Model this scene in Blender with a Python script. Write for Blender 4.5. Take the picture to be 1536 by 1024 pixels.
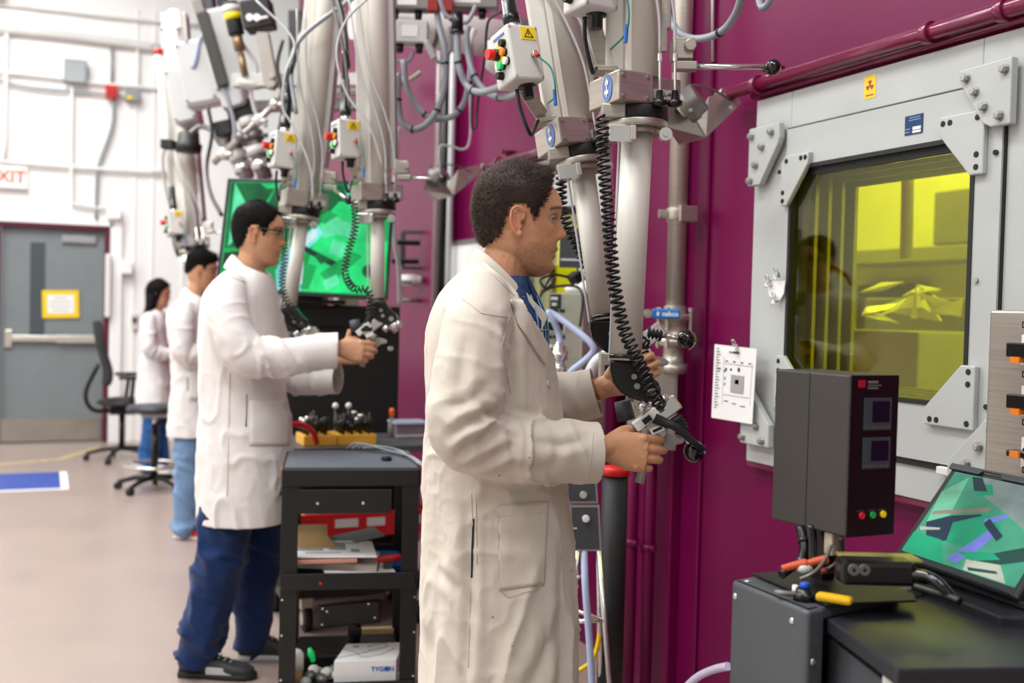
import bpy, bmesh, math, random
import numpy as np
from mathutils import Vector, Matrix, noise
from mathutils.bvhtree import BVHTree
PI = math.pi
SC = bpy.context.scene
COL = SC.collection
for _o in list(bpy.data.objects): bpy.data.objects.remove(_o)

# ---------------------------------------------------------------- camera
FPX = 1600.0
PSI, PIT, ROL = math.radians(23.6), math.atan(46/1600), math.radians(1.4)
CAM = Vector((0, 0, 1.40))
FW = Vector((math.sin(PSI)*math.cos(PIT), math.cos(PSI)*math.cos(PIT), -math.sin(PIT)))
R0 = Vector((math.cos(PSI), -math.sin(PSI), 0)); U0 = R0.cross(FW)
RT = R0*math.cos(ROL) + U0*math.sin(ROL)
UP = -R0*math.sin(ROL) + U0*math.cos(ROL)
D0 = Vector((math.sin(PSI), math.cos(PSI), 0))
cd = bpy.data.cameras.new('camera'); cam = bpy.data.objects.new('camera', cd); COL.objects.link(cam)
cd.sensor_width = 36; cd.lens = 36*FPX/1536; cd.clip_start = .05; cd.clip_end = 100
m = Matrix((RT, UP, -FW)).transposed().to_4x4(); m.translation = CAM; cam.matrix_world = m
cd.dof.use_dof = True; cd.dof.focus_distance = 2.35; cd.dof.aperture_fstop = 2.8
SC.camera = cam

# ---------------------------------------------------------------- world, lights, exposure
SC.view_settings.view_transform = 'Standard'; SC.view_settings.look = 'None'
SC.view_settings.gamma = 1; SC.view_settings.use_curve_mapping = False
SC.view_settings.exposure = 0.0
w = bpy.data.worlds.new('hall_light'); SC.world = w; w.use_nodes = True
bg = w.node_tree.nodes['Background']; bg.inputs[0].default_value = (.98, 1, 1, 1); bg.inputs[1].default_value = .33

def area_light(loc, sx, sy, power, target=None, color=(1, .99, .98)):
    l = bpy.data.lights.new('ceiling_lamp', 'AREA'); l.shape = 'RECTANGLE'; l.size = sx; l.size_y = sy
    l.energy = power; l.color = color
    o = bpy.data.objects.new('ceiling_lamp', l); COL.objects.link(o); o.location = loc
    d = (Vector(target) - Vector(loc)) if target else Vector((0, 0, -1))
    o.rotation_euler = d.to_track_quat('-Z', 'Y').to_euler()
    return o
for (x, y, p) in ((-.6, 1.0, 125), (-.6, 4.4, 150), (-.6, 8.0, 215), (-3.4, 2.4, 150), (-3.4, 7.0, 185), (.2, -2.0, 85)):
    area_light((x, y, 5.3), 1.1, 2.6, p)
# ---------------------------------------------------------------- pixel (1536x1024) to world point
def ray(px, py): return FW + RT*((px-768)/FPX) - UP*((py-512)/FPX)
def V(px, py, d): return CAM + ray(px, py)*d
def onx(px, py, X): r = ray(px, py); return CAM + r*(X/r.x)
def ony(px, py, Y): r = ray(px, py); return CAM + r*(Y/r.y)
def onz(px, py, Z): r = ray(px, py); return CAM + r*((Z-1.4)/r.z)
X3, Y3, Z3 = Vector((1, 0, 0)), Vector((0, 1, 0)), Vector((0, 0, 1))
def vec(*a): return Vector(a)

# ---------------------------------------------------------------- materials
def lin(c):
    if isinstance(c, str): c = tuple(int(c[i:i+2], 16)/255 for i in (0, 2, 4))
    return tuple((v/12.92 if v <= .04045 else ((v+.055)/1.055)**2.4) for v in c)
_M = {}
def mat(name, c='808080', rough=.5, metal=0., var=.06, vs=6., bump=0., bs=60., emit=0., coat=0., spec=.5, sheen=0., brushed=None, rv=0.):
    if name in _M: return _M[name]
    m = bpy.data.materials.new(name); m.use_nodes = True; _M[name] = m
    nt = m.node_tree; N = nt.nodes; L = nt.links; b = N['Principled BSDF']
    col = lin(c); m.diffuse_color = (*col, 1)
    tc = N.new('ShaderNodeTexCoord'); nz = N.new('ShaderNodeTexNoise'); nz.inputs['Scale'].default_value = vs; nz.inputs['Detail'].default_value = 5
    if brushed:
        mp = N.new('ShaderNodeMapping'); mp.inputs['Scale'].default_value = brushed; L.new(tc.outputs['Object'], mp.inputs[0]); L.new(mp.outputs[0], nz.inputs['Vector'])
    else: L.new(tc.outputs['Object'], nz.inputs['Vector'])
    rp = N.new('ShaderNodeValToRGB'); rp.color_ramp.elements[0].position = .3; rp.color_ramp.elements[1].position = .7
    rp.color_ramp.elements[0].color = (*[v*(1-var) for v in col], 1); rp.color_ramp.elements[1].color = (*[min(1, v*(1+var)) for v in col], 1)
    L.new(nz.outputs['Fac'], rp.inputs[0]); L.new(rp.outputs[0], b.inputs['Base Color'])
    b.inputs['Roughness'].default_value = rough; b.inputs['Metallic'].default_value = metal
    b.inputs['Specular IOR Level'].default_value = spec
    if rv:
        mr = N.new('ShaderNodeMapRange'); mr.inputs[3].default_value = rough-rv; mr.inputs[4].default_value = rough+rv
        L.new(nz.outputs['Fac'], mr.inputs[0]); L.new(mr.outputs[0], b.inputs['Roughness'])
    if coat: b.inputs['Coat Weight'].default_value = coat; b.inputs['Coat Roughness'].default_value = .08
    if sheen: b.inputs['Sheen Weight'].default_value = sheen
    if emit:
        b.inputs['Emission Strength'].default_value = emit; b.inputs['Emission Color'].default_value = (*col, 1)
    if bump:
        n2 = N.new('ShaderNodeTexNoise'); n2.inputs['Scale'].default_value = bs; n2.inputs['Detail'].default_value = 4
        L.new(tc.outputs['Object'], n2.inputs['Vector'])
        bp = N.new('ShaderNodeBump'); bp.inputs['Strength'].default_value = bump; bp.inputs['Distance'].default_value = .004
        L.new(n2.outputs['Fac'], bp.inputs['Height']); L.new(bp.outputs[0], b.inputs['Normal'])
    return m
magenta = mat('magenta_gloss_paint', '6c0442', .36, var=.08, vs=1.3, bump=.12, bs=35, spec=.28)
magenta_t = mat('maroon_pipe_paint', '740c3e', .25, var=.08, coat=.4)
white_wall = mat('white_wall_paint', 'f3f3f0', .6, var=.02, vs=1)
frame_p = mat('pale_grey_frame_paint', 'b9bdbb', .42, var=.04, vs=5, bump=.08, bs=50)
steel = mat('brushed_stainless_steel', 'b5aea4', .38, .75, var=.12, vs=8, brushed=(1, 1, 40), rv=.06)
chrome = mat('bright_chrome', 'dcdcd8', .2, .85, var=.03)
alu = mat('anodised_aluminium', 'd2cec5', .5, .08, var=.05, vs=4)
alu2 = mat('grey_aluminium', 'aaa7a2', .45, .3, var=.06)
alud = mat('dull_grey_metal', '7d7a76', .45, .6, var=.1)
boltm = mat('galvanised_bolt', 'aeb0ac', .3, .8, var=.1)
ltgrey = mat('light_grey_enclosure', 'cfcfca', .45, var=.03)
whitep = mat('white_plastic', 'e4e4e0', .4, var=.02)
black_pl = mat('black_plastic', '0c0c0d', .28, var=.2)
black_gl = mat('glossy_black', '060606', .1, var=.1, coat=.6)
black_mt = mat('matt_black_powder_coat', '141415', .5, var=.2, bump=.15, bs=260)
rubber = mat('black_rubber', '101011', .6, var=.2)
dkgrey = mat('dark_grey_panel', '3f4348', .5, var=.06)
cordm = mat('black_coil_cord', '0a0a0b', .3, var=.1)
hosegrey = mat('grey_cable_sheath', '8d949b', .38, var=.06)
cable_l = mat('pale_cable', 'b7b9ba', .4, var=.05)
cable_d = mat('dark_cable', '2a2b2d', .45, var=.1)
paper = mat('white_paper', 'f0f0ee', .7, var=.02)
inkm = mat('black_ink', '20242a', .7)
yellow = mat('yellow_sign', 'f2cf06', .5, var=.03)
redp = mat('red_plastic', 'd01a10', .35, var=.05)
greenp = mat('green_plastic', '12c060', .35, var=.05, emit=.3)
orangep = mat('orange_plastic', 'f08018', .35, var=.05)
bluep = mat('blue_plastic', '1c62b4', .35, var=.05)
bluesticker = mat('blue_sticker', '5c7cc0', .4, var=.05)

# ---------------------------------------------------------------- mesh builder
def frame_of(ax, hint=None):
    z = Vector(ax).normalized(); h = Vector(hint) if hint is not None else (Z3 if abs(z.z) < .9 else X3)
    x = h - z*h.dot(z); x.normalize(); return x, z.cross(x), z
def smoothpath(pts, k=6):
    P = [Vector(p) for p in pts]
    if len(P) < 3: return P
    Q = [P[0]*2-P[1]] + P + [P[-1]*2-P[-2]]; out = []
    for i in range(1, len(Q)-2):
        a, b, c, d = Q[i-1], Q[i], Q[i+1], Q[i+2]
        for j in range(k):
            t = j/k
            out.append(.5*((2*b)+(c-a)*t+(2*a-5*b+4*c-d)*t*t+(3*b-a-3*c+d)*t**3))
    out.append(P[-1]); return out
class MB:
    def __init__(s): s.v = []; s.f = []; s.sm = []
    def add(s, vs, fs, sm=False):
        o = len(s.v); s.v += [Vector(v) for v in vs]; s.f += [tuple(i+o for i in f) for f in fs]
        s.sm += [sm]*len(fs) if isinstance(sm, bool) else sm; return s
    def box(s, c, size, ax=None):
        c = Vector(c); a = ax or (X3, Y3, Z3); h = [q/2 for q in size]
        vs = [c + a[0]*(i*h[0]) + a[1]*(j*h[1]) + a[2]*(k*h[2]) for i in (-1, 1) for j in (-1, 1) for k in (-1, 1)]
        return s.add(vs, [(0, 1, 3, 2), (4, 6, 7, 5), (0, 4, 5, 1), (2, 3, 7, 6), (0, 2, 6, 4), (1, 5, 7, 3)])
    def box2(s, a, b):
        a, b = Vector(a), Vector(b); return s.box((a+b)/2, [abs(q) for q in (b-a)])
    def cyl(s, p0, p1, r0, r1=None, n=20, caps=True, hint=None):
        r1 = r0 if r1 is None else r1; p0, p1 = Vector(p0), Vector(p1); x, y, z = frame_of(p1-p0, hint)
        vs = []; 
        for p, r in ((p0, r0), (p1, r1)):
            vs += [p + x*(r*math.cos(2*PI*i/n)) + y*(r*math.sin(2*PI*i/n)) for i in range(n)]
        fs = [(i, (i+1) % n, n+(i+1) % n, n+i) for i in range(n)]; sm = [n > 8]*n
        if caps: fs += [tuple(range(n-1, -1, -1)), tuple(range(n, 2*n))]; sm += [False, False]
        return s.add(vs, fs, sm)
    def lathe(s, p, ax, prof, n=20, hint=None):
        p = Vector(p); x, y, z = frame_of(ax, hint); vs = []; fs = []
        for h, r in prof: vs += [p + z*h + x*(r*math.cos(2*PI*i/n)) + y*(r*math.sin(2*PI*i/n)) for i in range(n)]
        for k in range(len(prof)-1): fs += [(k*n+i, k*n+(i+1) % n, (k+1)*n+(i+1) % n, (k+1)*n+i) for i in range(n)]
        sm = [True]*len(fs); fs += [tuple(range(n-1, -1, -1)), tuple(range(len(vs)-n, len(vs)))]; sm += [False, False]
        return s.add(vs, fs, sm)
    def tube(s, pts, r, n=10, k=6, caps=True, flat=None):
        P = smoothpath(pts, k) if k else [Vector(p) for p in pts]; m_ = len(P); vs = []; x = None
        for i, p in enumerate(P):
            t = (P[min(i+1, m_-1)] - P[max(i-1, 0)]).normalized()
            if x is None: x, y, _ = frame_of(t)
            else: x = (x - t*x.dot(t)).normalized(); y = t.cross(x)
            rr = r if not callable(r) else r(i/(m_-1))
            ry = rr*flat if flat else rr
            vs += [p + x*(rr*math.cos(2*PI*j/n)) + y*(ry*math.sin(2*PI*j/n)) for j in range(n)]
        fs = [(i*n+j, i*n+(j+1) % n, (i+1)*n+(j+1) % n, (i+1)*n+j) for i in range(m_-1) for j in range(n)]; sm = [True]*len(fs)
        if caps: fs += [tuple(range(n-1, -1, -1)), tuple(range(len(vs)-n, len(vs)))]; sm += [False, False]
        return s.add(vs, fs, sm)
    def sphere(s, c, r, ax=None, nu=20, nv=12):
        c = Vector(c); a = ax or (X3, Y3, Z3); r = (r, r, r) if not isinstance(r, (tuple, list)) else r; vs = [c - a[2]*r[2]]; fs = []
        for j in range(1, nv):
            t = PI*j/nv - PI/2
            vs += [c + a[0]*(r[0]*math.cos(t)*math.cos(2*PI*i/nu)) + a[1]*(r[1]*math.cos(t)*math.sin(2*PI*i/nu)) + a[2]*(r[2]*math.sin(t)) for i in range(nu)]
        vs.append(c + a[2]*r[2]); L = len(vs)-1
        fs += [(0, 1+(i+1) % nu, 1+i) for i in range(nu)]
        for j in range(nv-2): fs += [(1+j*nu+i, 1+j*nu+(i+1) % nu, 1+(j+1)*nu+(i+1) % nu, 1+(j+1)*nu+i) for i in range(nu)]
        fs += [(L, 1+(nv-2)*nu+i, 1+(nv-2)*nu+(i+1) % nu) for i in range(nu)]
        return s.add(vs, fs, True)
    def prism(s, poly, o, ax, ay, dv, sm=False):
        o, ax, ay, dv = Vector(o), Vector(ax), Vector(ay), Vector(dv); n = len(poly)
        vs = [o + ax*a + ay*b for a, b in poly]; vs += [v+dv for v in vs]
        fs = [tuple(range(n-1, -1, -1)), tuple(range(n, 2*n))] + [(i, (i+1) % n, n+(i+1) % n, n+i) for i in range(n)]
        return s.add(vs, fs, [False, False]+[sm]*n)
    def extr(s, pts, dv, sm=False):
        vs = [Vector(p) for p in pts]; n = len(vs); vs += [v+Vector(dv) for v in vs]
        return s.add(vs, [tuple(range(n-1, -1, -1)), tuple(range(n, 2*n))] + [(i, (i+1) % n, n+(i+1) % n, n+i) for i in range(n)], [False, False]+[sm]*n)
    def coil(s, pts, R, pitch, r, n=6, seg=12, k=6):
        P = smoothpath(pts, k); L = [0]
        for i in range(1, len(P)): L.append(L[-1] + (P[i]-P[i-1]).length)
        tot = L[-1]; N = max(int(tot/pitch*seg), 8); out = []; x = None; j = 0
        for i in range(N+1):
            d = tot*i/N
            while j < len(L)-2 and L[j+1] < d: j += 1
            t = (P[j+1]-P[j]).normalized(); q = P[j].lerp(P[j+1], (d-L[j])/max(L[j+1]-L[j], 1e-9))
            if x is None: x, y, _ = frame_of(t)
            else: x = (x - t*x.dot(t)).normalized(); y = t.cross(x)
            a = 2*PI*i/seg; Rr = R*min(1, .25+min(i, N-i)/seg)
            out.append(q + x*(Rr*math.cos(a)) + y*(Rr*math.sin(a)))
        return s.tube(out, r, n=n, k=0)
    def hexbolt(s, p, ax, r, h=None, washer=True):
        h = h or r*.8; p = Vector(p); ax = Vector(ax).normalized()
        if washer: s.cyl(p, p+ax*h*.25, r*1.35, n=18)
        s.cyl(p+ax*h*.25, p+ax*h*1.1, r*1.08, n=6); s.cyl(p+ax*h*1.1, p+ax*h*1.3, r*.9, r*.7, n=12); return s
    def build(s, name, m, parent=None, bevel=0., seg=2, origin=None, fix=True):
        me = bpy.data.meshes.new(name)
        base = world_of(parent) if parent is not None else (Vector(origin) if origin is not None else s.bottom())
        me.from_pydata([v-base for v in s.v], [], s.f)
        me.polygons.foreach_set('use_smooth', s.sm); me.update()
        if fix:
            bm = bmesh.new(); bm.from_mesh(me); bmesh.ops.recalc_face_normals(bm, faces=bm.faces); bm.to_mesh(me); bm.free()
        me.materials.append(m)
        o = bpy.data.objects.new(name, me); COL.objects.link(o)
        if parent is not None: o.parent = parent
        else: o.location = base
        if bevel:
            md = o.modifiers.new('soft_edges', 'BEVEL'); md.width = bevel; md.segments = seg; md.limit_method = 'ANGLE'; md.angle_limit = math.radians(50)
        return o
    def bottom(s):
        xs = [v.x for v in s.v]; ys = [v.y for v in s.v]; zs = [v.z for v in s.v]
        return Vector(((min(xs)+max(xs))/2, (min(ys)+max(ys))/2, min(zs)))
def world_of(o):
    r = Vector((0, 0, 0))
    while o is not None: r += o.location; o = o.parent
    return r
def tag(o, label=None, cat=None, group=None, kind=None):
    if label: o['label'] = label
    if cat: o['category'] = cat
    if group: o['group'] = group
    if kind: o['kind'] = kind
    return o
def thing(name, loc, label, cat, group=None):
    o = bpy.data.objects.new(name, None); COL.objects.link(o); o.location = loc; o.empty_display_size = .05
    return tag(o, label, cat, group)
def struct(o): o['kind'] = 'structure'; return o
def copy_tree(o, parent=None):
    c = o.copy(); COL.objects.link(c)
    if parent is not None: c.parent = parent
    for ch in list(o.children): copy_tree(ch, c)
    return c
def text(s, size, origin, ax, ay, m, parent, name='lettering', depth=.0006, align='LEFT', bold=0.):
    cu = bpy.data.curves.new('t', 'FONT'); cu.body = s; cu.size = size; cu.align_x = align; cu.align_y = 'CENTER'; cu.extrude = depth; cu.offset = bold*size
    cu.resolution_u = 3
    ob = bpy.data.objects.new('t', cu); COL.objects.link(ob)
    dg = bpy.context.evaluated_depsgraph_get(); me = bpy.data.meshes.new_from_object(ob.evaluated_get(dg))
    bpy.data.objects.remove(ob); bpy.data.curves.remove(cu)
    ax, ay = Vector(ax).normalized(), Vector(ay).normalized(); az = ax.cross(ay); base = world_of(parent)
    for v in me.vertices: v.co = Vector(origin) + ax*v.co.x + ay*v.co.y + az*v.co.z - base
    me.materials.clear(); me.materials.append(m)
    o = bpy.data.objects.new(name, me); COL.objects.link(o); o.parent = parent; return o
# ================================================================ THE SETTING
YF = 11.3; XW = 2.10
# floor: pale pinkish-tan vinyl, polished
fm = mat('beige_vinyl_floor', 'a4938a', .3, var=.05, vs=2.5, bump=.04, bs=8, rv=.05)
b = MB(); b.box2((-5.2, -4, -.1), (2.4, YF+.15, 0)); struct(b.build('floor', fm))
# far wall with the door opening
dx0, dx1, dz = -.43, .57, 2.12
b = MB()
b.box2((-5.2, YF, 0), (dx0, YF+.2, 6)); b.box2((dx1, YF, 0), (6.0, YF+.2, 6)); b.box2((dx0, YF, dz), (dx1, YF+.2, 6))
wf = b.build('wall_back', white_wall); struct(wf)
# wall panel joints (children of the wall)
b = MB()
for x in (-1.3, .78, .95, 1.25): b.box2((x, YF-.012, 0), (x+.025, YF, 4.3))
b.box2((.60, YF-.05, 0), (.68, YF, 2.2)); b.build('wall_batten', white_wall, wf)
b = MB(); b.box2((-5.3, -4, 0), (-5.2, YF, 6)); struct(b.build('wall_left', white_wall))
b = MB(); b.box2((-5.2, -4.1, 0), (2.1, -4, 6)); struct(b.build('wall_front', mat('grey_wall_paint', 'a8a8a6', .6)))

# magenta shield wall with two window openings (bays along the hall)
def wall_with_holes(x0, x1, y0, y1, z0, z1, holes):
    mb = MB(); ys = y0
    for (a, bb, c, d) in sorted(holes):
        mb.box2((x0, ys, z0), (x1, a, z1)); mb.box2((x0, a, z0), (x1, bb, c)); mb.box2((x0, a, d), (x1, bb, z1)); ys = bb
    mb.box2((x0, ys, z0), (x1, y1, z1)); return mb
GY0, GY1, GZ0, GZ1 = 1.925, 2.62, 1.19, 1.85
H1 = (GY0-.02, GY1+.02, GZ0-.02, GZ1+.02); DY = 2.08
H2 = (H1[0]+DY, H1[1]+DY, H1[2], H1[3])
mw = wall_with_holes(XW, XW+.17, -1.5, 9.9, 0, 4.6, [H1, H2]).build('wall_right', magenta); struct(mw)
b = MB()   # raised vertical panels and strips that step out of the wall
b.box2((XW-.05, 3.24, 0), (XW, 3.52, 4.6)); b.box2((XW-.012, 3.12, 0), (XW, 3.24, 4.6))
b.box2((XW-.09, 5.62, 0), (XW, 5.80, 4.6)); b.box2((XW-.03, 5.80, 0), (XW, 6.45, 4.6))
b.box2((XW-.02, 7.3, 0), (XW, 7.4, 4.6)); b.build('wall_panel', magenta, mw, bevel=.006)
# ---- the hot cell behind the glass, a real lit room
cellw = mat('cell_liner_paint', 'd8d8c0', .5, var=.05)
b = MB(); y0, y1 = .9, 7.2
b.box2((XW+.32, y0, .0), (XW+2.4, y1, .95)); b.box2((XW+2.3, y0, .95), (XW+2.4, y1, 3)); b.box2((XW+.32, y0-.1, .0), (XW+2.4, y0, 3))
b.box2((XW+.32, y1, .0), (XW+2.4, y1+.1, 3)); b.box2((XW+.17, y0, 3.), (XW+2.4, y1, 3.1))
struct(b.build('wall_cell', cellw, origin=(XW+1, y0+1, 0)))
for y_, p_ in ((2.2, 30), (4.2, 42), (6.2, 24)): area_light((XW+1.3, y_, 2.9), .9, .9, p_, color=(1, 1, .9))
# sleeve lining of the window opening: stepped glass stack edges
lead = mat('olive_sleeve', 'b4b078', .25, .6, var=.1)
glassm = bpy.data.materials.new('yellow_lead_glass'); glassm.use_nodes = True
pb = glassm.node_tree.nodes['Principled BSDF']; pb.inputs['Base Color'].default_value = (.76, .80, .012, 1)
pb.inputs['Transmission Weight'].default_value = 1; pb.inputs['Roughness'].default_value = .01; pb.inputs['IOR'].default_value = 1.5
tn = glassm.node_tree.nodes.new('ShaderNodeTexNoise'); tn.inputs['Scale'].default_value = 3
mx = glassm.node_tree.nodes.new('ShaderNodeMapRange'); mx.inputs[3].default_value = .0; mx.inputs[4].default_value = .03
glassm.node_tree.links.new(tn.outputs['Fac'], mx.inputs[0]); glassm.node_tree.links.new(mx.outputs[0], pb.inputs['Roughness'])
blackgap = mat('black_gasket', '18191a', .6)

def window_unit(dy, n):
    X = 2.045
    root = thing('window_%d' % n, (X, 2.28+dy, .94), None, None); struct(root)
    yo0, yo1, zo0, zo1 = 1.745+dy, 2.815+dy, .94, 2.083
    y = lambda v: v+dy
    def ring(x0, x1, a0, a1, c0, c1, wa, wc=None):   # rectangular ring
        mb = MB(); wc = wc or wa
        mb.box2((x0, a0, c0), (x1, a0+wa, c1)); mb.box2((x0, a1-wa, c0), (x1, a1, c1))
        mb.box2((x0, a0+wa, c0), (x1, a1-wa, c0+wc)); mb.box2((x0, a0+wa, c1-wc), (x1, a1-wa, c1)); return mb
    f = ring(X+.012, XW+.01, yo0, yo1, zo0, zo1, .175, .11).build('window_frame', frame_p, root, bevel=.003)
    MB().box2((X+.02, yo0-.012, zo0-.02), (XW+.005, yo1+.012, zo0)).box2((X+.03, yo0-.012, zo1), (XW+.005, yo1+.012, zo1+.02)).build('frame_lip', magenta_t, root, bevel=.004)
    # inner door of the frame, seams left as real gaps
    mb = MB(); a0, a1, c0, c1 = y(1.845), y(2.642), 1.045, 1.967
    for q in ((a0, GY0+dy, c0, c1), (GY1+dy, a1, c0, c1), (GY0+dy, GY1+dy, c0, GZ0), (GY0+dy, GY1+dy, GZ1, c1)):
        mb.box2((X, q[0], q[2]), (X+.03, q[1], q[3]))
    mb.build('inner_frame', frame_p, root)
    g = .006
    mb = MB()
    for q in ((a0-g, a0, c0-g, c1+g), (a1, a1+g*.6, c0-g, c1+g), (a0, a1, c1, c1+g*.6), (a0, y(2.3), c0-.018, c0)):
        mb.box2((X+.006, q[0], q[2]), (X+.013, q[1], q[3]))
    mb.build('seam', blackgap, root)
    b_ = MB().box2((X-.012, y(1.9), 1.02), (X+.01, y(2.0), 1.04)); b_.build('latch', whitep, root, bevel=.003)
    ring(X-.003, XW+.02, GY0+dy-.003, GY1+dy+.003, GZ0-.003, GZ1+.003, .012, .012).build('gasket', blackgap, root)
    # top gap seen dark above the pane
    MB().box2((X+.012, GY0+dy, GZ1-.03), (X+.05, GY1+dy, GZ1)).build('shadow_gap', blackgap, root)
    MB().box2((X+.012, GY0+dy+.008, GZ0+.004), (X+.028, GY1+dy-.008, GZ1-.032)).build('pane', glassm, root)
    # stack edges in the sleeve (dark, light, dark verticals seen through the pane)
    mb = MB()
    for i, xx in enumerate((XW+.04, XW+.08, XW+.12, XW+.16)):
        ins = .012+.012*i
        mb.box2((xx, GY1+dy-ins, GZ0), (xx+.012, GY1+dy+.02, GZ1)); mb.box2((xx, GY0+dy-.02, GZ0), (xx+.012, GY0+dy+ins, GZ1))
        mb.box2((xx, GY0+dy, GZ1-ins), (xx+.012, GY1+dy, GZ1+.02)); mb.box2((xx, GY0+dy, GZ0-.02), (xx+.012, GY1+dy, GZ0+ins*.4))
    mb.build('sleeve_step', lead, root)
    N_ = Vector((-1, 0, 0))
    def plate(pts, th, bolts, kind, xx=X):
        o_ = Vector((xx, dy, 0))
        pl = MB().prism([(p[0], p[1]) for p in pts], o_, Y3, Z3, N_*th).build('corner_plate', frame_p, root, bevel=.0035)
        for (by, bz) in bolts:
            p = Vector((xx-th, by+dy, bz))
            if kind == 'hex': MB().hexbolt(p, N_, .0095, .011).build('bolt', boltm, pl)
            else: MB().cyl(p-N_*.0, p+N_*.0012, .0075, n=16).cyl(p+N_*.001, p+N_*.002, .004, n=6).build('socket_screw', black_pl, pl)
    # outer gussets
    if n == 1:
        plate([(1.806, 2.012), (1.962, 2.008), (1.957, 1.975), (1.885, 1.87), (1.862, 1.858), (1.806, 1.858)], .022, [(1.825, 1.985), (1.938, 1.985), (1.91, 1.948), (1.882, 1.908), (1.835, 1.88)], 'hex')
        plate([(2.805, 1.99), (2.655, 1.99), (2.652, 1.945), (2.66, 1.925), (2.745, 1.81), (2.805, 1.81)], .022, [(2.79, 1.965), (2.69, 1.965), (2.735, 1.925), (2.765, 1.872), (2.79, 1.826)], 'hex')
        plate([(2.805, 1.172), (2.765, 1.172), (2.66, 1.07), (2.66, 1.0), (2.805, 1.0)], .022, [(2.79, 1.15), (2.755, 1.105), (2.72, 1.06), (2.79, 1.02), (2.69, 1.018)], 'hex')
        plate([(1.806, 1.172), (1.846, 1.172), (1.955, 1.06), (1.955, 1.0), (1.806, 1.0)], .022, [(1.822, 1.15), (1.86, 1.105), (1.895, 1.06), (1.822, 1.02), (1.93, 1.018)], 'hex')
        plate([(2.025, 1.905), (1.885, 1.905), (1.885, 1.752), (1.925, 1.752), (2.025, 1.86)], .016, [(2.012, 1.888), (1.99, 1.888), (1.905, 1.888), (1.905, 1.80), (1.905, 1.77)], 'socket')
        plate([(2.52, 1.885), (2.625, 1.885), (2.648, 1.865), (2.648, 1.735), (2.618, 1.735), (2.525, 1.85)], .016, [(2.535, 1.87), (2.555, 1.87), (2.622, 1.868), (2.635, 1.775), (2.635, 1.75)], 'socket')
        plate([(1.885, 1.295), (1.93, 1.295), (1.94, 1.285), (2.04, 1.185), (2.04, 1.14), (1.885, 1.14)], .016, [(1.905, 1.28), (1.905, 1.25), (1.905, 1.155), (2.0, 1.155), (2.022, 1.155)], 'socket')
        plate([(2.648, 1.285), (2.61, 1.285), (2.51, 1.185), (2.51, 1.14), (2.648, 1.14)], .016, [(2.63, 1.268), (2.63, 1.24), (2.63, 1.155)], 'socket')
        for (by, bz) in ((2.67, 1.842), (2.655, 1.50), (2.655, 1.12), (1.905, 1.50), (1.86, 1.20), (1.86, 1.8)):
            p = Vector((X, by, bz)); MB().cyl(p, p+N_*.006, .0065, n=14).cyl(p+N_*.006, p+N_*.0065, .0035, n=6).build('screw', black_pl if by in (2.67, 1.86) else boltm, root)
        # rating plate
        P = Vector((X-.0015, 2.125, 1.905)); rp_ = MB().box(P, (.002, .062, .05)).build('rating_plate', mat('blue_rating_plate', '20406e', .3, .4), root, bevel=.001)
        MB().box(P+Vector((-.0015, -.012, -.01)), (.001, .028, .008)).box(P+Vector((-.0015, -.012, -.019)), (.001, .028, .006)).build('blank_field', paper, rp_)
        MB().box(P+Vector((-.0015, -.004, .012)), (.001, .04, .002)).box(P+Vector((-.0015, -.004, .018)), (.001, .036, .002)).box(P+Vector((-.0015, .02, -.01)), (.001, .016, .002)).box(P+Vector((-.0015, .02, -.018)), (.001, .016, .002)).build('print_line', mat('pale_blue_print', '8fa6c8', .5), rp_)
    return root
win1 = window_unit(0, 1); win2 = window_unit(DY, 2)

# yellow radiation sticker above the seam, its own small thing on the frame
p = Vector((2.0565, 2.305, 2.035))
t = thing('radiation_sticker', p-Z3*.03, 'small yellow radiation warning sticker with magenta trefoil at the top of the near frame', 'sticker')
MB().box(p, (.001, .045, .062)).build('sticker_face', yellow, t)
mb = MB()
for a in (90, 210, 330):
    mb.prism([(.003*math.cos(math.radians(a+s)), .003*math.sin(math.radians(a+s))) for s in (-30, 30)][::-1]+[(.014*math.cos(math.radians(a+s)), .014*math.sin(math.radians(a+s))) for s in (-30, 0, 30)], p+Vector((-.0012, 0, .004)), Y3, -Z3 if False else Z3, (-.0006, 0, 0))
mb.cyl(p+Vector((-.0008, 0, .004)), p+Vector((-.0016, 0, .004)), .0025, n=10); mb.box(p+Vector((-.001, 0, -.022)), (.0008, .03, .003))
mb.build('trefoil', mat('trefoil_magenta', 'b01050', .5), t)

# ---- far door
droot = thing('door_1', ((dx0+dx1)/2, YF, 0), None, None); struct(droot)
dgrey = mat('grey_door_paint', '7a8284', .4, var=.04)
b = MB()
b.box2((dx0+.03, YF+.05, .01), (dx1-.05, YF+.1, 2.09)); b.build('door_leaf', dgrey, droot, bevel=.003)
b = MB(); b.box2((dx0-.03, YF-.03, 0), (dx0+.02, YF+.1, 2.13)); b.box2((dx1-.05, YF-.03, 0), (dx1-.005, YF+.1, 2.13)); b.box2((dx0-.03, YF-.03, 2.09), (dx1-.005, YF+.1, 2.135)); b.build('door_frame', mat('maroon_door_frame', '5c1230', .4), droot, bevel=.01)
b = MB(); b.box2((dx0-.2, YF-.045, 2.135), (dx1+.03, YF, 2.16)); b.box2((dx1, YF-.045, 0), (dx1+.03, YF, 2.16)); b.build('door_trim', white_wall, droot)
b = MB(); b.box2((dx0+.04, YF+.035, .02), (dx1-.06, YF+.05, .235)); b.build('kick_plate', mat('satin_kick_plate', 'b5b0a6', .3, .9), droot)
b = MB(); b.box2((-.15, YF+.04, 1.05), (-.02, YF+.052, 1.95)); b.build('door_lite', mat('dark_door_glass', '4b5458', .15), droot)
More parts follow.
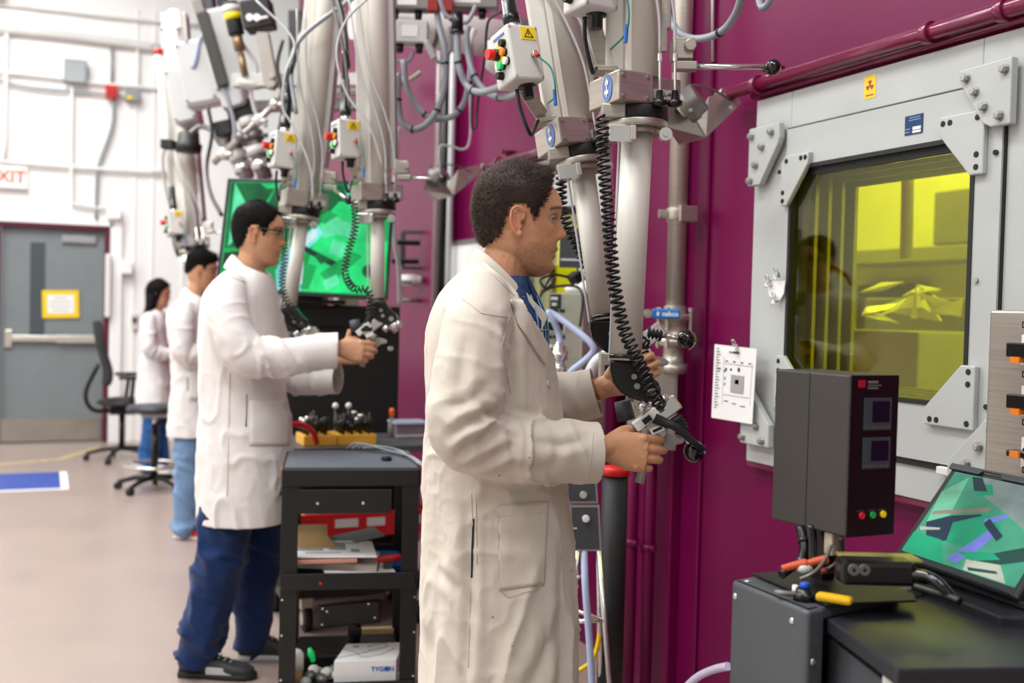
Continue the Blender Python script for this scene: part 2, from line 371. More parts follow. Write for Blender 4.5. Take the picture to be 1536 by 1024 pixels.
b = MB(); b.box2((.13, YF+.01, 1.96), (.44, YF+.05, 2.03)); b.build('door_closer', mat('grey_closer', '9aa0a0', .4, .3), droot, bevel=.005)
b = MB(); b.box2((-.37, YF+.02, .93), (-.30, YF+.05, 1.10)); b.box2((-.30, YF-.01, .99), (.09, YF+.02, 1.05)); b.box2((.09, YF-.02, .98), (.48, YF+.03, 1.055)); b.build('panic_bar', mat('satin_bar', 'cfcbbf', .3, .6), droot, bevel=.008)
# yellow notice taped to the door
c0 = ony(91, 456, YF+.03)
t = thing('door_notice', c0-Z3*.14, 'yellow-bordered paper notice taped to the grey door', 'sign')
ax = (Vector((1, 0, .03)).normalized(), Y3, Vector((-.03, 0, 1)).normalized())
MB().box(c0, (.33, .004, .27), ax).build('sign_border', yellow, t)
MB().box(c0+Vector((0, -.004, 0)), (.24, .003, .18), ax).build('sign_paper', paper, t)
mb = MB()
for i, wd in enumerate((.12, .19, .2, .16)): mb.box(c0+Vector((0, -.006, .06-.04*i)), (wd, .001, .01), ax)
mb.build('sign_text', mat('grey_print', 'a9a9a9', .7), t)
# exit sign
c0 = ony(11, 265, YF-.06)
t = thing('exit_sign', c0-Z3*.12, 'white exit sign with red letters above the far door', 'sign')
MB().box(c0+Vector((0, .03, 0)), (.34, .05, .2)).build('sign_box', mat('exit_sign_white', 'f5f2ee', .4, emit=.12), t, bevel=.004)
MB().box(c0+Vector((0, .03, -.1)), (.36, .07, .02)).build('sign_base', ltgrey, t)
text('EXIT', .16, c0+Vector((-.005, -.002, 0)), X3, Z3, mat('exit_red', 'e8563a', .4, emit=.3), t, align='CENTER', bold=.02)

# ---- things on the far wall
def fbox(px0, py0, px1, py1, m_, name, label, cat, dep=.12, extra=None, bev=.006):
    a, c = ony(px0, py0, YF), ony(px1, py1, YF)
    if extra is None:
        o = MB().box2((a.x, YF-dep, c.z), (c.x, YF, a.z)).build(name, m_, None, bevel=bev); return tag(o, label, cat)
    t_ = thing(name, ((a.x+c.x)/2, YF-dep/2, c.z), label, cat)
    MB().box2((a.x, YF-dep, c.z), (c.x, YF, a.z)).build('box_body', m_, t_, bevel=bev)
    for e in extra:
        a, c = ony(e[0], e[1], YF-dep), ony(e[2], e[3], YF-dep)
        MB().box2((a.x, YF-dep-.01, c.z), (c.x, YF-dep, a.z)).build(e[5], e[4], t_)
    return t_
fbox(96, 91, 130, 127, mat('grey_electrical_box', '9aa3a5', .5), 'junction_box', 'square grey electrical box high on the white far wall', 'electrical box', extra=[(99, 94, 127, 124, mat('grey_box_door', 'a3acae', .5), 'box_cover')])
fbox(158, 130, 175, 149, redp, 'fire_alarm_box', 'small red alarm box on the conduit of the far wall', 'alarm box', extra=[(161, 133, 172, 146, mat('dark_red', 'b01810', .5), 'alarm_face')])
fbox(188, 136, 207, 154, mat('grey_switch_box', '8f9696', .5), 'switch_box', 'small grey box with a yellow label beside the red alarm box', 'switch box', extra=[(190, 143, 198, 149, yellow, 'box_label')])
fbox(160, 313, 180, 330, white_wall, 'conduit_box', 'white conduit elbow box above the corner of the far door', 'conduit box')
fbox(181, 392, 197, 411, white_wall, 'wall_sensor', 'small white sensor box on the far wall right of the door', 'sensor')
fbox(197, 470, 206, 494, ltgrey, 'wall_switch', 'narrow grey light switch on the far wall beside the long-haired woman', 'switch', dep=.05, extra=[(199, 476, 204, 484, black_pl, 'toggle')])
WB = 1
def ftube(pts, r, m_, label, name='conduit', dep=.05, cat='conduit', group=None):
    mb = MB().tube([ony(x, y_, YF-dep) for x, y_ in pts], r, n=8, k=4); return tag(mb.build(name, m_), label, cat, group)
wp = mat('white_conduit_paint', 'eeeeea', .4); gp = mat('grey_conduit', '9aa0a2', .4, .3)
ftube([(-10, 106), (100, 118), (160, 126), (290, 136)], .018, wp, 'upper white conduit running across the far wall through the grey box')
ftube([(-10, 118), (20, 126), (60, 133), (158, 141), (205, 148)], .014, gp, 'thin grey conduit feeding the red alarm box')
ftube([(-10, 240), (120, 251), (250, 259)], .02, wp, 'white conduit running level above the exit sign')
ftube([(170, 149), (170, 175), (165, 200), (148, 248), (145, 280), (144, 330)], .017, gp, 'grey flexible conduit dropping from the red alarm box')
ftube([(10, 44), (9, 130), (7, 240)], .022, wp, 'vertical white conduit at the left of the far wall')
ftube([(108, 130), (108, 290), (118, 306), (160, 313)], .018, wp, 'white conduit dropping from the grey box and turning to the right')
ftube([(-10, 4), (60, 12), (170, 25), (300, 38)], .016, wp, 'uppermost white pipe on the far wall')
ftube([(-10, 42), (120, 56), (250, 74)], .045, mat('dusty_white_pipe', 'd8d8d4', .5), 'thick dusty white pipe across the far wall above the square grey box', name='wall_pipe_run')
ftube([(168, 66), (168, 126)], .014, gp, 'short grey conduit above the red alarm box')
ftube([(207, 70), (207, 135)], .012, wp, 'short white conduit above the small grey switch box')
# reel-like column of white tape rolls / guard post by the door
a = ony(160, 430, YF-.1)
tag(MB().box((a.x+.01, YF-.09, 1.55), (.05, .08, .62)).build('door_edge_guard', whitep, None, bevel=.01), 'tall white guard strip on the right jamb of the far door', 'guard strip')

# blue mat, white border
t = thing('floor_mat', (-.4, 8.95, 0), 'flat blue mat with a white edge lying on the floor before the far door', 'mat')
MB().box2((-1.1, 8.5, .001), (.165, 9.36, .006)).build('mat_border', paper, t)
MB().box2((-1.06, 8.54, .006), (.11, 9.33, .010)).build('mat_field', mat('blue_mat', '2c4aa0', .5, var=.05), t)
# yellow floor line
tag(MB().prism([(-.45, 9.9), (.1, 10.15), (.45, 10.9), (.5, 10.88), (.15, 10.1), (-.45, 9.83)], (0, 0, .001), X3, Y3, (0, 0, .002)).build('floor_tape', mat('worn_yellow_tape', 'c8b480', .6, var=.3, vs=20)), 'worn yellow tape line on the floor near the far door', 'floor tape')

# ================================================================ THINGS ON THE MAGENTA WALL
N_ = Vector((-1, 0, 0))
# magenta pipe along the top of window 1 with clips, ends in a bracketed horn
def clip(p, par, m_=magenta_t):
    MB().cyl(p-Y3*.012, p+Y3*.012, .029, n=16).box(p+Vector((.03, 0, .0)), (.05, .02, .02)).build('pipe_clip', m_, par, bevel=.002)
pz, pxx = 2.125, 2.03
def top_pipe(ya, yb, lab, clips, brk):
    t = thing('overhead_pipe', (pxx, ya+.1, pz), lab, 'pipe')
    MB().tube([(pxx, ya, pz), (pxx, yb, pz)], .021, n=18, k=0).build('pipe_run', magenta_t, t)
    for y_ in clips: clip(Vector((pxx, y_, pz)), t)
    MB().box((pxx+.03, brk, pz+.03), (.06, .04, .05)).cyl((pxx, brk, pz+.045), (pxx-.015, brk, pz+.045), .012, n=12).build('pipe_bracket', magenta_t, t, bevel=.003)
    MB().lathe((pxx, yb-.005, pz), Y3, [(0, .024), (.012, .024), (.014, .019), (.05, .017)], 16).build('pipe_fitting', boltm, t)
    MB().tube([(2.06, ya, 2.103), (2.06, yb-.11, 2.103)], .012, n=8, k=0).build('pipe_backing', magenta_t, t)
top_pipe(.9, 2.95, 'glossy maroon pipe running along the top edge of the near window frame', (1.84, 2.07, 2.78), 2.74)
top_pipe(3.55, 5.03, 'maroon pipe over the farther window frame, behind the foreground man\'s head', (4.86,), 4.8)

# ---- what stands inside the hot cell
def cell(mb, nm, m_, label, cat, bev=.008): return tag(mb.build(nm, m_, None, bevel=bev), label, cat)
cell(MB().box2((XW+.35, 1.2, .951), (XW+2.1, 6.5, 1.08)), 'cell_worktop', mat('cell_worktop_steel', 'b4b49c', .5, .1), 'long worktop inside the hot cell behind the yellow windows', 'worktop')
cell(MB().box2((2.95, 3.0, 1.082), (3.35, 3.35, 1.36)), 'cell_carton', mat('cell_olive_box', 'a4a47c', .5), 'low boxy unit on the worktop inside the hot cell, under the plastic sheet', 'box')
cell(MB().box2((3.5, 3.3, 1.082), (4.0, 3.9, 1.5)), 'cell_unit', mat('cell_dark_box', '84845f', .5), 'darker tall box on the worktop deep inside the hot cell', 'box')
cell(MB().box2((4.1, 3.3, 1.70), (4.39, 5.4, 1.78)), 'cell_shelf', mat('cell_shelf_steel', '85856a', .5), 'long shelf high on the back wall inside the hot cell', 'shelf')
cell(MB().box2((4.1, 3.6, 1.782), (4.36, 4.1, 2.05)), 'cell_bin', mat('cell_bin_grey', '77775c', .5), 'bin standing on the long shelf inside the hot cell', 'bin')
cell(MB().box2((4.33, 4.4, 1.1), (4.39, 4.9, 1.6)), 'cell_hatch', mat('cell_hatch_dark', '4c4c3c', .5), 'dark square hatch on the back wall inside the hot cell', 'hatch')
cell(MB().box2((3.3, 3.84, 1.08), (3.36, 3.92, 2.98)), 'cell_post', mat('cell_bright_post', 'ecece0', .5), 'bright vertical post inside the hot cell behind the near yellow window', 'post')
cell(MB().cyl((2.85, 2.97, 1.62), (2.9, 3.05, 2.98), .022, n=16), 'slave_arm', mat('cell_arm_steel', 'd0d0bc', .5), 'slave arm hanging inside the hot cell behind the near yellow window', 'manipulator', 0)
b = MB(); random.seed(3)
for i in range(9):
    c = Vector((3.08+random.uniform(-.1, .15), 3.18+random.uniform(-.12, .12), 1.42+random.uniform(0, .08))); a = [c+Vector([random.uniform(-.12, .12)*(1, 1, .6)[q_] for q_ in range(3)]) for _ in range(4)]
    b.add(a+[p+Vector((.002, .002, .004)) for p in a], [(0, 1, 2), (1, 2, 3), (4, 6, 5), (5, 7, 6), (0, 4, 5, 1), (2, 6, 7, 3)])
tag(b.build('crumpled_plastic', mat('crumpled_film', 'e8e8c8', .12, var=.1), fix=False), 'crumpled plastic sheet on the low box inside the hot cell', 'plastic sheet')
# horn / swivel light bracket that hangs on the pipe end, plus pipe, copied for the next bay
def wall_lamp(dy):
    q = lambda px, py, d: V(px, py, d)
    t = thing('swivel_alarm', (1.98, 3.02, 1.95), 'round grey swivel alarm on a bent steel bracket beside the near window frame', 'alarm')
    S = 3.42
    # bent plate: wall leaf and hanging leaf
    MB().extr([q(1063, 145, S), q(1104, 135, S+.06), q(1112, 155, S+.05), q(1059, 206, S-.05), q(1030, 206, S-.05)], D0*.006+Z3*.001).build('bracket_arm', steel, t)
    MB().extr([q(1000, 190, S-.18), q(1014, 128, S-.16), q(1059, 206, S-.06), q(1018, 217, S-.06)], Vector((.006, .004, 0))).build('bracket_plate', steel, t)
    c = q(1032, 158, S-.16); ax = (R0*.55-D0*.25+Z3*.45).normalized()
    dr = MB().lathe(c-ax*.02, ax, [(0, .050), (.004, .055), (.03, .055), (.034, .05), (.06, .048), (.064, .044)], 28).build('alarm_drum', alud, t)
    MB().cyl(c-ax*.03, c-ax*.02, .022, n=20).build('round_hole_ring', ltgrey, dr)
    MB().cyl(c-ax*.034, c-ax*.03, .011, n=8).build('key_hole', black_pl, dr)
    MB().tube([q(1026, 135, S-.17), q(1040, 128, S-.12), q(1070, 135, S-.05), q(1095, 150, S)], .004, n=8).build('lamp_cable', alud, t)
    for p_ in ((1095, 162, S-.02), (1035, 166, S-.24)): MB().cyl(q(*p_), q(*p_)-D0*.012, .006, n=8).build('bolt', boltm, t)
    return t
swl = wall_lamp(0)
E2 = copy_tree(swl); E2.location = swl.location + Vector((0, 2.28, .02)); tag(E2, 'x', 'alarm')
E2['label'] = 'round grey swivel alarm on a bent bracket left of the foreground man\'s head'
# vertical stainless pipe with ball valve and blue lever
d = 3.70; KV = 1.14
t = thing('valve_pipe', V(1008, 640, d), 'vertical stainless pipe with a ball valve and blue lever on the magenta wall', 'pipe')
base = V(1010, 545, d); topz = 3.6
MB().cyl((base.x, base.y, base.z+.14), (base.x, base.y, topz), .0325, n=24).build('pipe_run', mat('satin_pipe_steel', 'bdb4aa', .35, .6, var=.08, brushed=(1, 1, 20)), t)
bp = lambda h: Vector((base.x, base.y, base.z+h*KV))
vb = MB().lathe(bp(0.0), Z3, [(h*KV, r*KV) for h, r in ((-.03, .042), (0, .042), (.0, .032), (.055, .032), (.055, .05), (.075, .05), (.077, .04), (.13, .04), (.132, .05), (.15, .05), (.152, .034), (.175, .033))], 24).build('valve_body', steel, t)
for a in range(4):
    c = Vector((math.cos(.6+a*PI/2), math.sin(.6+a*PI/2), 0))*.06
    MB().cyl(bp(.045)+c, bp(.165)+c, .006, n=8).cyl(bp(.158)+c, bp(.17)+c, .010, n=6).cyl(bp(.05)+c, bp(.06)+c, .010, n=6).build('tie_rod', steel, vb)
hp = bp(.150)-D0*.065-R0*.04
lv = MB().box(hp, (.097, .015, .034), (R0, D0, Z3)).build('valve_lever', mat('blue_lever', '1377c8', .3), t, bevel=.006)
MB().cyl(hp-R0*.062-D0*.01, hp-R0*.062+D0*.012, .015, n=16).cyl(hp-R0*.062-D0*.016, hp-R0*.062-D0*.01, .007, n=10).box(hp+R0*.04+D0*.03, (.02, .06, .014), (R0, D0, Z3)).build('lever_nut', steel, t)
text('nabco', .023, hp+R0*.014-D0*.008, R0, Z3, paper, lv, align='CENTER', bold=.03)
MB().prism([(.0045*math.cos(i), .009*math.sin(i)) for i in [0, 1, 2, 3, 4, 5]], hp-R0*.028-D0*.0087, R0, Z3, D0*.0008).build('lever_mark', paper, lv)
c = V(1016, 322, d); c = Vector((base.x, base.y, c.z))
MB().cyl(c-Z3*.02, c+Z3*.02, .038, n=24).box((c+Vector((XW-.12, c.y, c.z)))/2, ((XW-.12-c.x), .035, .034)).box(c-R0*.05, (.034, .013, .03), (R0, D0, Z3)).build('pipe_clamp', steel, t, bevel=.002)
MB().box((XW-.087, c.y-.0, c.z), (.07, .09, .055)).build('strut_channel', steel, t, bevel=.003)
MB().cyl(c-R0*.056-D0*.02, c-R0*.056+D0*.01, .010, n=6).build('clamp_bolt', boltm, t)
# stainless junction box below the valve
a, c = V(944, 536, 3.72), V(1012, 672, 3.72)
t2 = thing('stainless_box', V(980, 672, 3.72), 'flat stainless box under the valve pipe, behind the near manipulator grip', 'electrical box')
cc = (a+c)/2; MB().box(cc, (.165, .08, .32), (R0, D0, Z3)).build('box_body', steel, t2, bevel=.004)
MB().box(cc-D0*.043, (.145, .006, .30), (R0, D0, Z3)).build('box_cover', steel, t2, bevel=.002)

# twin magenta pipes, low on the wall, with clamp and strut
for px, nm in ((946, 'left one'), (972, 'right one')):
    p_ = V(px, 850, 3.84); t = thing('wall_pipe', (p_.x, p_.y, 0), 'vertical magenta pipe low on the wall, %s of the clamped pair' % nm, 'pipe', 'paired magenta pipes')
    MB().cyl((p_.x, p_.y, 0), (p_.x, p_.y, 1.25), .023, n=20).build('pipe_run', magenta, t)
    k = V(px, 812 if px < 960 else 820, 3.84)
    MB().cyl((p_.x, p_.y, k.z-.012), (p_.x, p_.y, k.z+.012), .029, n=18).cyl((p_.x, p_.y-.02, k.z), (p_.x-.005, p_.y-.045, k.z), .01, n=10).build('pipe_clamp', magenta, t)
p_ = V(970, 816, 3.90)
tag(MB().box(((p_.x+XW)/2, p_.y+.05, p_.z), (XW-p_.x+.0, .05, .04)).build('strut_rail', magenta, None, bevel=.003), 'magenta strut rail that carries the paired pipes low on the wall', 'rail')
# other tall magenta risers
for px, y_, r, z0, z1, lb in ((982, 3.62, .03, 0, 4.4, 'tall magenta riser pipe just left of the stainless valve pipe'), (668, 5.9, .0, 0, 0, '')):
    if r:
        p_ = ony(px, 300, y_); tag(MB().cyl((2.0, 3.6, z0), (2.0, 3.6, z1), r, n=20).build('riser_pipe', magenta), lb, 'pipe')
# cable tray with bundled conduits by the tall column
for i, (px, r, m_, lb) in enumerate(((664, .03, black_pl, 'black cable trunk running up the magenta wall behind the foreground man'), (655, .022, alud, 'grey conduit beside the black cable trunk on the magenta wall'), (674, .018, cable_l, 'pale conduit right of the black cable trunk on the magenta wall'))):
    p_ = onx(px, 350, 2.02); tag(MB().cyl((2.02, p_.y, 0), (2.02, p_.y, 3.9), r, n=12).build('cable_bundle' if i == 0 else 'wall_conduit', m_), lb, 'conduit')
# white board panel on the wall
a, c = onx(670, 362, 2.08), onx(800, 600, 2.08)
t = thing('whiteboard', (2.08, 5.25, 1.0), 'white board on the magenta wall behind the foreground man\'s back', 'whiteboard')
MB().box2((2.06, 4.98, 1.0), (2.095, 5.58, 1.765)).build('board_panel', paper, t); MB().box2((2.05, 4.98, 1.755), (2.097, 5.6, 1.775)).box2((2.05, 5.58, 1.0), (2.097, 5.6, 1.775)).build('board_rim', alud, t)

# loops of cable on the wall above the near window
def cable(pts, r, m_, label, name='cable', cat='cable', group=None, n=10, ties=(), par=None, tiem=black_pl):
    P_ = [V(*p) if len(p) == 3 else p for p in pts]
    if par is not None: return MB().tube(P_, r, n=n).build(name, m_, par)
    if not ties: return tag(MB().tube(P_, r, n=n).build(name, m_), label, cat, group)
    SP = smoothpath(P_, 6); mb = MB().tube(P_, r, n=n); base_ = mb.bottom()
    t_ = thing(name, base_, label, cat, group); mb.build('sheath', m_, t_)
    for k in ties:
        i = int(k*(len(SP)-2)); dv = (SP[i+1]-SP[i]).normalized(); MB().cyl(SP[i]-dv*.004, SP[i]+dv*.004, r*1.25, n=12).build('cable_tie', tiem, t_)
    return t_
cable([(1115, -40, 2.75), (1108, 10, 2.8), (1085, 45, 2.9), (1050, 58, 3.0), (1020, 50, 3.05), (1000, 20, 3.1)], .0105, hosegrey, 'thick grey cable looping down at the top, left of the near window', ties=(.45,))
cable([(1162, -20, 2.6), (1152, 6, 2.62), (1142, 10, 2.65), (1137, -10, 2.7)], .009, hosegrey, 'short grey cable loop at the top edge above the near window')
tag(MB().tube([V(1069, -60, 3.22), V(1069, 92, 3.22)], .0045, n=8, k=0).build('thin_conduit', alu2), 'thin steel conduit rod running up the wall above the black-ball lever', 'conduit')

# papers in a sleeve clipped to the frame edge
def bulldog(p, par, s=1.):
    mb = MB().prism([(-.011*s, -.008*s), (.011*s, -.008*s), (.006*s, .010*s), (-.006*s, .010*s)], p, Y3, Z3, (-.010*s, 0, 0))
    mb.tube([p+Vector((-.006, -.006*s, .008*s)), p+Vector((-.014, -.007*s, .022*s)), p+Vector((-.014, .007*s, .022*s)), p+Vector((-.006, .006*s, .008*s))], .0022*s, n=6, k=4)
    mb.tube([p+Vector((-.006, -.006*s, .004*s)), p+Vector((-.018, -.009*s, -.013*s)), p+Vector((-.018, .003*s, -.015*s)), p+Vector((-.006, .006*s, .004*s))], .0022*s, n=6, k=4)
    return mb.build('bulldog_clip', chrome, par)
X = 2.005
c4 = [onx(1072, 516, X), onx(1135, 523, X), onx(1128, 636, X), onx(1067, 626, X)]
t = thing('clipped_checklist', (X, (c4[0].y+c4[1].y)/2, c4[2].z), 'white printed checklist in a clear sleeve clipped up left of the near window', 'document')
MB().extr(c4, (.0015, 0, 0)).build('sheet', paper, t)
def on_sheet(u, v, off=.0012): 
    a = c4[0].lerp(c4[1], u); c = c4[3].lerp(c4[2], u); q_ = a.lerp(c, v); q_.x -= off; return q_
def sheet_rects(R, m_, nm):
    mb = MB()
    for (u0, v0, u1, v1) in R: mb.extr([on_sheet(u0, v0), on_sheet(u1, v0), on_sheet(u1, v1), on_sheet(u0, v1)], (-.0004, 0, 0))
    mb.build(nm, m_, t)
sheet_rects([(.38, .07, .62, .095)] + [(.06, .05+.038*i, .12+.05*((i*7) % 3)/2, .06+.038*i) for i in range(22)] + [(.3+.18*i, .20, .36+.18*i, .215) for i in range(4)] + [(.28, .24, .95, .244), (.3, .30, .34, .33), (.42, .3, .46, .33), (.6, .28, .65, .33), (.28, .66, .9, .664), (.3, .74, .4, .75), (.5, .76, .6, .77), (.7, .78, .82, .79), (.26, .16, .263, .8), (.93, .2, .933, .75)], inkm, 'print')
sheet_rects([(.45, .38, .76, .62)], mat('grey_photo_print', 'a4a6a6', .6), 'photo_print'); sheet_rects([(.55, .44, .64, .5)], dkgrey, 'photo_detail')
sheet_rects([(.1, .31, .19, .33), (.26, .33, .32, .35), (.29, .42, .31, .46), (.29, .5, .31, .54)], bluep, 'blue_mark')
bulldog(Vector((X-.004, on_sheet(.55, 0).y, on_sheet(.55, 0).z-.002)), t)
t = thing('clipped_note', (X, onx(1158, 440, 2.04).y, 1.4), 'small blank note held by three bulldog clips on the near window frame', 'note')
X = 2.035
MB().extr([onx(1152, 422, X), onx(1178, 421, X), onx(1176, 440, X), onx(1170, 450, X), onx(1154, 444, X)], (-.001, 0, 0)).build('note_sheet', paper, t)
for px, py, s_ in ((1168, 413, .9), (1155, 424, .9), (1165, 450, .9)): bulldog(onx(px, py, X-.003), t, s_)

# ================================================================ STEEL SWITCH PANELS
def switch_panel(y0, y1, z0, z1, x=1.86, dep=.14, label='', rows=5):
    t = thing('control_enclosure', (x+dep/2, (y0+y1)/2, z0), label, 'control panel')
    MB().box2((x, y0, z0), (x+dep, y1, z1)).build('panel_body', steel, t, bevel=.006)
    MB().box2((x+dep, (y0+y1)/2-.03, z0+.1), (XW, (y0+y1)/2+.03, z1-.1)).build('panel_mount', alud, t)
    return t
t = switch_panel(1.36, 1.695, .80, 1.427, label='brushed steel switch panel with black rotary switches at the right edge')
yc = 1.575
for k, (pyl, pys) in enumerate(((487, 525), (562, 602), (634, 680), (706, 745))):
    a = onx(1546, pyl, 1.857); lb_ = MB().box((1.857, a.y-.005, a.z), (.004, .05, .014)).build('name_plate', black_pl, t, bevel=.001)
    MB().box((1.8545, a.y-.0, a.z), (.001, .03, .007)).build('name_text', ltgrey, lb_)
    a = onx(1546, pys, 1.857); pl = MB().box((1.8575, a.y-.0, a.z), (.003, .046, .062)).build('switch_plate', paper, t, bevel=.001)
    MB().cyl((1.856, a.y-.008, a.z), (1.84, a.y-.008, a.z), .018, n=24).box((1.828, a.y-.002, a.z), (.026, .055, .014 if k == 2 else .03)).build('rotary_switch', black_pl, pl, bevel=.003)
    MB().box((1.826, a.y+.0, a.z-(.02 if k < 2 else .0)), (.028 if k < 2 else .034, .022, .012)).build('orange_tab', orangep, pl)
t = switch_panel(3.60, 3.90, .9, 1.475, label='brushed steel control panel with label plates behind the foreground man\'s lapel')
a = onx(833, 452, 1.857)
pl = MB().box((1.857, a.y, a.z), (.004, .09, .058)).build('name_plate', black_pl, t, bevel=.001)
text('MTWS-2', .017, Vector((1.8545, a.y+.036, a.z+.011)), -Y3, Z3, paper, pl, bold=.01); text('STN 2', .017, Vector((1.8545, a.y+.025, a.z-.012)), -Y3, Z3, paper, pl, bold=.01)
for r_, py in enumerate((466, 505)):
    for px in (824, 833, 843):
        a = onx(px, py, 1.857); MB().box((1.857, a.y, a.z), (.004, .036, .012)).build('name_plate', black_pl, t)
        a = onx(px+1, py+22, 1.857); q_ = MB().box((1.8575, a.y, a.z), (.003, .034, .055)).build('switch_plate', ltgrey, t)
        MB().box((1.845, a.y, a.z-.003), (.025, .02, .035)).build('rotary_switch', black_pl, q_, bevel=.003)
# crumpled white cloth & black adaptor on top of panel
tt = V(868, 425, 3.95)
tag(MB().sphere(Vector((1.93, 3.66, 1.497)), (.075, .09, .035), nu=14, nv=8).sphere(Vector((1.93, 3.78, 1.49)), (.05, .06, .02), nu=14, nv=8).build('folded_cloth', paper), 'rumpled white cloth on top of the middle steel control panel', 'cloth')
tag(MB().box(Vector((1.87, 3.675, 1.53)), (.04, .07, .05), ((X3*.8+Z3*.6), Y3, (Z3*.8-X3*.6))).build('power_adapter', black_pl, None, bevel=.006), 'black power adapter lying on the white cloth of the middle steel panel', 'power adapter')
cable([(870, 490, 3.82), (874, 450, 3.82), (868, 432, 3.85), (850, 428, 3.85), (825, 432, 3.85), (812, 440, 3.85), (806, 452, 3.84), (812, 440, 3.82), (826, 415, 3.85), (832, 420, 3.85), (820, 432, 3.8), (810, 420, 3.8), (830, 412, 3.85), (856, 416, 3.95)], .005, cable_d, 'dark cable looped over the top of the middle steel control panel')
# translucent hoses on the panel with chrome fitting
hosew = mat('milky_blue_hose', 'aebcdc', .3, var=.04)
fx = V(838, 540, 3.6)
t = thing('hose_fitting', fx-Z3*.12, 'chrome threaded pipe fitting in front of the middle steel panel', 'fitting')
MB().lathe(fx-Z3*.1, Z3, [(0, .018), (.06, .018), (.062, .026), (.08, .026), (.082, .02), (.1, .02), (.102, .028), (.13, .03), (.132, .02), (.15, .022), (.152, .012), (.16, .012)], 16).build('fitting_body', chrome, t)
MB().cyl(fx-Z3*.1, (fx.x, fx.y, 0), .014, n=12).build('stub_pipe', chrome, t)
cable([(841, 520, 3.6), (838, 500, 3.6), (830, 480, 3.58), (822, 469, 3.58), (832, 472, 3.58), (860, 492, 3.55), (884, 512, 3.52), (890, 526, 3.52), (878, 540, 3.54), (858, 556, 3.56), (850, 570, 3.58), (849, 590, 3.6)], .0115, hosew, 'milky blue hose bent in a sharp loop in front of the middle steel panel', 'hose', 'hose')
cable([(880, 570, 3.4), (892, 545, 3.38), (905, 534, 3.36), (918, 530, 3.35), (935, 533, 3.3)], .018, mat('clear_white_tube', 'd9dce2', .25), 'thick white tube curving behind the foreground man\'s far sleeve', 'tube_hose', 'hose')
t = thing('small_gauge_box', V(912, 600, 3.3), 'small grey gauge box with a dark label behind the manipulator tubes', 'box')
c = V(920, 555, 3.3); MB().box(c, (.09, .06, .11), (R0, D0, Z3)).build('box_body', steel, t, bevel=.004); MB().box(c-D0*.032-R0*.012, (.035, .004, .035), (R0, D0, Z3)).build('box_label', black_pl, t)
# red cable behind the tubes
cable([(898, 412, 3.3), (908, 402, 3.3), (922, 396, 3.3), (928, 380, 3.35)], .007, mat('salmon_red_hose', 'd8483c', .4), 'short salmon-red hose end showing between the two near manipulator tubes', 'hose', 'hose')
# grey label panel behind arm A and pale frame strip
t = thing('instrument_plate', V(858, 405, 4.1), 'dark grey instrument plate on the wall behind the tilted near manipulator', 'plate')
c = V(857, 372, 4.1); MB().box(c, (.09, .02, .15), (R0, D0, Z3)).build('plate_body', dkgrey, t); MB().box(c-D0*.012+Z3*-.045, (.08, .002, .008), (R0, D0, Z3)).build('plate_text', ltgrey, t)

# ================================================================ GREY PANEL STAND (instrument trolley)
d = 3.15
t = thing('panel_stand', (V(880, 900, d).x, V(880, 900, d).y, 0), 'tall chrome stand carrying grey instrument panels beside the foreground man\'s coat front', 'stand')
c = V(880, 760, d)
fx_ = (R0, D0, Z3)
def Q(px, py, dd=0): return V(px, py, d+dd)
for (x0, y0, x1, y1, nm) in ((850, 700, 897, 754, 'upper_panel'), (850, 758, 902, 826, 'lower_panel')):
    A_, B_, C_, D_ = Q(x0, y0), Q(x1-3, y0), Q(x1, y1), Q(x0, y1)
    pl = MB().extr([A_, B_, C_, D_], D0*.03).build(nm, alu2, t)
    i = 2.5; MB().extr([Q(x0, y0+i, -.002), Q(x1-3-i, y0+i, -.002), Q(x1-i, y1-i, -.002), Q(x0, y1-i, -.002)], D0*.003).build('panel_face', dkgrey, pl)
    kn = Q(875 if y0 == 700 else 879, 742 if y0 == 700 else 778, -.01)
    MB().cyl(kn, kn+D0*.01, .011, n=16).cyl(kn-D0*.008, kn, .007, n=16).build('panel_knob', whitep if y0 == 758 else chrome, pl)
MB().box(Q(858, 792, -.003), (.03, .002, .004), fx_).box(Q(858, 814, -.003), (.02, .002, .004), fx_).box(Q(856, 768, -.003), (.003, .002, .025), fx_).build('panel_print', ltgrey, t)
topL, topR = Q(866, 826), Q(898, 826)
for (tp, bx) in ((topL, 846), (topR, 914)):
    bt = Q(bx, 1024); dirv = (bt-tp); k = tp.z/(tp.z-bt.z); MB().cyl(tp, tp+dirv*k, .0075, n=10).build('leg', chrome, t)
for a_, b_, r_ in (((862, 866), (872, 864), .006), ((858, 932), (905, 930), .007), ((860, 914), (905, 930), .006), ((862, 880), (868, 880), .006)): MB().cyl(Q(*a_), Q(*b_), r_).build('cross_rung', chrome, t)
for nm, dd in (('rear_leg', .25),):
    for (tp, bx) in ((topL, 850), (topR, 905)):
        MB().cyl(tp, Vector((Q(bx, 1024, dd).x, Q(bx, 1024, dd).y, 0)), .0075, n=10).build('leg', chrome, t)
cable([(876, 826, d+.01), (878, 880, d-.03), (884, 960, d-.03), (888, 1030, d-.03), (889, 1100, d-.03)], .0105, hosew, 'pale lilac hose hanging straight down from the grey instrument panels', 'hose', 'hose')
cable([(899, 930, d+.1), (898, 960, d+.1), (888, 990, d+.1), (868, 1005, d+.1), (850, 1010, d+.1)], .007, yellow, 'yellow cable curving behind the chrome panel stand')
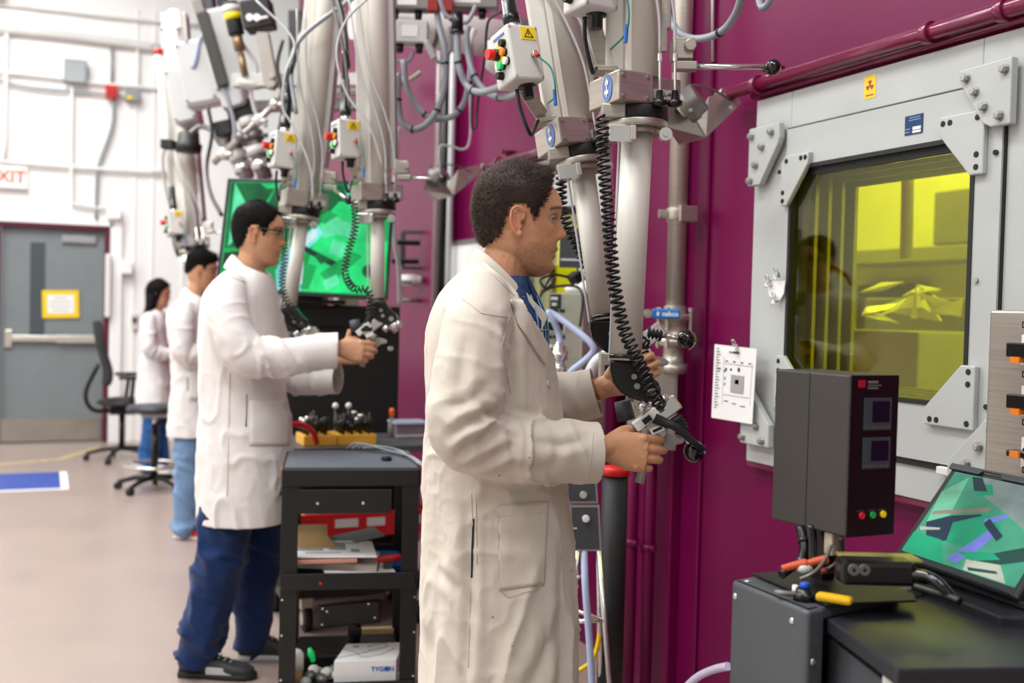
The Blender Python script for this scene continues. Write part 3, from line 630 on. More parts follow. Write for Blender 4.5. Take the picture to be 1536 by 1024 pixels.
# black drum with a red lid
p_ = V(923, 712, 3.3)
t = thing('lidded_cylinder', (p_.x, p_.y, 0), 'tall black cylinder with a bright red cap behind the foreground man\'s near hand', 'cylinder')
MB().cyl((p_.x, p_.y, 0), (p_.x, p_.y, p_.z), .040, n=24).build('cylinder_body', rubber, t)
MB().lathe((p_.x, p_.y, p_.z), Z3, [(0, .045), (.02, .045), (.026, .04), (.03, .02)], 24).build('red_cap', redp, t)
cable([(1092, 999, 1.9), (1070, 1004, 1.95), (1045, 1016, 2.0), (1020, 1040, 2.05)], .0075, mat('lilac_cable', 'c6bcd8', .35), 'pale lilac cable leaving the left side of the foreground grey cabinet')

# ================================================================ TELEMANIPULATORS
def control_box(c, e, s, par, flip=1):
    # e = frame (right, back, up) of the box; buttons on its left face
    w_, dp, h = .085*s, .085*s, .135*s
    bx = MB().box(c, (w_, dp, h), e).build('control_box', ltgrey, par, bevel=.006*s)
    F_ = c-e[1]*dp/2
    lb = F_-e[1]*.001+e[0]*.012*s+e[2]*.045*s
    MB().box(lb, (.04*s, .002, .03*s), e).build('warning_label', yellow, bx)
    mb = MB(); A_ = lb-e[1]*.0014
    tri = [(0, .012), (.013, -.010), (-.013, -.010)]; ti = [(0, .008), (.0095, -.0082), (-.0095, -.0082)]
    for i in range(3):
        a, b_ = tri[i], tri[(i+1) % 3]; c_, d_ = ti[i], ti[(i+1) % 3]
        mb.prism([(a[0]*s, a[1]*s), (b_[0]*s, b_[1]*s), (d_[0]*s, d_[1]*s), (c_[0]*s, c_[1]*s)], A_, e[0], e[2], -e[1]*.0006)
    mb.prism([(q[0]*s, q[1]*s) for q in ((.001, .006), (-.003, -.001), (0, -.001), (-.001, -.007), (.003, 0), (0, 0))], A_, e[0], e[2], -e[1]*.0006)
    mb.build('label_mark', inkm, bx)
    for dx, dz in ((-.036, .06), (-.036, -.06), (.036, -.06), (.036, .06)): MB().cyl(F_+e[0]*dx*s+e[2]*dz*s, F_+e[0]*dx*s+e[2]*dz*s-e[1]*.0015, .003*s, n=8).build('lid_screw', alu2, bx)
    Lf = c-e[0]*w_/2
    for (dy, dz, r, ln, m_, nm) in ((.015, .012, .013, .03, redp, 'stop_button'), (-.018, .028, .009, .012, black_pl, 'button'), (-.018, .006, .009, .013, orangep, 'lit_button'), (.012, -.018, .009, .012, whitep, 'button'), (-.004, -.022, .009, .016, greenp, 'green_button'), (-.024, -.018, .009, .012, whitep, 'button'), (.010, -.042, .009, .016, black_pl, 'button')):
        p = Lf+e[1]*dy*s+e[2]*dz*s; MB().cyl(p, p-e[0]*ln*s*.4, r*1.1*s, n=14).build('button_collar', black_pl, bx)
        MB().cyl(p-e[0]*ln*s*.4, p-e[0]*ln*s, r*s, n=14).build(nm, m_, bx, bevel=.001)
    MB().box(Lf-e[0]*.0008+e[2]*.008*s, (.001, .03*s, .05*s), e).build('button_plate', yellow, bx)
    MB().box(Lf-e[0]*.0008+e[2]*.05*s, (.001, .05*s, .006*s), e).build('box_print', mat('blue_print', '5470a8', .5), bx)
    k = F_ - e[1]*.002 + e[0]*.016*s - e[2]*.008*s
    MB().cyl(k, k-e[1]*.014*s, .0065*s, n=12).build('socket', chrome, bx)
    MB().cyl(k-e[1]*.014*s, k-e[1]*.02*s-e[2]*.012*s, .005*s, n=10).build('red_plug', redp, bx)
    b0 = c-e[2]*h/2+e[0]*.015*s
    MB().lathe(b0, -e[2], [(0, .022*s), (.004, .022*s), (.005, .014*s), (.03*s, .013*s)], 16).build('cable_gland', black_pl, bx)
    t0 = c+e[2]*h/2+e[0]*.0*s
    MB().lathe(t0, e[2], [(0, .018*s), (.02*s, .018*s)], 16).build('conduit_collar', chrome, bx)
    MB().lathe(t0+e[2]*.02*s, e[2], [(0, .02*s), (.02*s, .022*s), (.021*s, .019*s), (.1*s, .017*s), (.13*s, .017*s)], 16).build('cable_boot', black_pl, bx)
    return k, b0, t0

def manip(label, d, top, K, E, dE=None, s=1., yaw=-25, lr=.034, box=None, coil=None, ball=None, lever=True, gs=(0, 0), simple=False, group='telemanipulator arms', leftblk=True, name='telemanipulator_arm'):
    """a master arm hanging in front of its window; top, K (collar), E (end of lower tube) as pixels at depth d"""
    T_ = V(top[0], top[1], d+top[2]); K_ = V(K[0], K[1], d); E_ = V(E[0], E[1], d+(dE or 0))
    ez = (T_-K_).normalized(); 
    ex = (R0*math.cos(math.radians(yaw))+D0*math.sin(math.radians(yaw))); ex = (ex-ez*ex.dot(ez)).normalized(); ey = ez.cross(ex)
    er = (R0-ez*R0.dot(ez)).normalized(); ea = ez.cross(er)
    root = thing(name, K_-Z3*.5, label, 'manipulator', group)
    l = lambda x, y, z: K_+(ex*x+ey*y+ez*z)*s
    r_ = lambda x, y, z: K_+(er*x+ea*y+ez*z)*s
    L = (T_-K_).length/s
    # upper tube: rounded tube with ribs and back channel
    MB().cyl(r_(.018, -.005, .03), r_(.018, -.005, L), .043*s, n=28).build('upper_tube', alu, root)
    mb = MB()
    mb.box(r_(-.038, .02, (L+.03)/2), (.045*s, .075*s, (L-.03)*s), (er, ea, ez)).box(r_(-.012, -.03, (L+.03)/2), (.016*s, .02*s, (L-.03)*s), (er, ea, ez))
    mb.build('ribbed_channel', alu, root, bevel=.004*s)
    MB().box(r_(.066, .03, (L+.14)/2), (.03*s, .08*s, (L-.14)*s), (er, ea, ez)).build('side_channel', alu2, root, bevel=.003*s)
    MB().box(r_(.066, -.006, .14+.05), (.012*s, .01*s, .2*s), (er, ea, ez)).build('slide_rail', steel, root)
    # collar block
    e = (ex, ey, ez)
    cb = MB().box(l(-.03, 0, 0), (.085*s, .13*s, .065*s), e).box(l(.055, .01, .003), (.085*s, .10*s, .058*s), e).build('collar_block', steel, root, bevel=.004*s)
    for z_ in (-.022, .022):
        for x_ in (-.06, .0): MB().cyl(l(x_, -.066, z_), l(x_, -.070, z_), .0045*s, n=8).build('cap_screw', boltm, cb)
    MB().box(l(.055, -.042, -.005), (.06*s, .003*s, .02*s), e).build('nameplate', ltgrey, cb)
    if not simple:
        text('CRL-480', .013*s, l(.034, -.0445, -.005), ex, ez, inkm, cb)
        em = MB().prism([(.02*s*math.cos(2*PI*i/24), .028*s*math.sin(2*PI*i/24)) for i in range(24)], l(-.0728, -.02, 0), -ey, ez, -ex*.0015*s).build('blue_emblem', bluesticker, cb)
        mb = MB().box(l(-.0755, -.02, .012), (.001, .012*s, .010*s), e).box(l(-.0755, -.02, -.008), (.001, .016*s, .008*s), e).box(l(-.0755, -.02, .002), (.001, .003*s, .04*s), e); mb.build('emblem_mark', paper, cb)
    # foam, flange, clamps
    MB().box(r_(-.045, .0, -.047), (.05*s, .11*s, .03*s), (er, ea, ez)).build('steel_shoe', steel, root, bevel=.003*s)
    MB().cyl(r_(.015, 0, -.062), r_(.015, 0, -.032), .062*s, n=28).build('foam_ring', rubber, root, bevel=.004*s)
    MB().cyl(r_(.01, 0, -.078), r_(.01, 0, -.062), .066*s, n=28).cyl(r_(.01, 0, -.09), r_(.01, 0, -.078), .05*s, n=28).build('flange', steel, root, bevel=.002*s)
    MB().box(r_(-.03, -.045, -.095), (.05*s, .025*s, .036*s), (er, ea, ez)).box(r_(-.005, -.062, -.095), (.012*s, .01*s, .03*s), (er, ea, ez)).build('flange_clamp', chrome, root, bevel=.0015); MB().cyl(r_(.065, -.03, -.095), r_(.065, -.05, -.095), .014*s, n=16).cyl(r_(.065, -.05, -.095), r_(.065, -.055, -.095), .006*s, n=10).build('clamp_knob', chrome, root)
    # pull knobs and their cables
    for x_ in (.05, .082):
        k = r_(x_, -.062, -.03)
        MB().lathe(k-ez*.012*s, ez, [(0, .006*s), (.004*s, .016*s), (.012*s, .016*s), (.016*s, .009*s), (.035*s, .007*s)], 14).build('pull_knob', black_pl, root)
        MB().cyl(k+ez*.02*s, k+ez*.10*s, .003*s, n=8).cyl(k+ez*.085*s, k+ez*.10*s, .0055*s, n=8).build('plunger_rod', chrome, root)
        MB().tube([k+ez*.1*s, k+ez*.2*s-er*.005*s, k+ez*.32*s-er*.035*s, k+ez*.48*s-er*.09*s, k+ez*.75*s-er*.13*s+ea*.02], .0035*s, n=6).build('control_cable', cable_l, root)
    # lower tube
    lt0 = r_(.01, 0, -.085); lz = (lt0-E_).normalized()
    MB().cyl(lt0, E_, lr*s, n=28).build('lower_tube', alu, root)
    MB().cyl(E_+lz*.004, E_+lz*.012, (lr+.002)*s, n=24).build('end_band', black_pl, root)
    MB().cyl(lt0+er*-.038*s, E_+er*-.038*s*.9, .003*s, n=6).build('tube_cable', cable_l, root)
    # elbow, wrist
    q = lambda x, z, y=0: E_+(R0*x+Z3*z+D0*y)*s
    el = MB().extr([q(x, z, -.022) for x, z in ((-.033, .002), (.033, .002), (.036, -.008), (.05, -.026), (.07, -.043), (.077, -.06), (.07, -.078), (.056, -.086), (.035, -.085), (.01, -.078), (-.01, -.066), (-.026, -.046), (-.033, -.02))], D0*.046*s, sm=False).build('elbow_cover', black_pl, root, bevel=.008*s, seg=3)
    for x, z, r in ((.017, -.032, .006), (.024, -.052, .0065), (.055, -.062, .009)): MB().cyl(q(x, z, -.026), q(x, z, -.021), r*s, n=14).build('elbow_screw', boltm, el)
    g_ = lambda x, z, y=0: q(x+gs[0], z+gs[1], y)
    dg = (R0*.62-Z3*.78).normalized(); dp = (R0*.78+Z3*.62).normalized()
    MB().cyl(q(.052, -.07), q(.052, -.07)+dg*.045*s, .021*s, n=20).cyl(q(.045, -.09, -.02), q(.028, -.105, -.02), .012*s, n=14).cyl(q(.075, -.075, -.01), q(.086, -.085, -.01), .014*s, n=14).build('wrist_joint', chrome, root)
    hp = ball or [(.108, -.117), (.128, -.155), (.151, -.19)]
    gd = (dg, D0, dp)
    g = MB().box(g_(.083, -.105), (.035*s, .04*s, .075*s), gd).build('grip_block', chrome, root, bevel=.003*s)
    MB().box(g_(.045, -.122, -.012), (.022*s, .035*s, .06*s), gd).build('grip_white_block', whitep, g, bevel=.002*s)
    MB().box(g_(.046, -.122, -.031), (.012*s, .003*s, .02*s), gd).build('block_slot', black_pl, g)
    MB().box(g_(.068, -.142, -.015), (.02*s, .03*s, .045*s), (Z3*.9+R0*.43, D0, (R0*.9-Z3*.43))).build('grip_fork', alu2, g, bevel=.003*s)
    pl_ = MB().box(g_(.068, -.142, -.031), (.014*s, .002*s, .03*s), (Z3*.9-R0*.43, D0, (R0*.9+Z3*.43))).build('maker_plate', paper, g)
    if not simple: MB().box(g_(.068, -.142, -.0325), (.006*s, .001*s, .02*s), (Z3*.9-R0*.43, D0, (R0*.9+Z3*.43))).build('maker_print', inkm, g)
    MB().extr([g_(x, z, -.01) for x, z in ((.075, -.15), (.115, -.155), (.13, -.163), (.127, -.172), (.105, -.178), (.085, -.195), (.07, -.19))], D0*.008*s).cyl(g_(.115, -.166, -.014), g_(.115, -.166, .0), .006*s, n=12).cyl(g_(.088, -.175, -.014), g_(.088, -.175, .0), .006*s, n=12).build('trigger_plate', alu2, g)
    MB().cyl(g_(.066, -.14, .01), g_(.038, -.262, .005), .0105*s, n=14).build('handle_bar', alu2, g)
    MB().cyl(g_(-.0, -.09, .04), g_(.01, -.13, .04), .018*s, .020*s, n=16).build('rubber_grip', mat('grey_rubber', '4a4d54', .5), g)
    b0, b1, b2 = [q(x, z, -.01) for x, z in hp]; dv = (b2-b0).normalized()
    MB().lathe(b0, dv, [(i*.0045*s, (.017 if i % 2 else .012)*s) for i in range(9)], 16).build('rubber_bellows', rubber, root)
    MB().cyl(b0+dv*.035*s, b2, .0065*s, n=12).build('ball_rod', chrome, root)
    MB().sphere(b2, .0235*s, nu=24, nv=16).build('ball_knob', black_gl, root)
    if ball is None:
        MB().tube([q(.062, -.118, -.03), q(.085, -.128, -.035), (b0+b1)/2-D0*.03*s+R0*-.01, b2+R0*.0-D0*.028*s+Z3*.018*s, b2+R0*.018*s-D0*.012*s+Z3*.01*s, b2+R0*.01*s+Z3*.014*s], lambda u: (.011-.006*u)*s, n=10).build('grip_cable', rubber, root)
    if coil:
        pts = [V(*c) for c in coil]
        MB().coil(pts, .0105*s*1.15, .0135*s, .0034*s, n=6 if not simple else 4, seg=12 if not simple else 8).build('coil_cord', cordm, root)
    if box:
        e_b = frame2(ez, R0*math.cos(math.radians(box[3]))+D0*math.sin(math.radians(box[3])))
        c = V(box[0], box[1], d+box[2]); k, b0, t0 = control_box(c, e_b, s, root)
        # bracket strap down to the collar
        st = c+e_b[1]*.03*s-ez*.05*s+e_b[0]*.02*s; en = K_-er*.06*s+ez*.05*s
        v_ = (en-st); L_ = v_.length; zz = v_.normalized(); xx = (er-zz*er.dot(zz)).normalized()
        MB().box((st+en)/2, (.034*s, .006*s, L_), (xx, zz.cross(xx), zz)).box(en, (.05*s, .05*s, .012*s), (er, ea, ez)).build('box_strap', steel, root, bevel=.002)
        MB().tube([k-e_b[1]*.02*s-e_b[2]*.012*s, k-e_b[1]*.03*s-ez*.05*s+er*.02*s, k-ez*.11*s+er*.035*s-ea*.02*s, en+ez*.04*s+er*.01-ea*.02*s], .0022*s, n=6).build('earth_wire', mat('teal_wire', '0d7f7a', .4), root)
        w0 = k-ez*.11*s+er*.035*s-ea*.02*s; MB().cyl(w0+ez*.012*s, w0-ez*.025*s-er*.003, .0045*s, n=8).build('wire_splice', bluep, root)
        MB().tube([b0-e_b[0]*.03*s-ez*.01*s, b0-e_b[0]*.028*s-ez*.06*s, b0-ez*.12*s-e_b[0]*.01*s, en-er*.02*s-ea*.02*s, en+er*.0-ea*.01*s], .005*s, n=8).build('control_lead', black_pl, root)
        if len(box) > 4: MB().tube([t0+ez*.13*s, t0+ez*.25*s]+[V(*p) for p in box[4]], .012*s, n=10).build('feed_cable', black_pl, root)
    if lever:
        a = r_(.085, .01, .10); c = r_(.105, -.01, .065) if lever is True else q(0, 0)
        MB().box(r_(.105, 0, .095), (.045*s, .04*s, .045*s), (er, ea, ez)).box(r_(.11, -.01, .057), (.05*s, .03*s, .018*s), (er, ea, ez)).cyl(r_(.12, -.03, .1), r_(.12, .0, .1), .013*s, n=14).build('lever_clamp', steel, root, bevel=.002)
        b3 = r_(.30, -.01, .057) if lever is True else V(*lever)
        MB().cyl(r_(.11, -.01, .057), b3, .0065*s, n=12).build('lever_rod', chrome, root); MB().sphere(b3, .0175*s, nu=20, nv=14).build('lever_knob', black_gl, root)
    return root
def frame2(z, xh):
    z = z.normalized(); x = (xh-z*xh.dot(z)).normalized(); return (x, z.cross(x), z)

# the near window's pair
manip('nearest manipulator arm, upright, whose lower tube ends at the foreground man\'s near hand', 2.30, (952, -420, .0), (949, 141), (938, 541), dE=-.02, yaw=24,
      box=(886, -28, -.06, 30), coil=[(903, 172, 2.2), (905, 235, 2.2), (911, 300, 2.2), (916, 370, 2.2), (922, 430, 2.2), (935, 490, 2.2), (952, 530, 2.19), (968, 560, 2.19), (980, 590, 2.19), (992, 612, 2.21)])
manip('tilted manipulator arm with a white control box in front of the foreground man\'s face', 2.62, (760, -420, .12), (860, 207), (905, 480), dE=-.05, yaw=24, lr=.0295,
      box=(776, 88, -.08, 30, [(760, -60, 2.6), (740, -160, 2.8)]), coil=[(843, 238, 2.64), (842, 300, 2.66), (850, 335, 2.66), (866, 370, 2.66), (888, 412, 2.66), (908, 440, 2.64), (920, 470, 2.6), (946, 498, 2.55), (972, 520, 2.5)], ball=[(.105, -.028), (.15, -.034), (.2, -.041)], gs=(.03, .068), lever=False)
# second bay's pair
manip('rearward left manipulator arm hanging before the green monitor, beside his face', 4.45, (506, -250, .0), (452, 300), (434, 462), s=1.08, yaw=24, lr=.026, simple=True,
      box=(424, 226, -.1, 30, [(432, 120, 4.4), (450, 60, 4.5), (470, 30, 4.6)]), coil=[(424, 318, 4.35), (427, 380, 4.35), (424, 430, 4.35), (440, 470, 4.35), (455, 490, 4.35)], lever=(523, 300, 4.35))
manip('rearward right manipulator arm gripped by the bespectacled man, before the green monitor', 4.08, (553, -300, .0), (562, 291), (566, 452), s=1.04, yaw=24, lr=.026, simple=True,
      box=(519, 210, -.08, 30, [(521, 100, 4.0), (514, 30, 4.1), (500, -20, 4.2)]), coil=[(531, 300, 3.95), (533, 340, 3.95), (522, 380, 3.95), (518, 410, 3.95), (530, 432, 3.93), (550, 434, 3.93), (556, 450, 3.93), (554, 475, 3.93)], ball=[(-.02, -.05), (-.03, -.08), (-.035, -.1)], gs=(-.09, .02), lever=(664, 268, 4.05))
# far bay arm, above the second man's head
manip('ribbed grey far manipulator arm above the head of the man in light jeans', 6.9, (258, 20, .3), (287, 366), (292, 400), s=1.15, yaw=24, simple=True,
      box=(262, 336, -.1, 30), lever=(350, 352, 6.9))
# cables around the upper tubes of the second pair
cable([(384, 0, 4.4), (440, 60, 4.35), (428, 110, 4.3), (424, 160, 4.3), (440, 190, 4.3), (465, 250, 4.3), (470, 300, 4.32)], .0045, cable_l, 'thin pale cable looping down past the rearward left manipulator\'s control box', n=8)
cable([(560, -10, 3.8), (520, 30, 3.8), (505, 80, 3.8), (520, 140, 3.8), (555, 190, 3.8), (575, 250, 3.83)], .0045, cable_l, 'thin pale cable crossing the rearward right manipulator\'s upper tube', n=8)
cable([(540, -10, 4.2), (490, 25, 4.3), (450, 60, 4.35), (436, 100, 4.35), (444, 170, 4.3)], .009, hosegrey, 'grey cable arching over the rearward left manipulator', n=8)
cable([(524, 160, 3.9), (518, 90, 3.88), (505, 30, 3.88), (490, -20, 3.9)], .006, alud, 'grey lead rising from the rearward right control box', n=8)
# ================================================================ OVERHEAD CLUSTER, BAY TWO
t = thing('through_tube', V(650, 62, 4.9), 'thick white horizontal tube of the rear manipulators running into the magenta wall', 'tube')
a = Vector((1.2, 4.55, V(700, 50, 4.8).z)); MB().cyl(a, (2.085, 4.55, a.z), .085, n=28).build('tube_barrel', whitep, t)
MB().cyl((1.95, 4.55, a.z), (2.09, 4.55, a.z), .11, n=28).cyl((1.55, 4.55, a.z), (1.57, 4.55, a.z), .09, n=28).build('tube_flange', alud, t, bevel=.003)
p_ = V(752, 85, 4.7)
MB().lathe(p_, Z3*-1, [(-.07, .03), (-.06, .07), (.0, .075), (.05, .07), (.085, .02)], 20).build('rounded_canister', whitep, t)
def jbox(px, py, w_, h_, d, label, m_=ltgrey, glands=True):
    c = V(px, py, d); t_ = thing('cable_box', c-Z3*h_/2, label, 'electrical box')
    MB().box(c, (w_, .08, h_), (R0, D0, Z3)).build('box_body', m_, t_, bevel=.005)
    MB().box(c-D0*.042, (w_*.45, .002, h_*.5), (R0, D0, Z3)).build('box_label', paper, t_)
    if glands:
        for x_ in (-.3, .25): MB().cyl(c+R0*x_*w_-Z3*h_/2, c+R0*x_*w_-Z3*(h_/2+.035), .018, .014, n=12).build('cable_gland', black_pl, t_)
    return t_
jbox(616, 50, .145, .09, 4.4, 'pale cable box with a label hung above the magenta wall cables')
jbox(612, 6, .18, .06, 4.5, 'grey cable box at the top edge above the pale labelled box', alud)
jbox(700, 2, .26, .07, 4.4, 'wide metal cable box at the top edge beside the red blocks', alud)
for px, lb in ((650, 'left'), (672, 'right')):
    c = V(px, 2, 4.35); tag(MB().box(c, (.045, .05, .09), (R0, D0, Z3)).build('red_block', mat('dark_red_block', 'a01814', .4), None, bevel=.004), 'small dark red block among the overhead cables, %s of two' % lb, 'block', 'red overhead blocks')
H = hosegrey
g_ = 'thick grey hose loops over the magenta wall'
cable([(598, 110, 4.3), (597, 150, 4.3), (602, 180, 4.3), (618, 194, 4.3), (640, 186, 4.3), (658, 160, 4.3), (668, 120, 4.3), (666, 70, 4.3), (657, 30, 4.35), (652, -20, 4.4)], .0135, H, 'lowest grey hose loop, a deep U left of the near control box', 'hose', 'hose', g_, ties=(.12, .35, .55, .75))
cable([(606, 90, 4.35), (610, 130, 4.35), (630, 165, 4.35), (650, 178, 4.35), (675, 176, 4.33), (694, 158, 4.32), (702, 130, 4.3), (706, 90, 4.3), (702, 40, 4.3)], .0125, H, 'wide shallow grey hose loop crossing the deep U loop', 'hose', 'hose', g_, ties=(.3, .6, .8))
cable([(686, 40, 4.0), (686, 70, 4.0), (690, 105, 4.0), (702, 130, 4.0), (720, 138, 3.9), (745, 132, 3.7), (770, 120, 3.4)], .013, H, 'grey hose hanging from the black gland and passing behind the near control box', 'hose', 'hose', g_, ties=(.3, .6))
cable([(700, 40, 4.1), (702, 80, 4.1), (712, 115, 4.05), (730, 138, 4.0), (750, 146, 3.8), (772, 142, 3.5), (784, 132, 3.3)], .012, H, 'second grey hose reaching lowest behind the near control box', 'hose', 'hose', g_, ties=(.35, .7))
cable([(658, -10, 4.2), (666, 18, 4.2), (680, 30, 4.2), (698, 34, 4.2), (708, 22, 4.2), (714, 8, 4.2)], .009, H, 'small grey hose loop at the very top beside the red blocks', 'hose', 'hose', g_, ties=(.4,))
cable([(643, 60, 4.4), (650, 80, 4.4), (656, 92, 4.4), (668, 90, 4.4), (676, 70, 4.4), (676, 40, 4.4)], .008, H, 'thin grey lead curling under the pale labelled box', 'hose', 'hose', g_)
cable([(584, 85, 4.4), (596, 92, 4.4), (612, 92, 4.4), (620, 78, 4.4)], .008, H, 'short grey lead under the gland of the pale labelled box', 'hose', 'hose', g_)
cable([(588, 134, 4.35), (600, 128, 4.35), (606, 112, 4.35), (604, 90, 4.35)], .009, cable_l, 'pale lead joining the deep U hose loop at the left', 'hose', 'hose', g_)
tag(MB().cyl(V(686, 20, 4.0), V(686, 46, 4.0), .022, n=16).cyl(V(686, 46, 4.0), V(686, 50, 4.0), .026, n=16).build('black_gland', black_pl), 'black cable gland hanging from the wide metal box', 'cable gland')
cable([(752, 18, 3.6), (735, 28, 3.8), (730, 45, 3.9), (728, 80, 4.0), (722, 120, 4.1), (716, 160, 4.2), (714, 190, 4.2), (708, 190, 4.2), (708, 150, 4.2), (715, 110, 4.2)], .005, cable_d, 'thin dark lead looping down to a long hairpin left of the near control box', n=8)
cable([(704, 100, 5.0), (704, 215, 5.0), (672, 218, 5.0), (660, 222, 5.0), (660, 262, 5.0)], .006, cable_l, 'thin pale tube with square bends above the far swivel alarm', n=8)
tag(MB().tube([V(640, 62, 4.3), V(646, 75, 4.3), V(652, 88, 4.3)], .014, n=10).build('cord_grip', cable_l), 'braided pale cord grip by the deep U hose loop', 'cord grip')
tag(MB().tube([V(631, 108, 4.3), V(622, 115, 4.3), V(614, 120, 4.3)], .010, n=10).build('foam_plug', mat('tan_foam', 'b0a898', .7)), 'short tan plug on a wire under the pale labelled box', 'plug')
tag(MB().tube([V(712, 44, 4.25), V(706, 58, 4.25), V(703, 68, 4.25)], .012, n=10).build('white_plug', whitep), 'white elongated plug hanging below the horizontal tube', 'plug')
cable([(597, 190, 5.2), (594, 250, 5.2), (590, 310, 5.2), (592, 360, 5.2), (598, 400, 5.2), (600, 460, 5.2)], .012, cable_l, 'pale vertical hose down the magenta wall right of the monitor')
# clamp for lever behind second pair
# ---- beams and gear behind, bay three/four: far cluster
def gearbox(px, py, w_, h_, d, tilt, label, m_=whitep, name='drive_box', dep=.16, extra=None):
    c = V(px, py, d); a = math.radians(tilt); e = (R0*math.cos(a)+Z3*math.sin(a), D0, Z3*math.cos(a)-R0*math.sin(a))
    t_ = thing(name, c-Z3*h_/2, label, 'drive box'); MB().box(c, (w_, dep, h_), e).build('box_body', m_, t_, bevel=.012)
    MB().box(c-D0*(dep/2+.006), (w_*.9, .012, h_*.92), e).build('box_cover', m_, t_, bevel=.005)
    mb = MB()
    for sx in (-.4, .4):
        for sz in (-.42, .42): mb.cyl(c+e[0]*sx*w_+e[2]*sz*h_-D0*(dep/2+.01), c+e[0]*sx*w_+e[2]*sz*h_-D0*(dep/2+.018), .009, n=8)
    mb.build('cover_screws', alud, t_); return t_
greyw = mat('offwhite_drive_paint', 'c4c5c5', .45, var=.03)
gearbox(300, 112, .21, .40, 6.6, 12, 'large off-white tilted drive box of the far manipulators, nearest the white wall', greyw)
gearbox(277, 146, .15, .36, 6.9, 13, 'narrower off-white drive box just behind and left of the large tilted one', greyw)
gearbox(262, 82, .13, .35, 7.2, 3, 'grey-white drive cylinder housing at the far left of the overhead cluster', ltgrey)
gearbox(338, 80, .20, .52, 6.3, 14, 'long off-white tilted plate housing beside the black rail', greyw, dep=.1)
gearbox(352, 148, .14, .13, 6.2, 20, 'short off-white tilted block below the long plate housing', greyw)
def bar(px0, py0, px1, py1, r, d, m_, label, name='rail', cat='rail', sq=True, d1=None):
    a, c = V(px0, py0, d), V(px1, py1, d1 or d)
    z = (a-c).normalized(); x = (R0-z*R0.dot(z)).normalized()
    mb = MB().box((a+c)/2, (2*r, 2*r, (a-c).length), (x, z.cross(x), z)) if sq else MB().cyl(a, c, r, n=18)
    return tag(mb.build(name, m_, None, bevel=.004 if sq else 0), label, cat)
bar(304, 20, 336, 130, .032, 6.1, mat('dark_rail', '3a3a34', .4, .4), 'black slotted rail running down the tilted drive housing', 'slotted_rail')
bar(296, 0, 312, 52, .028, 6.1, alud, 'bare metal rail head at the top of the black slotted rail', 'rail_head')
t = thing('cable_chain_head', V(392, 45, 5.9), 'black tilted motor head with white connectors at the top centre-left', 'motor head')
e = (R0*.985+Z3*.17*-1, D0, Z3*.985+R0*.17)
e = ((R0*.98+Z3*.2).normalized(), D0, (Z3*.98-R0*.2).normalized())
c = V(388, 24, 5.9); MB().box(c, (.16, .14, .16), e).build('motor_body', black_mt, t, bevel=.01)
MB().cyl(c-D0*.07-Z3*.03-R0*.03, c-D0*.085-Z3*.03-R0*.03, .02, n=12).cyl(c-D0*.07-Z3*.03+R0*.01, c-D0*.085-Z3*.03+R0*.01, .02, n=12).build('connector_cap', paper, t)
MB().box(c-D0*.08-Z3*.03+R0*.045, (.05, .02, .012), e).build('connector_pin', paper, t)
t = thing('swing_arm', V(404, 120, 5.9), 'grey-brown tapered swing arm hanging from the black motor head', 'arm')
MB().extr([V(384, 48, 5.85), V(402, 48, 5.85), V(416, 122, 5.85), V(410, 134, 5.85), V(400, 132, 5.85), V(394, 118, 5.85)], D0*.05).build('arm_plate', mat('bare_arm_metal', 'a09a92', .4, .5), t, bevel=.004)
for py in (112, 125): MB().cyl(V(407, py, 5.85), V(407, py, 5.82), .018, n=14).build('arm_bolt', ltgrey, t)
def blk(px0, py0, px1, py1, d, m_, label, name, cat, dep=.1, bevel=.006, tilt=0):
    a, c = V(px0, py0, d), V(px1, py1, d); w_ = abs((c-a).dot(R0)); h_ = abs((c-a).z); al = math.radians(tilt)
    e = (R0*math.cos(al)+Z3*math.sin(al), D0, Z3*math.cos(al)-R0*math.sin(al))
    return tag(MB().box((a+c)/2, (w_, dep, h_), e).build(name, m_, None, bevel=bevel), label, cat)
blk(436, 18, 455, 90, 6.2, mat('charcoal_case', '454648', .5), 'charcoal upright motor case between the swing arm and the rearward left arm', 'motor_case', 'motor case', tilt=2)
t = thing('servo_motor', V(350, 50, 5.95), 'black cylindrical motor with a yellow label beside the long plate housing', 'motor')
c = V(350, 28, 5.95); ez_ = (Z3*.96-R0*.22).normalized(); MB().cyl(c-ez_*.09, c+ez_*.09, .045, n=20).build('motor_body', black_mt, t, bevel=.006)
MB().cyl(c-ez_*.01, c+ez_*.028, .0465, n=20).build('yellow_label', yellow, t); MB().cyl(c+ez_*.03, c+ez_*.07, .0475, n=20).build('grey_cap', ltgrey, t)
MB().cyl(c-ez_*.18, c-ez_*.09, .03, n=16).cyl(c-ez_*.32, c-ez_*.2, .02, n=16).build('motor_shaft', mat('bronze_shaft', '8c7658', .35, .6), t)
blk(330, 0, 345, 28, 6.3, black_mt, 'small black block at the top between rail and motor', 'motor_mount', 'motor block', tilt=12)
blk(308, -10, 322, 30, 6.4, dkgrey, 'dark bluish panel at the top left of the motor cluster', 'dark_board', 'board', tilt=8)
blk(343, 152, 382, 178, 6.2, black_mt, 'black clamp block joining two tilted grey tubes', 'clamp_block', 'clamp block', tilt=14)
blk(324, 182, 350, 204, 6.3, black_mt, 'smaller black clamp block low in the cluster', 'clamp_block', 'clamp block', tilt=14)
bar(338, 190, 372, 268, .045, 6.4, mat('tube_grey', 'a09c96', .4, .5), 'left one of the two tilted grey tubes reaching down behind the monitor', 'tilted_tube', 'tube', False)
bar(370, 170, 398, 268, .045, 6.2, alud, 'right one of the two tilted grey tubes reaching down behind the monitor', 'tilted_tube', 'tube', False)
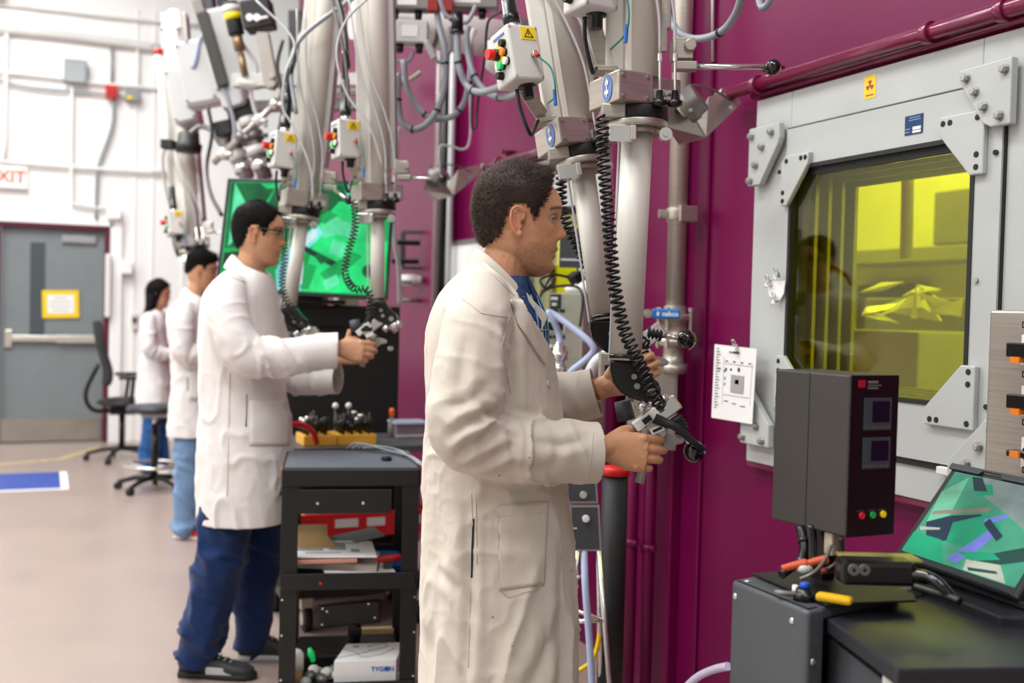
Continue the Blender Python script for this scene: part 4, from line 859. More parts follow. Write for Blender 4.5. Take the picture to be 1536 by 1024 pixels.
bar(320, 245, 438, 132, .018, 5.9, mat('bare_bar', 'b5aca4', .35, .6), 'slanted bare metal rod crossing the cluster beside the monitor', 'brace_rod', 'rod', False)
bar(350, 122, 600, 120, .035, 6.0, mat('beam_grey', 'c2c0bb', .45, .2), 'pale horizontal support beam behind the rearward manipulators', 'support_beam', 'beam')
bar(380, 160, 600, 156, .03, 6.1, alud, 'lower grey support beam behind the rearward manipulators', 'support_beam', 'beam')
bar(420, 132, 585, 129, .06, 6.6, whitep, 'white round tube behind the support beams', 'support_tube', 'tube', False)
bar(440, 30, 600, 22, .02, 6.8, alud, 'thin grey beam at the top behind the rearward manipulators', 'support_beam', 'beam')
c = V(372, 126, 6.0); tag(MB().sphere(c, (.085, .05, .03), ((R0*.98-Z3*.15).normalized(), D0, (Z3*.98+R0*.15).normalized())).build('housing_cap', ltgrey), 'flattened oval grey housing between the drive boxes and swing arm', 'housing')
for a_, lb, nm in (((238, 82, 262, 300, 7.0), 'white guide pole with a red cap at the far left of the cluster', 'guide_pole'), ((256, 50, 262, 120, 7.3), 'shorter grey pole with a red cap behind the white guide pole', 'guide_pole')):
    p0, p1 = V(a_[0], a_[1], a_[4]), V(a_[2], a_[3], a_[4]); t = thing(nm, p1, lb, 'pole'); MB().cyl(p0, p1, .026, n=14).build('pole_tube', whitep, t); MB().cyl(p0, p0+Z3*.035, .03, n=14).build('red_cap', redp, t)
blk(244, 210, 262, 224, 6.8, black_mt, 'dark clamp on the white guide pole', 'pole_clamp', 'clamp')
cable([(312, 160, 6.2), (318, 200, 6.2), (310, 250, 6.2), (316, 290, 6.0), (332, 322, 5.6)], .011, cable_d, 'dark cable sagging from the drive boxes to the monitor\'s left edge')
cable([(330, 120, 6.1), (345, 160, 6.1), (352, 200, 6.1), (340, 240, 6.1)], .012, hosegrey, 'grey hose hanging through the overhead drive cluster')
cable([(360, 60, 6.0), (385, 100, 6.0), (376, 130, 6.0), (384, 170, 6.0), (400, 190, 6.0)], .011, cable_l, 'pale cable draped over the oval housing')
cable([(280, 60, 6.5), (275, 90, 6.6), (290, 100, 6.5), (300, 60, 6.5), (310, 50, 6.5)], .011, mat('bluegrey_cable', '9aa6c0', .4), 'blue-grey cable loop above the large tilted drive box')
cable([(424, 60, 5.6), (416, 100, 5.6), (425, 150, 5.6), (418, 200, 5.6)], .01, cable_d, 'dark cable hanging left of the rearward left manipulator')
cable([(250, 215, 6.9), (244, 240, 6.9), (250, 290, 6.9), (262, 330, 6.9)], .008, alu2, 'thin pale cable beside the far manipulator arm')
cable([(285, 200, 6.6), (300, 190, 6.6), (318, 196, 6.5), (330, 215, 6.5), (345, 222, 6.5)], .016, alud, 'bundle of grey cable crossing under the drive boxes')
c = V(283, 212, 6.8); tag(MB().lathe(c-Z3*.07, Z3, [(0, .08), (.05, .085), (.06, .07), (.12, .065), (.13, .04)], 20).build('arm_swivel', black_mt), 'black swivel joint on top of the far manipulator arm', 'swivel')
random.seed(4)
for i, (pa, pb_, d_, r_) in enumerate((((338, 190), (372, 268), 6.4, .06), ((370, 170), (398, 268), 6.2, .06), ((320, 245), (438, 132), 5.9, .03))):
    for k in range(4):
        f_ = .12+.22*k; A_, B_ = V(*pa, d_), V(*pb_, d_); c = A_.lerp(B_, f_); z_ = (B_-A_).normalized()
        tag(MB().cyl(c-z_*.02, c+z_*.03, r_, n=18).cyl(c+R0*r_*.8-D0*.02, c+R0*(r_+.03)-D0*.02, .014, n=10).build('pipe_coupling', [whitep, alud, ltgrey, chrome][k]), 'small collar clamped on a slanted tube in the cluster above the green monitor', 'collar', 'collars in the far cluster')
# ================================================================ MONITOR
D = 4.95
tl, tr, br, bl = V(341, 267, D), V(592, 272, D), V(581, 451, D), V(322, 436, D)
t = thing('wall_monitor', (bl+br)/2, 'large monitor showing a bright green camera picture, tilted above the black cabinet', 'monitor')
MB().extr([tl, tr, br, bl], D0*.045).build('monitor_case', mat('monitor_bezel', '2b3038', .4), t, bevel=.006)
def bil(u, v): return tl.lerp(tr, u).lerp(bl.lerp(br, u), v)
def picture(par, bilf, nrm, shapes, name, m_list):
    mb_by = {}
    for k, (key, pts) in enumerate(shapes):
        mb_by.setdefault(key, MB()).extr([bilf(u, v)+nrm*(.0026+.00015*k) for u, v in pts], nrm*.0001)
    for key, mb in mb_by.items(): mb.build(name, m_list[key], par)
def em(name, c, s=1.): 
    m_ = mat(name, c, .2, var=.0, emit=s, spec=.4); b_ = m_.node_tree.nodes['Principled BSDF']
    for l_ in list(b_.inputs['Base Color'].links): m_.node_tree.links.remove(l_)
    b_.inputs['Base Color'].default_value = (.01, .01, .01, 1)
    # soft variation inside the picture
    nt = m_.node_tree; nz = [n for n in nt.nodes if n.type == 'TEX_NOISE'][0]; nz.inputs['Scale'].default_value = 9
    rp = [n for n in nt.nodes if n.type == 'VALTORGB'][0]; cc = lin(c)
    rp.color_ramp.elements[0].color = (*[v*.62 for v in cc], 1); rp.color_ramp.elements[1].color = (*[min(1, v*1.3) for v in cc], 1)
    nt.links.new(rp.outputs[0], b_.inputs['Emission Color']); return m_
ML = {'base': em('screen_mid_green', '06a857'), 'dk': em('screen_deep_green', '036a3a'), 'vdk': em('screen_black_green', '063a26'), 'lt': em('screen_light_green', '22e07c'), 'mint': em('screen_mint', '5ff0a8'), 'cy': em('screen_cyan', '7fe6f0'), 'wh': em('screen_white_blue', 'cfeafc')}
scr = MB().extr([bil(.022, .03)-D0*.001, bil(.985, .03)-D0*.001, bil(.985, .965)-D0*.001, bil(.022, .965)-D0*.001], -D0*.0008).build('screen', ML['base'], t)
def pgon(cx, cy, r, n, sx=1, a0=0): return [(cx+r*sx*math.cos(a0+2*PI*i/n), cy+r*math.sin(a0+2*PI*i/n)) for i in range(n)]
shapes = [('dk', [(.03, .04), (.75, .04), (.62, .42), (.35, .55), (.03, .62)]), ('dk', [(.1, .04), (.2, .04), (.16, .3)]), ('mint', [(.05, .04), (.19, .36), (.05, .6)]), ('lt', [(.19, .36), (.3, .06), (.24, .28), (.2, .42)]),
  ('lt', [(.2, .04), (.36, .04), (.34, .08), (.24, .085)]), ('vdk', [(.03, .66), (.2, .62), (.22, .78), (.03, .82)]), ('lt', [(.04, .8), (.16, .9), (.12, .96), (.03, .96)]),
  ('lt', [(.5, .96), (.56, .4), (.68, .18), (.98, .2), (.98, .95)]), ('base', [(.8, .1), (.98, .04), (.98, .5), (.9, .55)]), ('dk', [(.78, .04), (.96, .12), (.96, .2), (.8, .12)]),
  ('mint', [(.58, .4), (.66, .3), (.72, .36), (.7, .46), (.6, .5)]), ('mint', [(.7, .34), (.82, .38), (.8, .5), (.69, .46)]), ('base', [(.56, .32), (.62, .26), (.68, .3), (.6, .38)]), ('mint', [(.66, .5), (.74, .54), (.72, .66), (.64, .62)]),
  ('cy', [(.4, .6), (.56, .38), (.6, .46), (.46, .7), (.5, .96), (.36, .96), (.34, .8)]), ('wh', [(.44, .56), (.55, .42), (.57, .47), (.47, .62)]), ('wh', [(.4, .74), (.5, .7), (.5, .9), (.4, .92)]),
  ('vdk', [(.46, .59), (.5, .57), (.7, .7), (.67, .74)]), ('dk', [(.42, .5), (.5, .44), (.48, .5), (.42, .56)]), ('dk', [(.58, .62), (.66, .68), (.6, .72), (.56, .66)]),
  ('dk', pgon(.88, .76, .055, 20, .7)), ('vdk', pgon(.88, .76, .03, 16, .7)), ('base', [(.6, .8), (.78, .6), (.84, .64), (.66, .9)]), ('mint', [(.9, .96), (.97, .6), (.97, .66), (.93, .96)]), ('base', [(.53, .72), (.58, .74), (.54, .94), (.5, .94)]), ('cy', [(.7, .04), (.72, .04), (.755, .22), (.745, .22)]), ('mint', [(.62, .86), (.7, .8), (.72, .88), (.64, .94)])]
picture(scr, bil, -D0, [(k, pts) for k, pts in shapes], 'screen_picture', ML)
for o_ in [o for o in COL.objects if o.name.startswith('screen_picture')]: pass
c = bil(.55, .98)+D0*.06
MB().box((c.x, c.y+.05, (1.43+c.z)/2+.06), (.12, .05, abs(c.z-1.43)+.3)).box((c.x, c.y+.06, 1.42), (.3, .2, .02)).build('monitor_stand', black_pl, t, bevel=.004)

# black steel cabinet below it
t = thing('black_cabinet', (1.27, 5.3, 0), 'tall black steel cabinet beneath the green monitor', 'cabinet')
MB().box2((.95, 5.0, .03), (1.585, 5.6, 1.405)).build('cabinet_body', black_mt, t, bevel=.006)
MB().box2((.965, 4.988, .06), (1.57, 5.0, 1.29)).build('cabinet_door', black_mt, t, bevel=.004)
MB().box2((.965, 4.988, 1.305), (1.57, 5.0, 1.395)).build('top_drawer', black_mt, t, bevel=.004)
p_ = ony(585, 523, 4.975); MB().lathe(p_, -Y3, [(0, .012), (.008, .014), (.012, .008)], 16).build('door_lock', chrome, t)
for i, (x_, w_, h_, m_, lb) in enumerate(((1.05, .11, .05, paper, 'white box on the black cabinet, left of the group under the monitor'), (1.17, .12, .045, ltgrey, 'pale box in the middle of the cabinet top under the monitor'), (1.33, .10, .05, mat('cream_box', 'd8d4b8', .6), 'cream box at the right of the cabinet top under the monitor'))):
    tag(MB().box((x_, 5.06, 1.405+h_/2), (w_, .1, h_)).build('small_carton', m_, None, bevel=.003), lb, 'carton')

# mount bracket, scanner
t = thing('display_bracket', onx(620, 400, 2.0), 'dark folding display bracket on the magenta wall right of the monitor', 'bracket')
d_ = 6.35
MB().box(V(610, 364, d_), (.16, .04, .03), (R0, D0, Z3)).box(V(608, 392, d_), (.16, .04, .03), (R0, D0, Z3)).build('bracket_arm', black_pl, t, bevel=.004)
MB().box(V(637, 374, d_+.1), (.03, .03, .22), (R0, D0, Z3)).box(V(604, 374, d_+.1), (.03, .03, .2), (R0, D0, Z3)).box(V(620, 348, d_+.1), (.14, .03, .02), (R0, D0, Z3)).box(V(620, 402, d_+.1), (.14, .03, .02), (R0, D0, Z3)).build('bracket_frame', dkgrey, t, bevel=.004)
t = thing('white_scanner', V(615, 428, 6.4), 'white rounded scanner resting in a holder right of the monitor', 'scanner')
c = V(614, 420, 6.4); MB().cyl(c-R0*.055, c+R0*.05, .032, .038, n=18).sphere(c+R0*.05, (.03, .034, .034), (R0, D0, Z3)).build('scanner_body', whitep, t); MB().box(c-R0*.01-D0*.033-Z3*.012, (.06, .01, .014), (R0, D0, Z3)).build('scanner_window', dkgrey, t); MB().cyl(c-R0*.05, c-R0*.05-Z3*.12, .012, n=10).cyl(c-R0*.05-Z3*.12, (XW, (c-R0*.05).y, (c-Z3*.12).z), .012, n=10).build('scanner_post', alud, t)
# ================================================================ BLACK UTILITY CART
ZC = .86
FL, FR, BL, BR = Vector((.717, 3.52, ZC)), Vector((1.165, 3.41, ZC)), Vector((.742, 4.03, ZC)), Vector((1.18, 3.935, ZC))
cx = (FR-FL).normalized(); cy = Vector((-cx.y, cx.x, 0)); CW = (FR-FL).length; CD = .45
t = thing('utility_cart', ((FL+FR)/2+cy*.25)-Z3*ZC, 'black metal utility cart with three shelves beside the foreground man', 'cart')
fc = lambda u, v, z: FL+cx*u+cy*v+Z3*(z-ZC)
ce = (cx, cy, Z3)
cartm = mat('black_cart_steel', '111213', .4, var=.15, bump=.1, bs=200); topm = mat('grey_cart_mat', '636772', .42, var=.08, vs=12, bump=.12, bs=300)
top = MB().box(fc(CW/2, CD/2, ZC-.03), (CW, CD, .06), ce).build('top_shelf', cartm, t, bevel=.006)
MB().box(fc(CW/2, CD/2, ZC+.001), (CW-.02, CD-.02, .003), ce).build('top_mat', topm, top)
for px_ in (.14, .29): MB().cyl(fc(px_, -.002, ZC-.03), fc(px_, .01, ZC-.03), .004, n=10).build('screw_hole', rubber, top)
MB().box(fc(.0-.001, .05, ZC-.025), (.003, .05, .04), ce).build('orange_sticker', mat('orange_sticker', 'd8683a', .5), top); MB().box(fc(-.001, .14, ZC-.03), (.003, .03, .025), ce).build('grey_sticker', ltgrey, top)
MB().box(fc(CW/2-.02, .0, ZC-.11), (.31, .012, .08), ce).build('front_apron', cartm, t, bevel=.002)
for px_ in (.12, .27): MB().cyl(fc(px_, -.010, ZC-.115), fc(px_, .0, ZC-.115), .005, n=10).build('apron_screw', chrome, t)
MB().box(fc(.0, CD/2, ZC-.09), (.012, CD-.06, .012), ce).build('side_rail', cartm, t)
for (u, v) in ((.03, .015), (CW-.03, .015), (.03, CD-.015), (CW-.03, CD-.015)):
    lg = MB().box(fc(u, v, (ZC+.05)/2-.0), (.055, .008, ZC-.08), ce).box(fc(u-.024 if u < .2 else u+.024, v+(.02 if v < .2 else -.02), (ZC+.05)/2), (.008, .045, ZC-.08), ce).build('cart_leg', cartm, t, bevel=.001)
    for z_ in (.15, .3, .42):
        MB().cyl(fc(u-.02 if u < .2 else u+.02, v-.006, z_), fc(u-.02 if u < .2 else u+.02, v, z_), .004, n=8).build('leg_screw', chrome, lg)
    MB().cyl(fc(u-.012, v, .03), fc(u+.012, v, .03), .03, n=18).build('caster', rubber, t); MB().box(fc(u, v, .065), (.035, .04, .02), ce).build('caster_fork', alud, t)
for z_ in (.49, .12):
    sh = MB().box(fc(CW/2, CD/2, z_-.03), (CW-.01, CD-.01, .01), ce)
    sh.box(fc(CW/2, .006, z_-.01), (CW-.02, .008, .055), ce).box(fc(CW/2, CD-.006, z_-.01), (CW-.02, .008, .055), ce).box(fc(.006, CD/2, z_-.01), (.008, CD-.02, .055), ce).box(fc(CW-.006, CD/2, z_-.01), (.008, CD-.02, .055), ce)
    s_ = sh.build('shelf', cartm, t, bevel=.002)
    if z_ == .49: MB().cyl(fc(.135, .0, .475), fc(.135, .006, .475), .005, n=10).build('red_dot', redp, s_)
# puck, cable bundle
tag(MB().cyl(fc(.355, .17, ZC+.002), fc(.355, .17, ZC+.016), .019, n=24).build('black_puck', black_pl, None, bevel=.002), 'small round black cap lying on the grey cart top', 'cap')
random.seed(2)
for i in range(5):
    w_ = i*.02; u0 = CW-.03-w_*.3
    pts = [fc(CW-.16-w_, .43, ZC+.012), fc(CW-.12-w_, .39, ZC+.02+.004*i), fc(CW-.045-w_*.7, .33, ZC+.016+.004*(i % 3)), fc(CW-.03+.004*i-w_*.2, .22, ZC+.014), fc(CW-.012+.002*i, .10+.01*i, ZC+.012), fc(CW+.03, .06+.015*i, ZC-.03), fc(CW+.035-.003*i, .09, ZC-.16-.01*i), fc(CW+.0, .2+.01*i, ZC-.20)]
    tag(MB().tube(pts, .0034, n=8).build('bundled_cable', cable_l if i % 2 else hosegrey), 'thin grey cable of the bundle draped over the right edge of the cart', 'cable', 'cables bundled on the cart edge')
# things on the middle shelf
zt = .467
def box_on(u, v, w_, d_, h_, yaw, z, m_, name, label, cat, group=None, tilt=0., bevel=.002, roll=0.):
    a = math.radians(yaw); x = cx*math.cos(a)+cy*math.sin(a); y = Z3.cross(x); b_ = math.radians(tilt); z_ = (Z3*math.cos(b_)+x*math.sin(b_)); x2 = (x*math.cos(b_)-Z3*math.sin(b_))
    return tag(MB().box(fc(u, v, z+h_/2), (w_, d_, h_), (x2, y, z_)).build(name, m_, None, bevel=bevel), label, cat, group), (x2, y, z_), fc(u, v, z+h_/2)
kraft = mat('kraft_cardboard', 'a88a5c', .8, var=.08)
t2 = thing('cardboard_carton', fc(.09, .30, zt), 'open brown cardboard carton at the left of the cart\'s middle shelf', 'carton')
MB().box(fc(.09, .33, zt+.06), (.13, .2, .12), ce).build('carton_body', kraft, t2)
MB().extr([fc(.03, .22, zt+.12), fc(.155, .22, zt+.12), fc(.20, .17, zt+.075), fc(.06, .17, zt+.09)], Z3*.003).extr([fc(.025, .22, zt+.12), fc(.025, .42, zt+.12), fc(-.0, .42, zt+.05), fc(-.005, .22, zt+.03)], Z3*.003).build('carton_flap', kraft, t2)
B_, e_, c_ = box_on(.30, .32, .26, .28, .018, 4, zt, bluep, 'blue_folder', 'dark blue folder at the bottom right of the cart\'s middle shelf', 'folder')
box_on(.19, .22, .30, .22, .028, -5, zt, mat('black_binder', '15171c', .4), 'ring_binder', 'black ring binder full of pages on the middle shelf', 'binder')
box_on(.20, .205, .27, .21, .022, -5, zt+.029, mat('binder_pages', 'd8d2c4', .8), 'page_stack', 'thick stack of cream pages lying on the black binder', 'papers', tilt=2)
box_on(.255, .17, .25, .20, .006, 9, zt+.020, paper, 'loose_papers', 'loose white papers fanned out toward the blue folder', 'papers', tilt=4)
box_on(.13, .17, .24, .24, .014, 3, zt+.062, mat('salmon_cover', 'd89a88', .6), 'paper_booklet', 'booklet with a salmon cover below the topmost plan sheets', 'booklet')
B_, e_, c_ = box_on(.17, .18, .30, .25, .006, 2, zt+.080, paper, 'plan_sheets', 'white plan sheets with grey drawings on top of the paper pile', 'papers', tilt=1)
t3 = B_; 
mb = MB()
for (a, b__, w2, d2) in ((-.08, .0, .1, .08), (.02, .02, .06, .1), (.08, -.04, .03, .05), (-.03, -.07, .12, .01), (.0, .08, .2, .012)): mb.box(c_+e_[0]*a+e_[1]*b__+e_[2]*.0036, (w2, d2, .0006), e_)
mb.build('drawing_print', mat('grey_drawing', '9c9ea2', .7), t3)
box_on(.26, .36, .18, .16, .004, 12, zt+.085, mat('grey_folder', '77797c', .5), 'grey_folder', 'grey folder sticking up behind the plan sheets', 'folder', tilt=-9)
c = fc(.365, .14, zt+.055)
t2 = thing('red_knife', c-Z3*.01, 'red-handled folding tool lying on the papers at the right of the middle shelf', 'tool')
MB().tube([c-cx*.04-Z3*.004, c-cx*.01+Z3*.0, c+cx*.02+Z3*.004, c+cx*.045+Z3*.004], lambda s: .010+.004*math.sin(s*PI), n=12, flat=.8).build('tool_handle', redp, t2)
MB().box(fc(.365, .14, zt+.034), (.03, .02, .02), ce).build('tool_pivot', dkgrey, t2)
# lower shelf: tubing carton, bracket stand, bottle, scraps
zb = .097
a = math.radians(18); ex_ = cx*math.cos(a)+cy*math.sin(a); ey_ = Z3.cross(ex_)
c = fc(.29, .13, zb+.05); t2 = thing('tubing_carton', c-Z3*.05, 'white product carton with thin line drawings on the cart\'s bottom shelf', 'carton')
ex_ = cx; ey_ = (cy*.97+cx*.25).normalized()
bodyc = MB().extr([c-cx*.105-cy*.09-Z3*.05, c+cx*.105-cy*.09-Z3*.05, c+cx*.14+cy*.10-Z3*.05, c-cx*.06+cy*.10-Z3*.05], Z3*.1).build('carton_body', paper, t2, bevel=.001)
text('TYGON', .022, c-cy*.0915+cx*.02-Z3*-.02, cx, Z3, bluep, bodyc, bold=.02)
MB().cyl(c-cy*.0905+cx*.075+Z3*.02, c-cy*.092+cx*.075+Z3*.02, .008, n=16).build('blue_dot', bluep, bodyc)
tp = lambda u, v: c+cx*(u+.2*v)+cy*v+Z3*.0507
MB().tube([tp(-.09, -.06), tp(-.04, -.03), tp(.02, .01), tp(.07, .06), tp(.05, .09), tp(.0, .06)], .0012, n=6).tube([tp(-.08, .04), tp(-.03, .0), tp(.0, -.05), tp(.06, -.03), tp(.1, .03)], .0012, n=6).build('line_drawing', mat('grey_line', '7c8084', .6), bodyc)
MB().box(tp(.02, .02), (.02, .01, .0006), ce).build('green_mark', greenp, bodyc); MB().box(tp(-.04, .065), (.018, .012, .0006), ce).build('blue_mark', bluep, bodyc)
t2 = thing('display_stand', fc(.26, .33, zb), 'black display stand with a rectangular mounting plate on the cart\'s bottom shelf', 'stand')
pc = fc(.24, .30, .285); an = math.radians(4); e2 = ((cx*math.cos(an)+Z3*math.sin(an)), cy, (Z3*math.cos(an)-cx*math.sin(an)))
pl = MB().box(pc, (.225, .012, .085), e2).build('mount_plate', black_pl, t2, bevel=.006)
for (u_, z_) in ((-.095, .03), (-.08, .018), (-.1, -.028), (.07, .032), (.09, -.02)): MB().cyl(pc+e2[0]*u_+e2[2]*z_-cy*.009, pc+e2[0]*u_+e2[2]*z_-cy*.005, .004, n=10).build('plate_screw', chrome, pl)
MB().cyl(fc(.26, .32, zb+.06), fc(.26, .32, .27), .022, n=16).box(fc(.26, .32, .22), (.05, .05, .03), ce).build('stand_neck', black_pl, t2, bevel=.003)
MB().extr([fc(.04, .22, zb+.05), fc(.42, .22, zb+.05), fc(.41, .42, zb+.06), fc(.06, .42, zb+.06)], Z3*.014).build('stand_foot', black_mt, t2, bevel=.003)
MB().box(fc(.23, .32, zb+.025), (.3, .15, .05), ce).build('stand_block', black_mt, t2)
c = fc(.045, .10, zb); t2 = thing('white_jar', c, 'round white jar with a tan label behind the cart\'s front left leg', 'jar')
MB().lathe(c, Z3, [(0, .035), (.08, .036), (.09, .032)], 24).build('jar_body', mat('tan_jar', 'c8a878', .6), t2); MB().lathe(c+Z3*.06, Z3, [(0, .038), (.05, .038), (.062, .03), (.066, .01)], 24).build('jar_lid', whitep, t2)
random.seed(8)
for i in range(9):
    c = fc(.09+.015*i*.9, .08+.03*(i % 4), zb+.02+.01*(i % 3)); m_ = [mat('crumpled_bag', 'a8b0a4', .3), alud, ltgrey][i % 3]
    tag(MB().sphere(c, (.022, .026, .018), ((cx+Z3*.3*(i % 2)).normalized(), cy, Z3), 7, 5).build('crumpled_bag', m_), 'crumpled bag of small parts by the white product carton', 'bag', 'bagged small parts')
c = fc(.115, .17, zb+.06); t2 = thing('green_fitting', c, 'small green-tipped fitting among the bagged parts on the bottom shelf', 'fitting'); MB().lathe(c, (Z3-cx*.3), [(0, .008), (.03, .012), (.05, .006)], 12).build('green_tip', greenp, t2)
box_on(.385, .10, .05, .10, .05, 8, zb, mat('pale_blue_packet', 'aebccc', .4), 'blister_packet', 'pale blue packet at the right of the white product carton', 'packet', tilt=15)
box_on(.33, .44, .16, .03, .05, 0, .14, mat('pale_wood_block', 'd8c090', .6), 'wood_block', 'pale wooden block behind the display stand', 'block')

# ================================================================ RED TOOL CART WITH BIT BLOCKS
redcart = mat('red_cart_paint', 'c0141a', .35)
t = thing('red_tool_cart', (1.22, 4.68, 0), 'red metal tool cart on casters behind the black utility cart', 'cart')
x0, x1, y0, y1, zt2 = .92, 1.58, 4.45, 4.93, .80
MB().box2((x0, y0, zt2-.03), (x1, y1, zt2)).build('cart_top', mat('grey_worktop', '505256', .5), t, bevel=.004)
MB().box2((x0+.02, y0, .42), (x1, y0+.02, .515)).box2((x0+.02, y0, .41), (x1, y1, .425)).box2((x0+.02, y0, .42), (x0+.035, y1, .515)).box2((x1-.02, y0, .42), (x1, y1, .515)).build('red_tray', redcart, t, bevel=.004)
for (a, b_) in ((1.14, 1.24), (1.28, 1.36)): MB().box2((a, y0-.006, .455), (b_, y0, .49)).build('label_holder', ltgrey, t)
MB().box2((x0+.0, y0, .45), (x0+.02, y0+.03, zt2-.03)).box2((x1-.03, y0, .08), (x1-.01, y0+.03, zt2-.03)).box2((x0, y1-.03, .1), (x0+.03, y1, zt2-.03)).box2((x1-.03, y1-.03, .1), (x1, y1, zt2-.03)).box2((x0, y0, .1), (x0+.02, y0+.02, .45)).build('cart_post', black_mt, t)
MB().box2((x0, y0, .16), (x1, y1, .2)).build('lower_tray', black_mt, t)
MB().tube([(x0+.13, y0-.02, zt2+.02), (x0+.11, y0-.03, zt2+.07), (x0+.07, y0-.03, zt2+.10), (x0+.0, y0-.03, zt2+.11)], .012, n=10).build('red_handle', redcart, t)
for (a, b_) in ((x0+.12, y0+.08), (x1-.05, y0+.05), (x0+.05, y1-.05), (x1-.05, y1-.05)):
    w_ = MB().cyl((a-.015, b_, .055), (a+.02, b_, .055), .055, n=20).build('caster', rubber, t); MB().cyl((a-.02, b_, .055), (a-.016, b_, .055), .03, n=16).build('caster_hub', ltgrey, w_); MB().box((a, b_, .12), (.05, .05, .05)).build('caster_fork', mat('cream_fork', 'cfc8b4', .4), t)
tag(MB().box2((1.02, 4.5, .427), (1.14, 4.62, .56)).build('parts_carton', mat('pale_carton', 'd8bc8c', .7), None, bevel=.002), 'pale open carton standing in the red tray', 'carton')
tag(MB().lathe((1.19, 4.53, .427), Z3, [(0, .03), (.1, .03), (.11, .025)], 20).build('tape_roll', ltgrey), 'pale grey round tin in the red tray', 'tin')
tag(MB().box2((1.27, 4.5, .427), (1.36, 4.62, .56)).build('blue_carton', mat('greyblue_box', '7c94b4', .6), None, bevel=.002), 'grey-blue box standing in the red tray', 'carton')
yb = mat('yellow_wood_block', 'e2a83c', .5, var=.06)
zz = zt2+.001
gi = 0
for bi, (bx0, bx1) in enumerate(((1.01, 1.155), (1.16, 1.33))):
    tag(MB().box2((bx0, 4.5, zz), (bx1, 4.66, zz+.045)).build('bit_block', yb, None, bevel=.003), ('left' if bi == 0 else 'right')+' yellow wooden block full of black tool holders on the red cart', 'tool block')
random.seed(5)
for r_ in range(3):
    for k in range(8):
        x_ = 1.03+.039*k; y_ = 4.525+.055*r_
        if 1.145 < x_ < 1.17: continue
        h_ = random.uniform(.04, .075); zb0 = zz+.0455; w_ = random.choice([.014, .015, .016])
        t2 = thing('tool_holder', (x_, y_, zb0), 'black and chrome tool holder standing in the yellow blocks', 'tool holder', 'tool holders in the yellow blocks')
        MB().lathe((x_, y_, zb0), Z3, [(0, .008), (.014, .008), (.015, w_), (h_, w_), (h_+.004, w_*.7)], 12).build('holder_body', black_pl, t2)
        if k % 3 == 0: MB().lathe((x_, y_, zb0+h_+.004), Z3, [(0, .012), (.012, .013), (.016, .008)], 12).build('chrome_cap', chrome, t2)
        elif k % 3 == 1: MB().cyl((x_, y_, zb0+h_), (x_, y_, zb0+h_+.03), .004, n=8).build('stem', alud, t2)
for x_ in (1.19, 1.25):
    t2 = thing('white_ball_tool', (x_, 4.68, zz), 'tool with a round white head standing behind the yellow blocks', 'tool', 'white-headed tools'); MB().cyl((x_, 4.68, zz), (x_, 4.68, zz+.15), .005, n=8).build('tool_shaft', alud, t2); MB().sphere((x_, 4.68, zz+.155), .014, nu=16, nv=10).build('round_head', whitep, t2)
c = ony(587, 665, 4.75); c.z = zt2+.001
t2 = thing('orange_capped_bottle', c, 'slim clear bottle with a bright orange cap on the red cart', 'bottle')
MB().lathe(c, Z3, [(0, .018), (.06, .018), (.08, .008), (.095, .008)], 16).build('bottle_body', mat('clear_brownish_bottle', '8c8474', .2), t2); MB().lathe(c+Z3*.095, Z3, [(0, .013), (.03, .013), (.04, .008)], 14).build('orange_cap', mat('bright_orange', 'f06810', .4), t2)
c = ony(612, 655, 4.75); c.z = zt2+.001
t2 = thing('storage_tub', c, 'clear tub with a purplish panel and pale lid on the red cart', 'tub')
MB().box(c+Z3*.03, (.15, .12, .06)).build('tub_body', mat('mauve_tub', '8a7c8a', .4), t2, bevel=.004); MB().box(c+Z3*.068, (.165, .14, .015)).build('tub_lid', mat('pale_blue_lid', 'b4bedc', .4), t2, bevel=.005)
MB().box(c-Y3*.062+Z3*.01+X3*0, (.16, .004, .012)).build('tub_rim', ltgrey, t2)

# ================================================================ SEATING AT THE FAR END
def five_star(base, R_, m_, par, wheel, h=.10, rot=0.):
    for k in range(5):
        a = rot+2*PI*k/5; dv = Vector((math.cos(a), math.sin(a), 0)); e_ = base+dv*R_
        leg = MB().tube([base+Z3*h, base+dv*R_*.5+Z3*(h-.01), e_+Z3*(h-.045)], lambda s: .024-.008*s, n=10, flat=.7).build('base_leg', m_, par)
        MB().cyl(e_+Z3*.028-Vector((dv.y, -dv.x, 0))*.02, e_+Z3*.028+Vector((dv.y, -dv.x, 0))*.02, .028, n=16).build('caster', wheel, leg)
# office chair
cb_ = onz(182, 683, 0); cb_ = Vector((.62, 9.95, 0))
t = thing('office_chair', cb_, 'black office swivel chair with tall backrest standing by the far door', 'chair')
five_star(cb_, .29, black_pl, t, rubber, .11, rot=.5)
MB().cyl(cb_+Z3*.1, cb_+Z3*.42, .026, n=14).build('gas_post', black_pl, t)
MB().box(cb_+Z3*.44, (.22, .2, .06)).build('mechanism', black_pl, t, bevel=.01)
mb = MB(); loft(mb, [(cb_+Z3*z, X3*a*.95, Y3*a) for z, a in ((.47, .20), (.48, .235), (.52, .24), (.55, .225), (.56, .18))], 30, 3.2) if False else None
MB().sphere(cb_+Z3*.515+X3*.02, (.235, .24, .045), nu=28, nv=12).build('seat', black_mt, t)
b0 = cb_+X3*-.20
sh = [(-.0, .62), (-.05, .72), (-.07, .82), (-.05, .92), (-.06, 1.05), (-.09, 1.15), (-.10, 1.17)]
mb = MB(); vs = []; n_ = 9
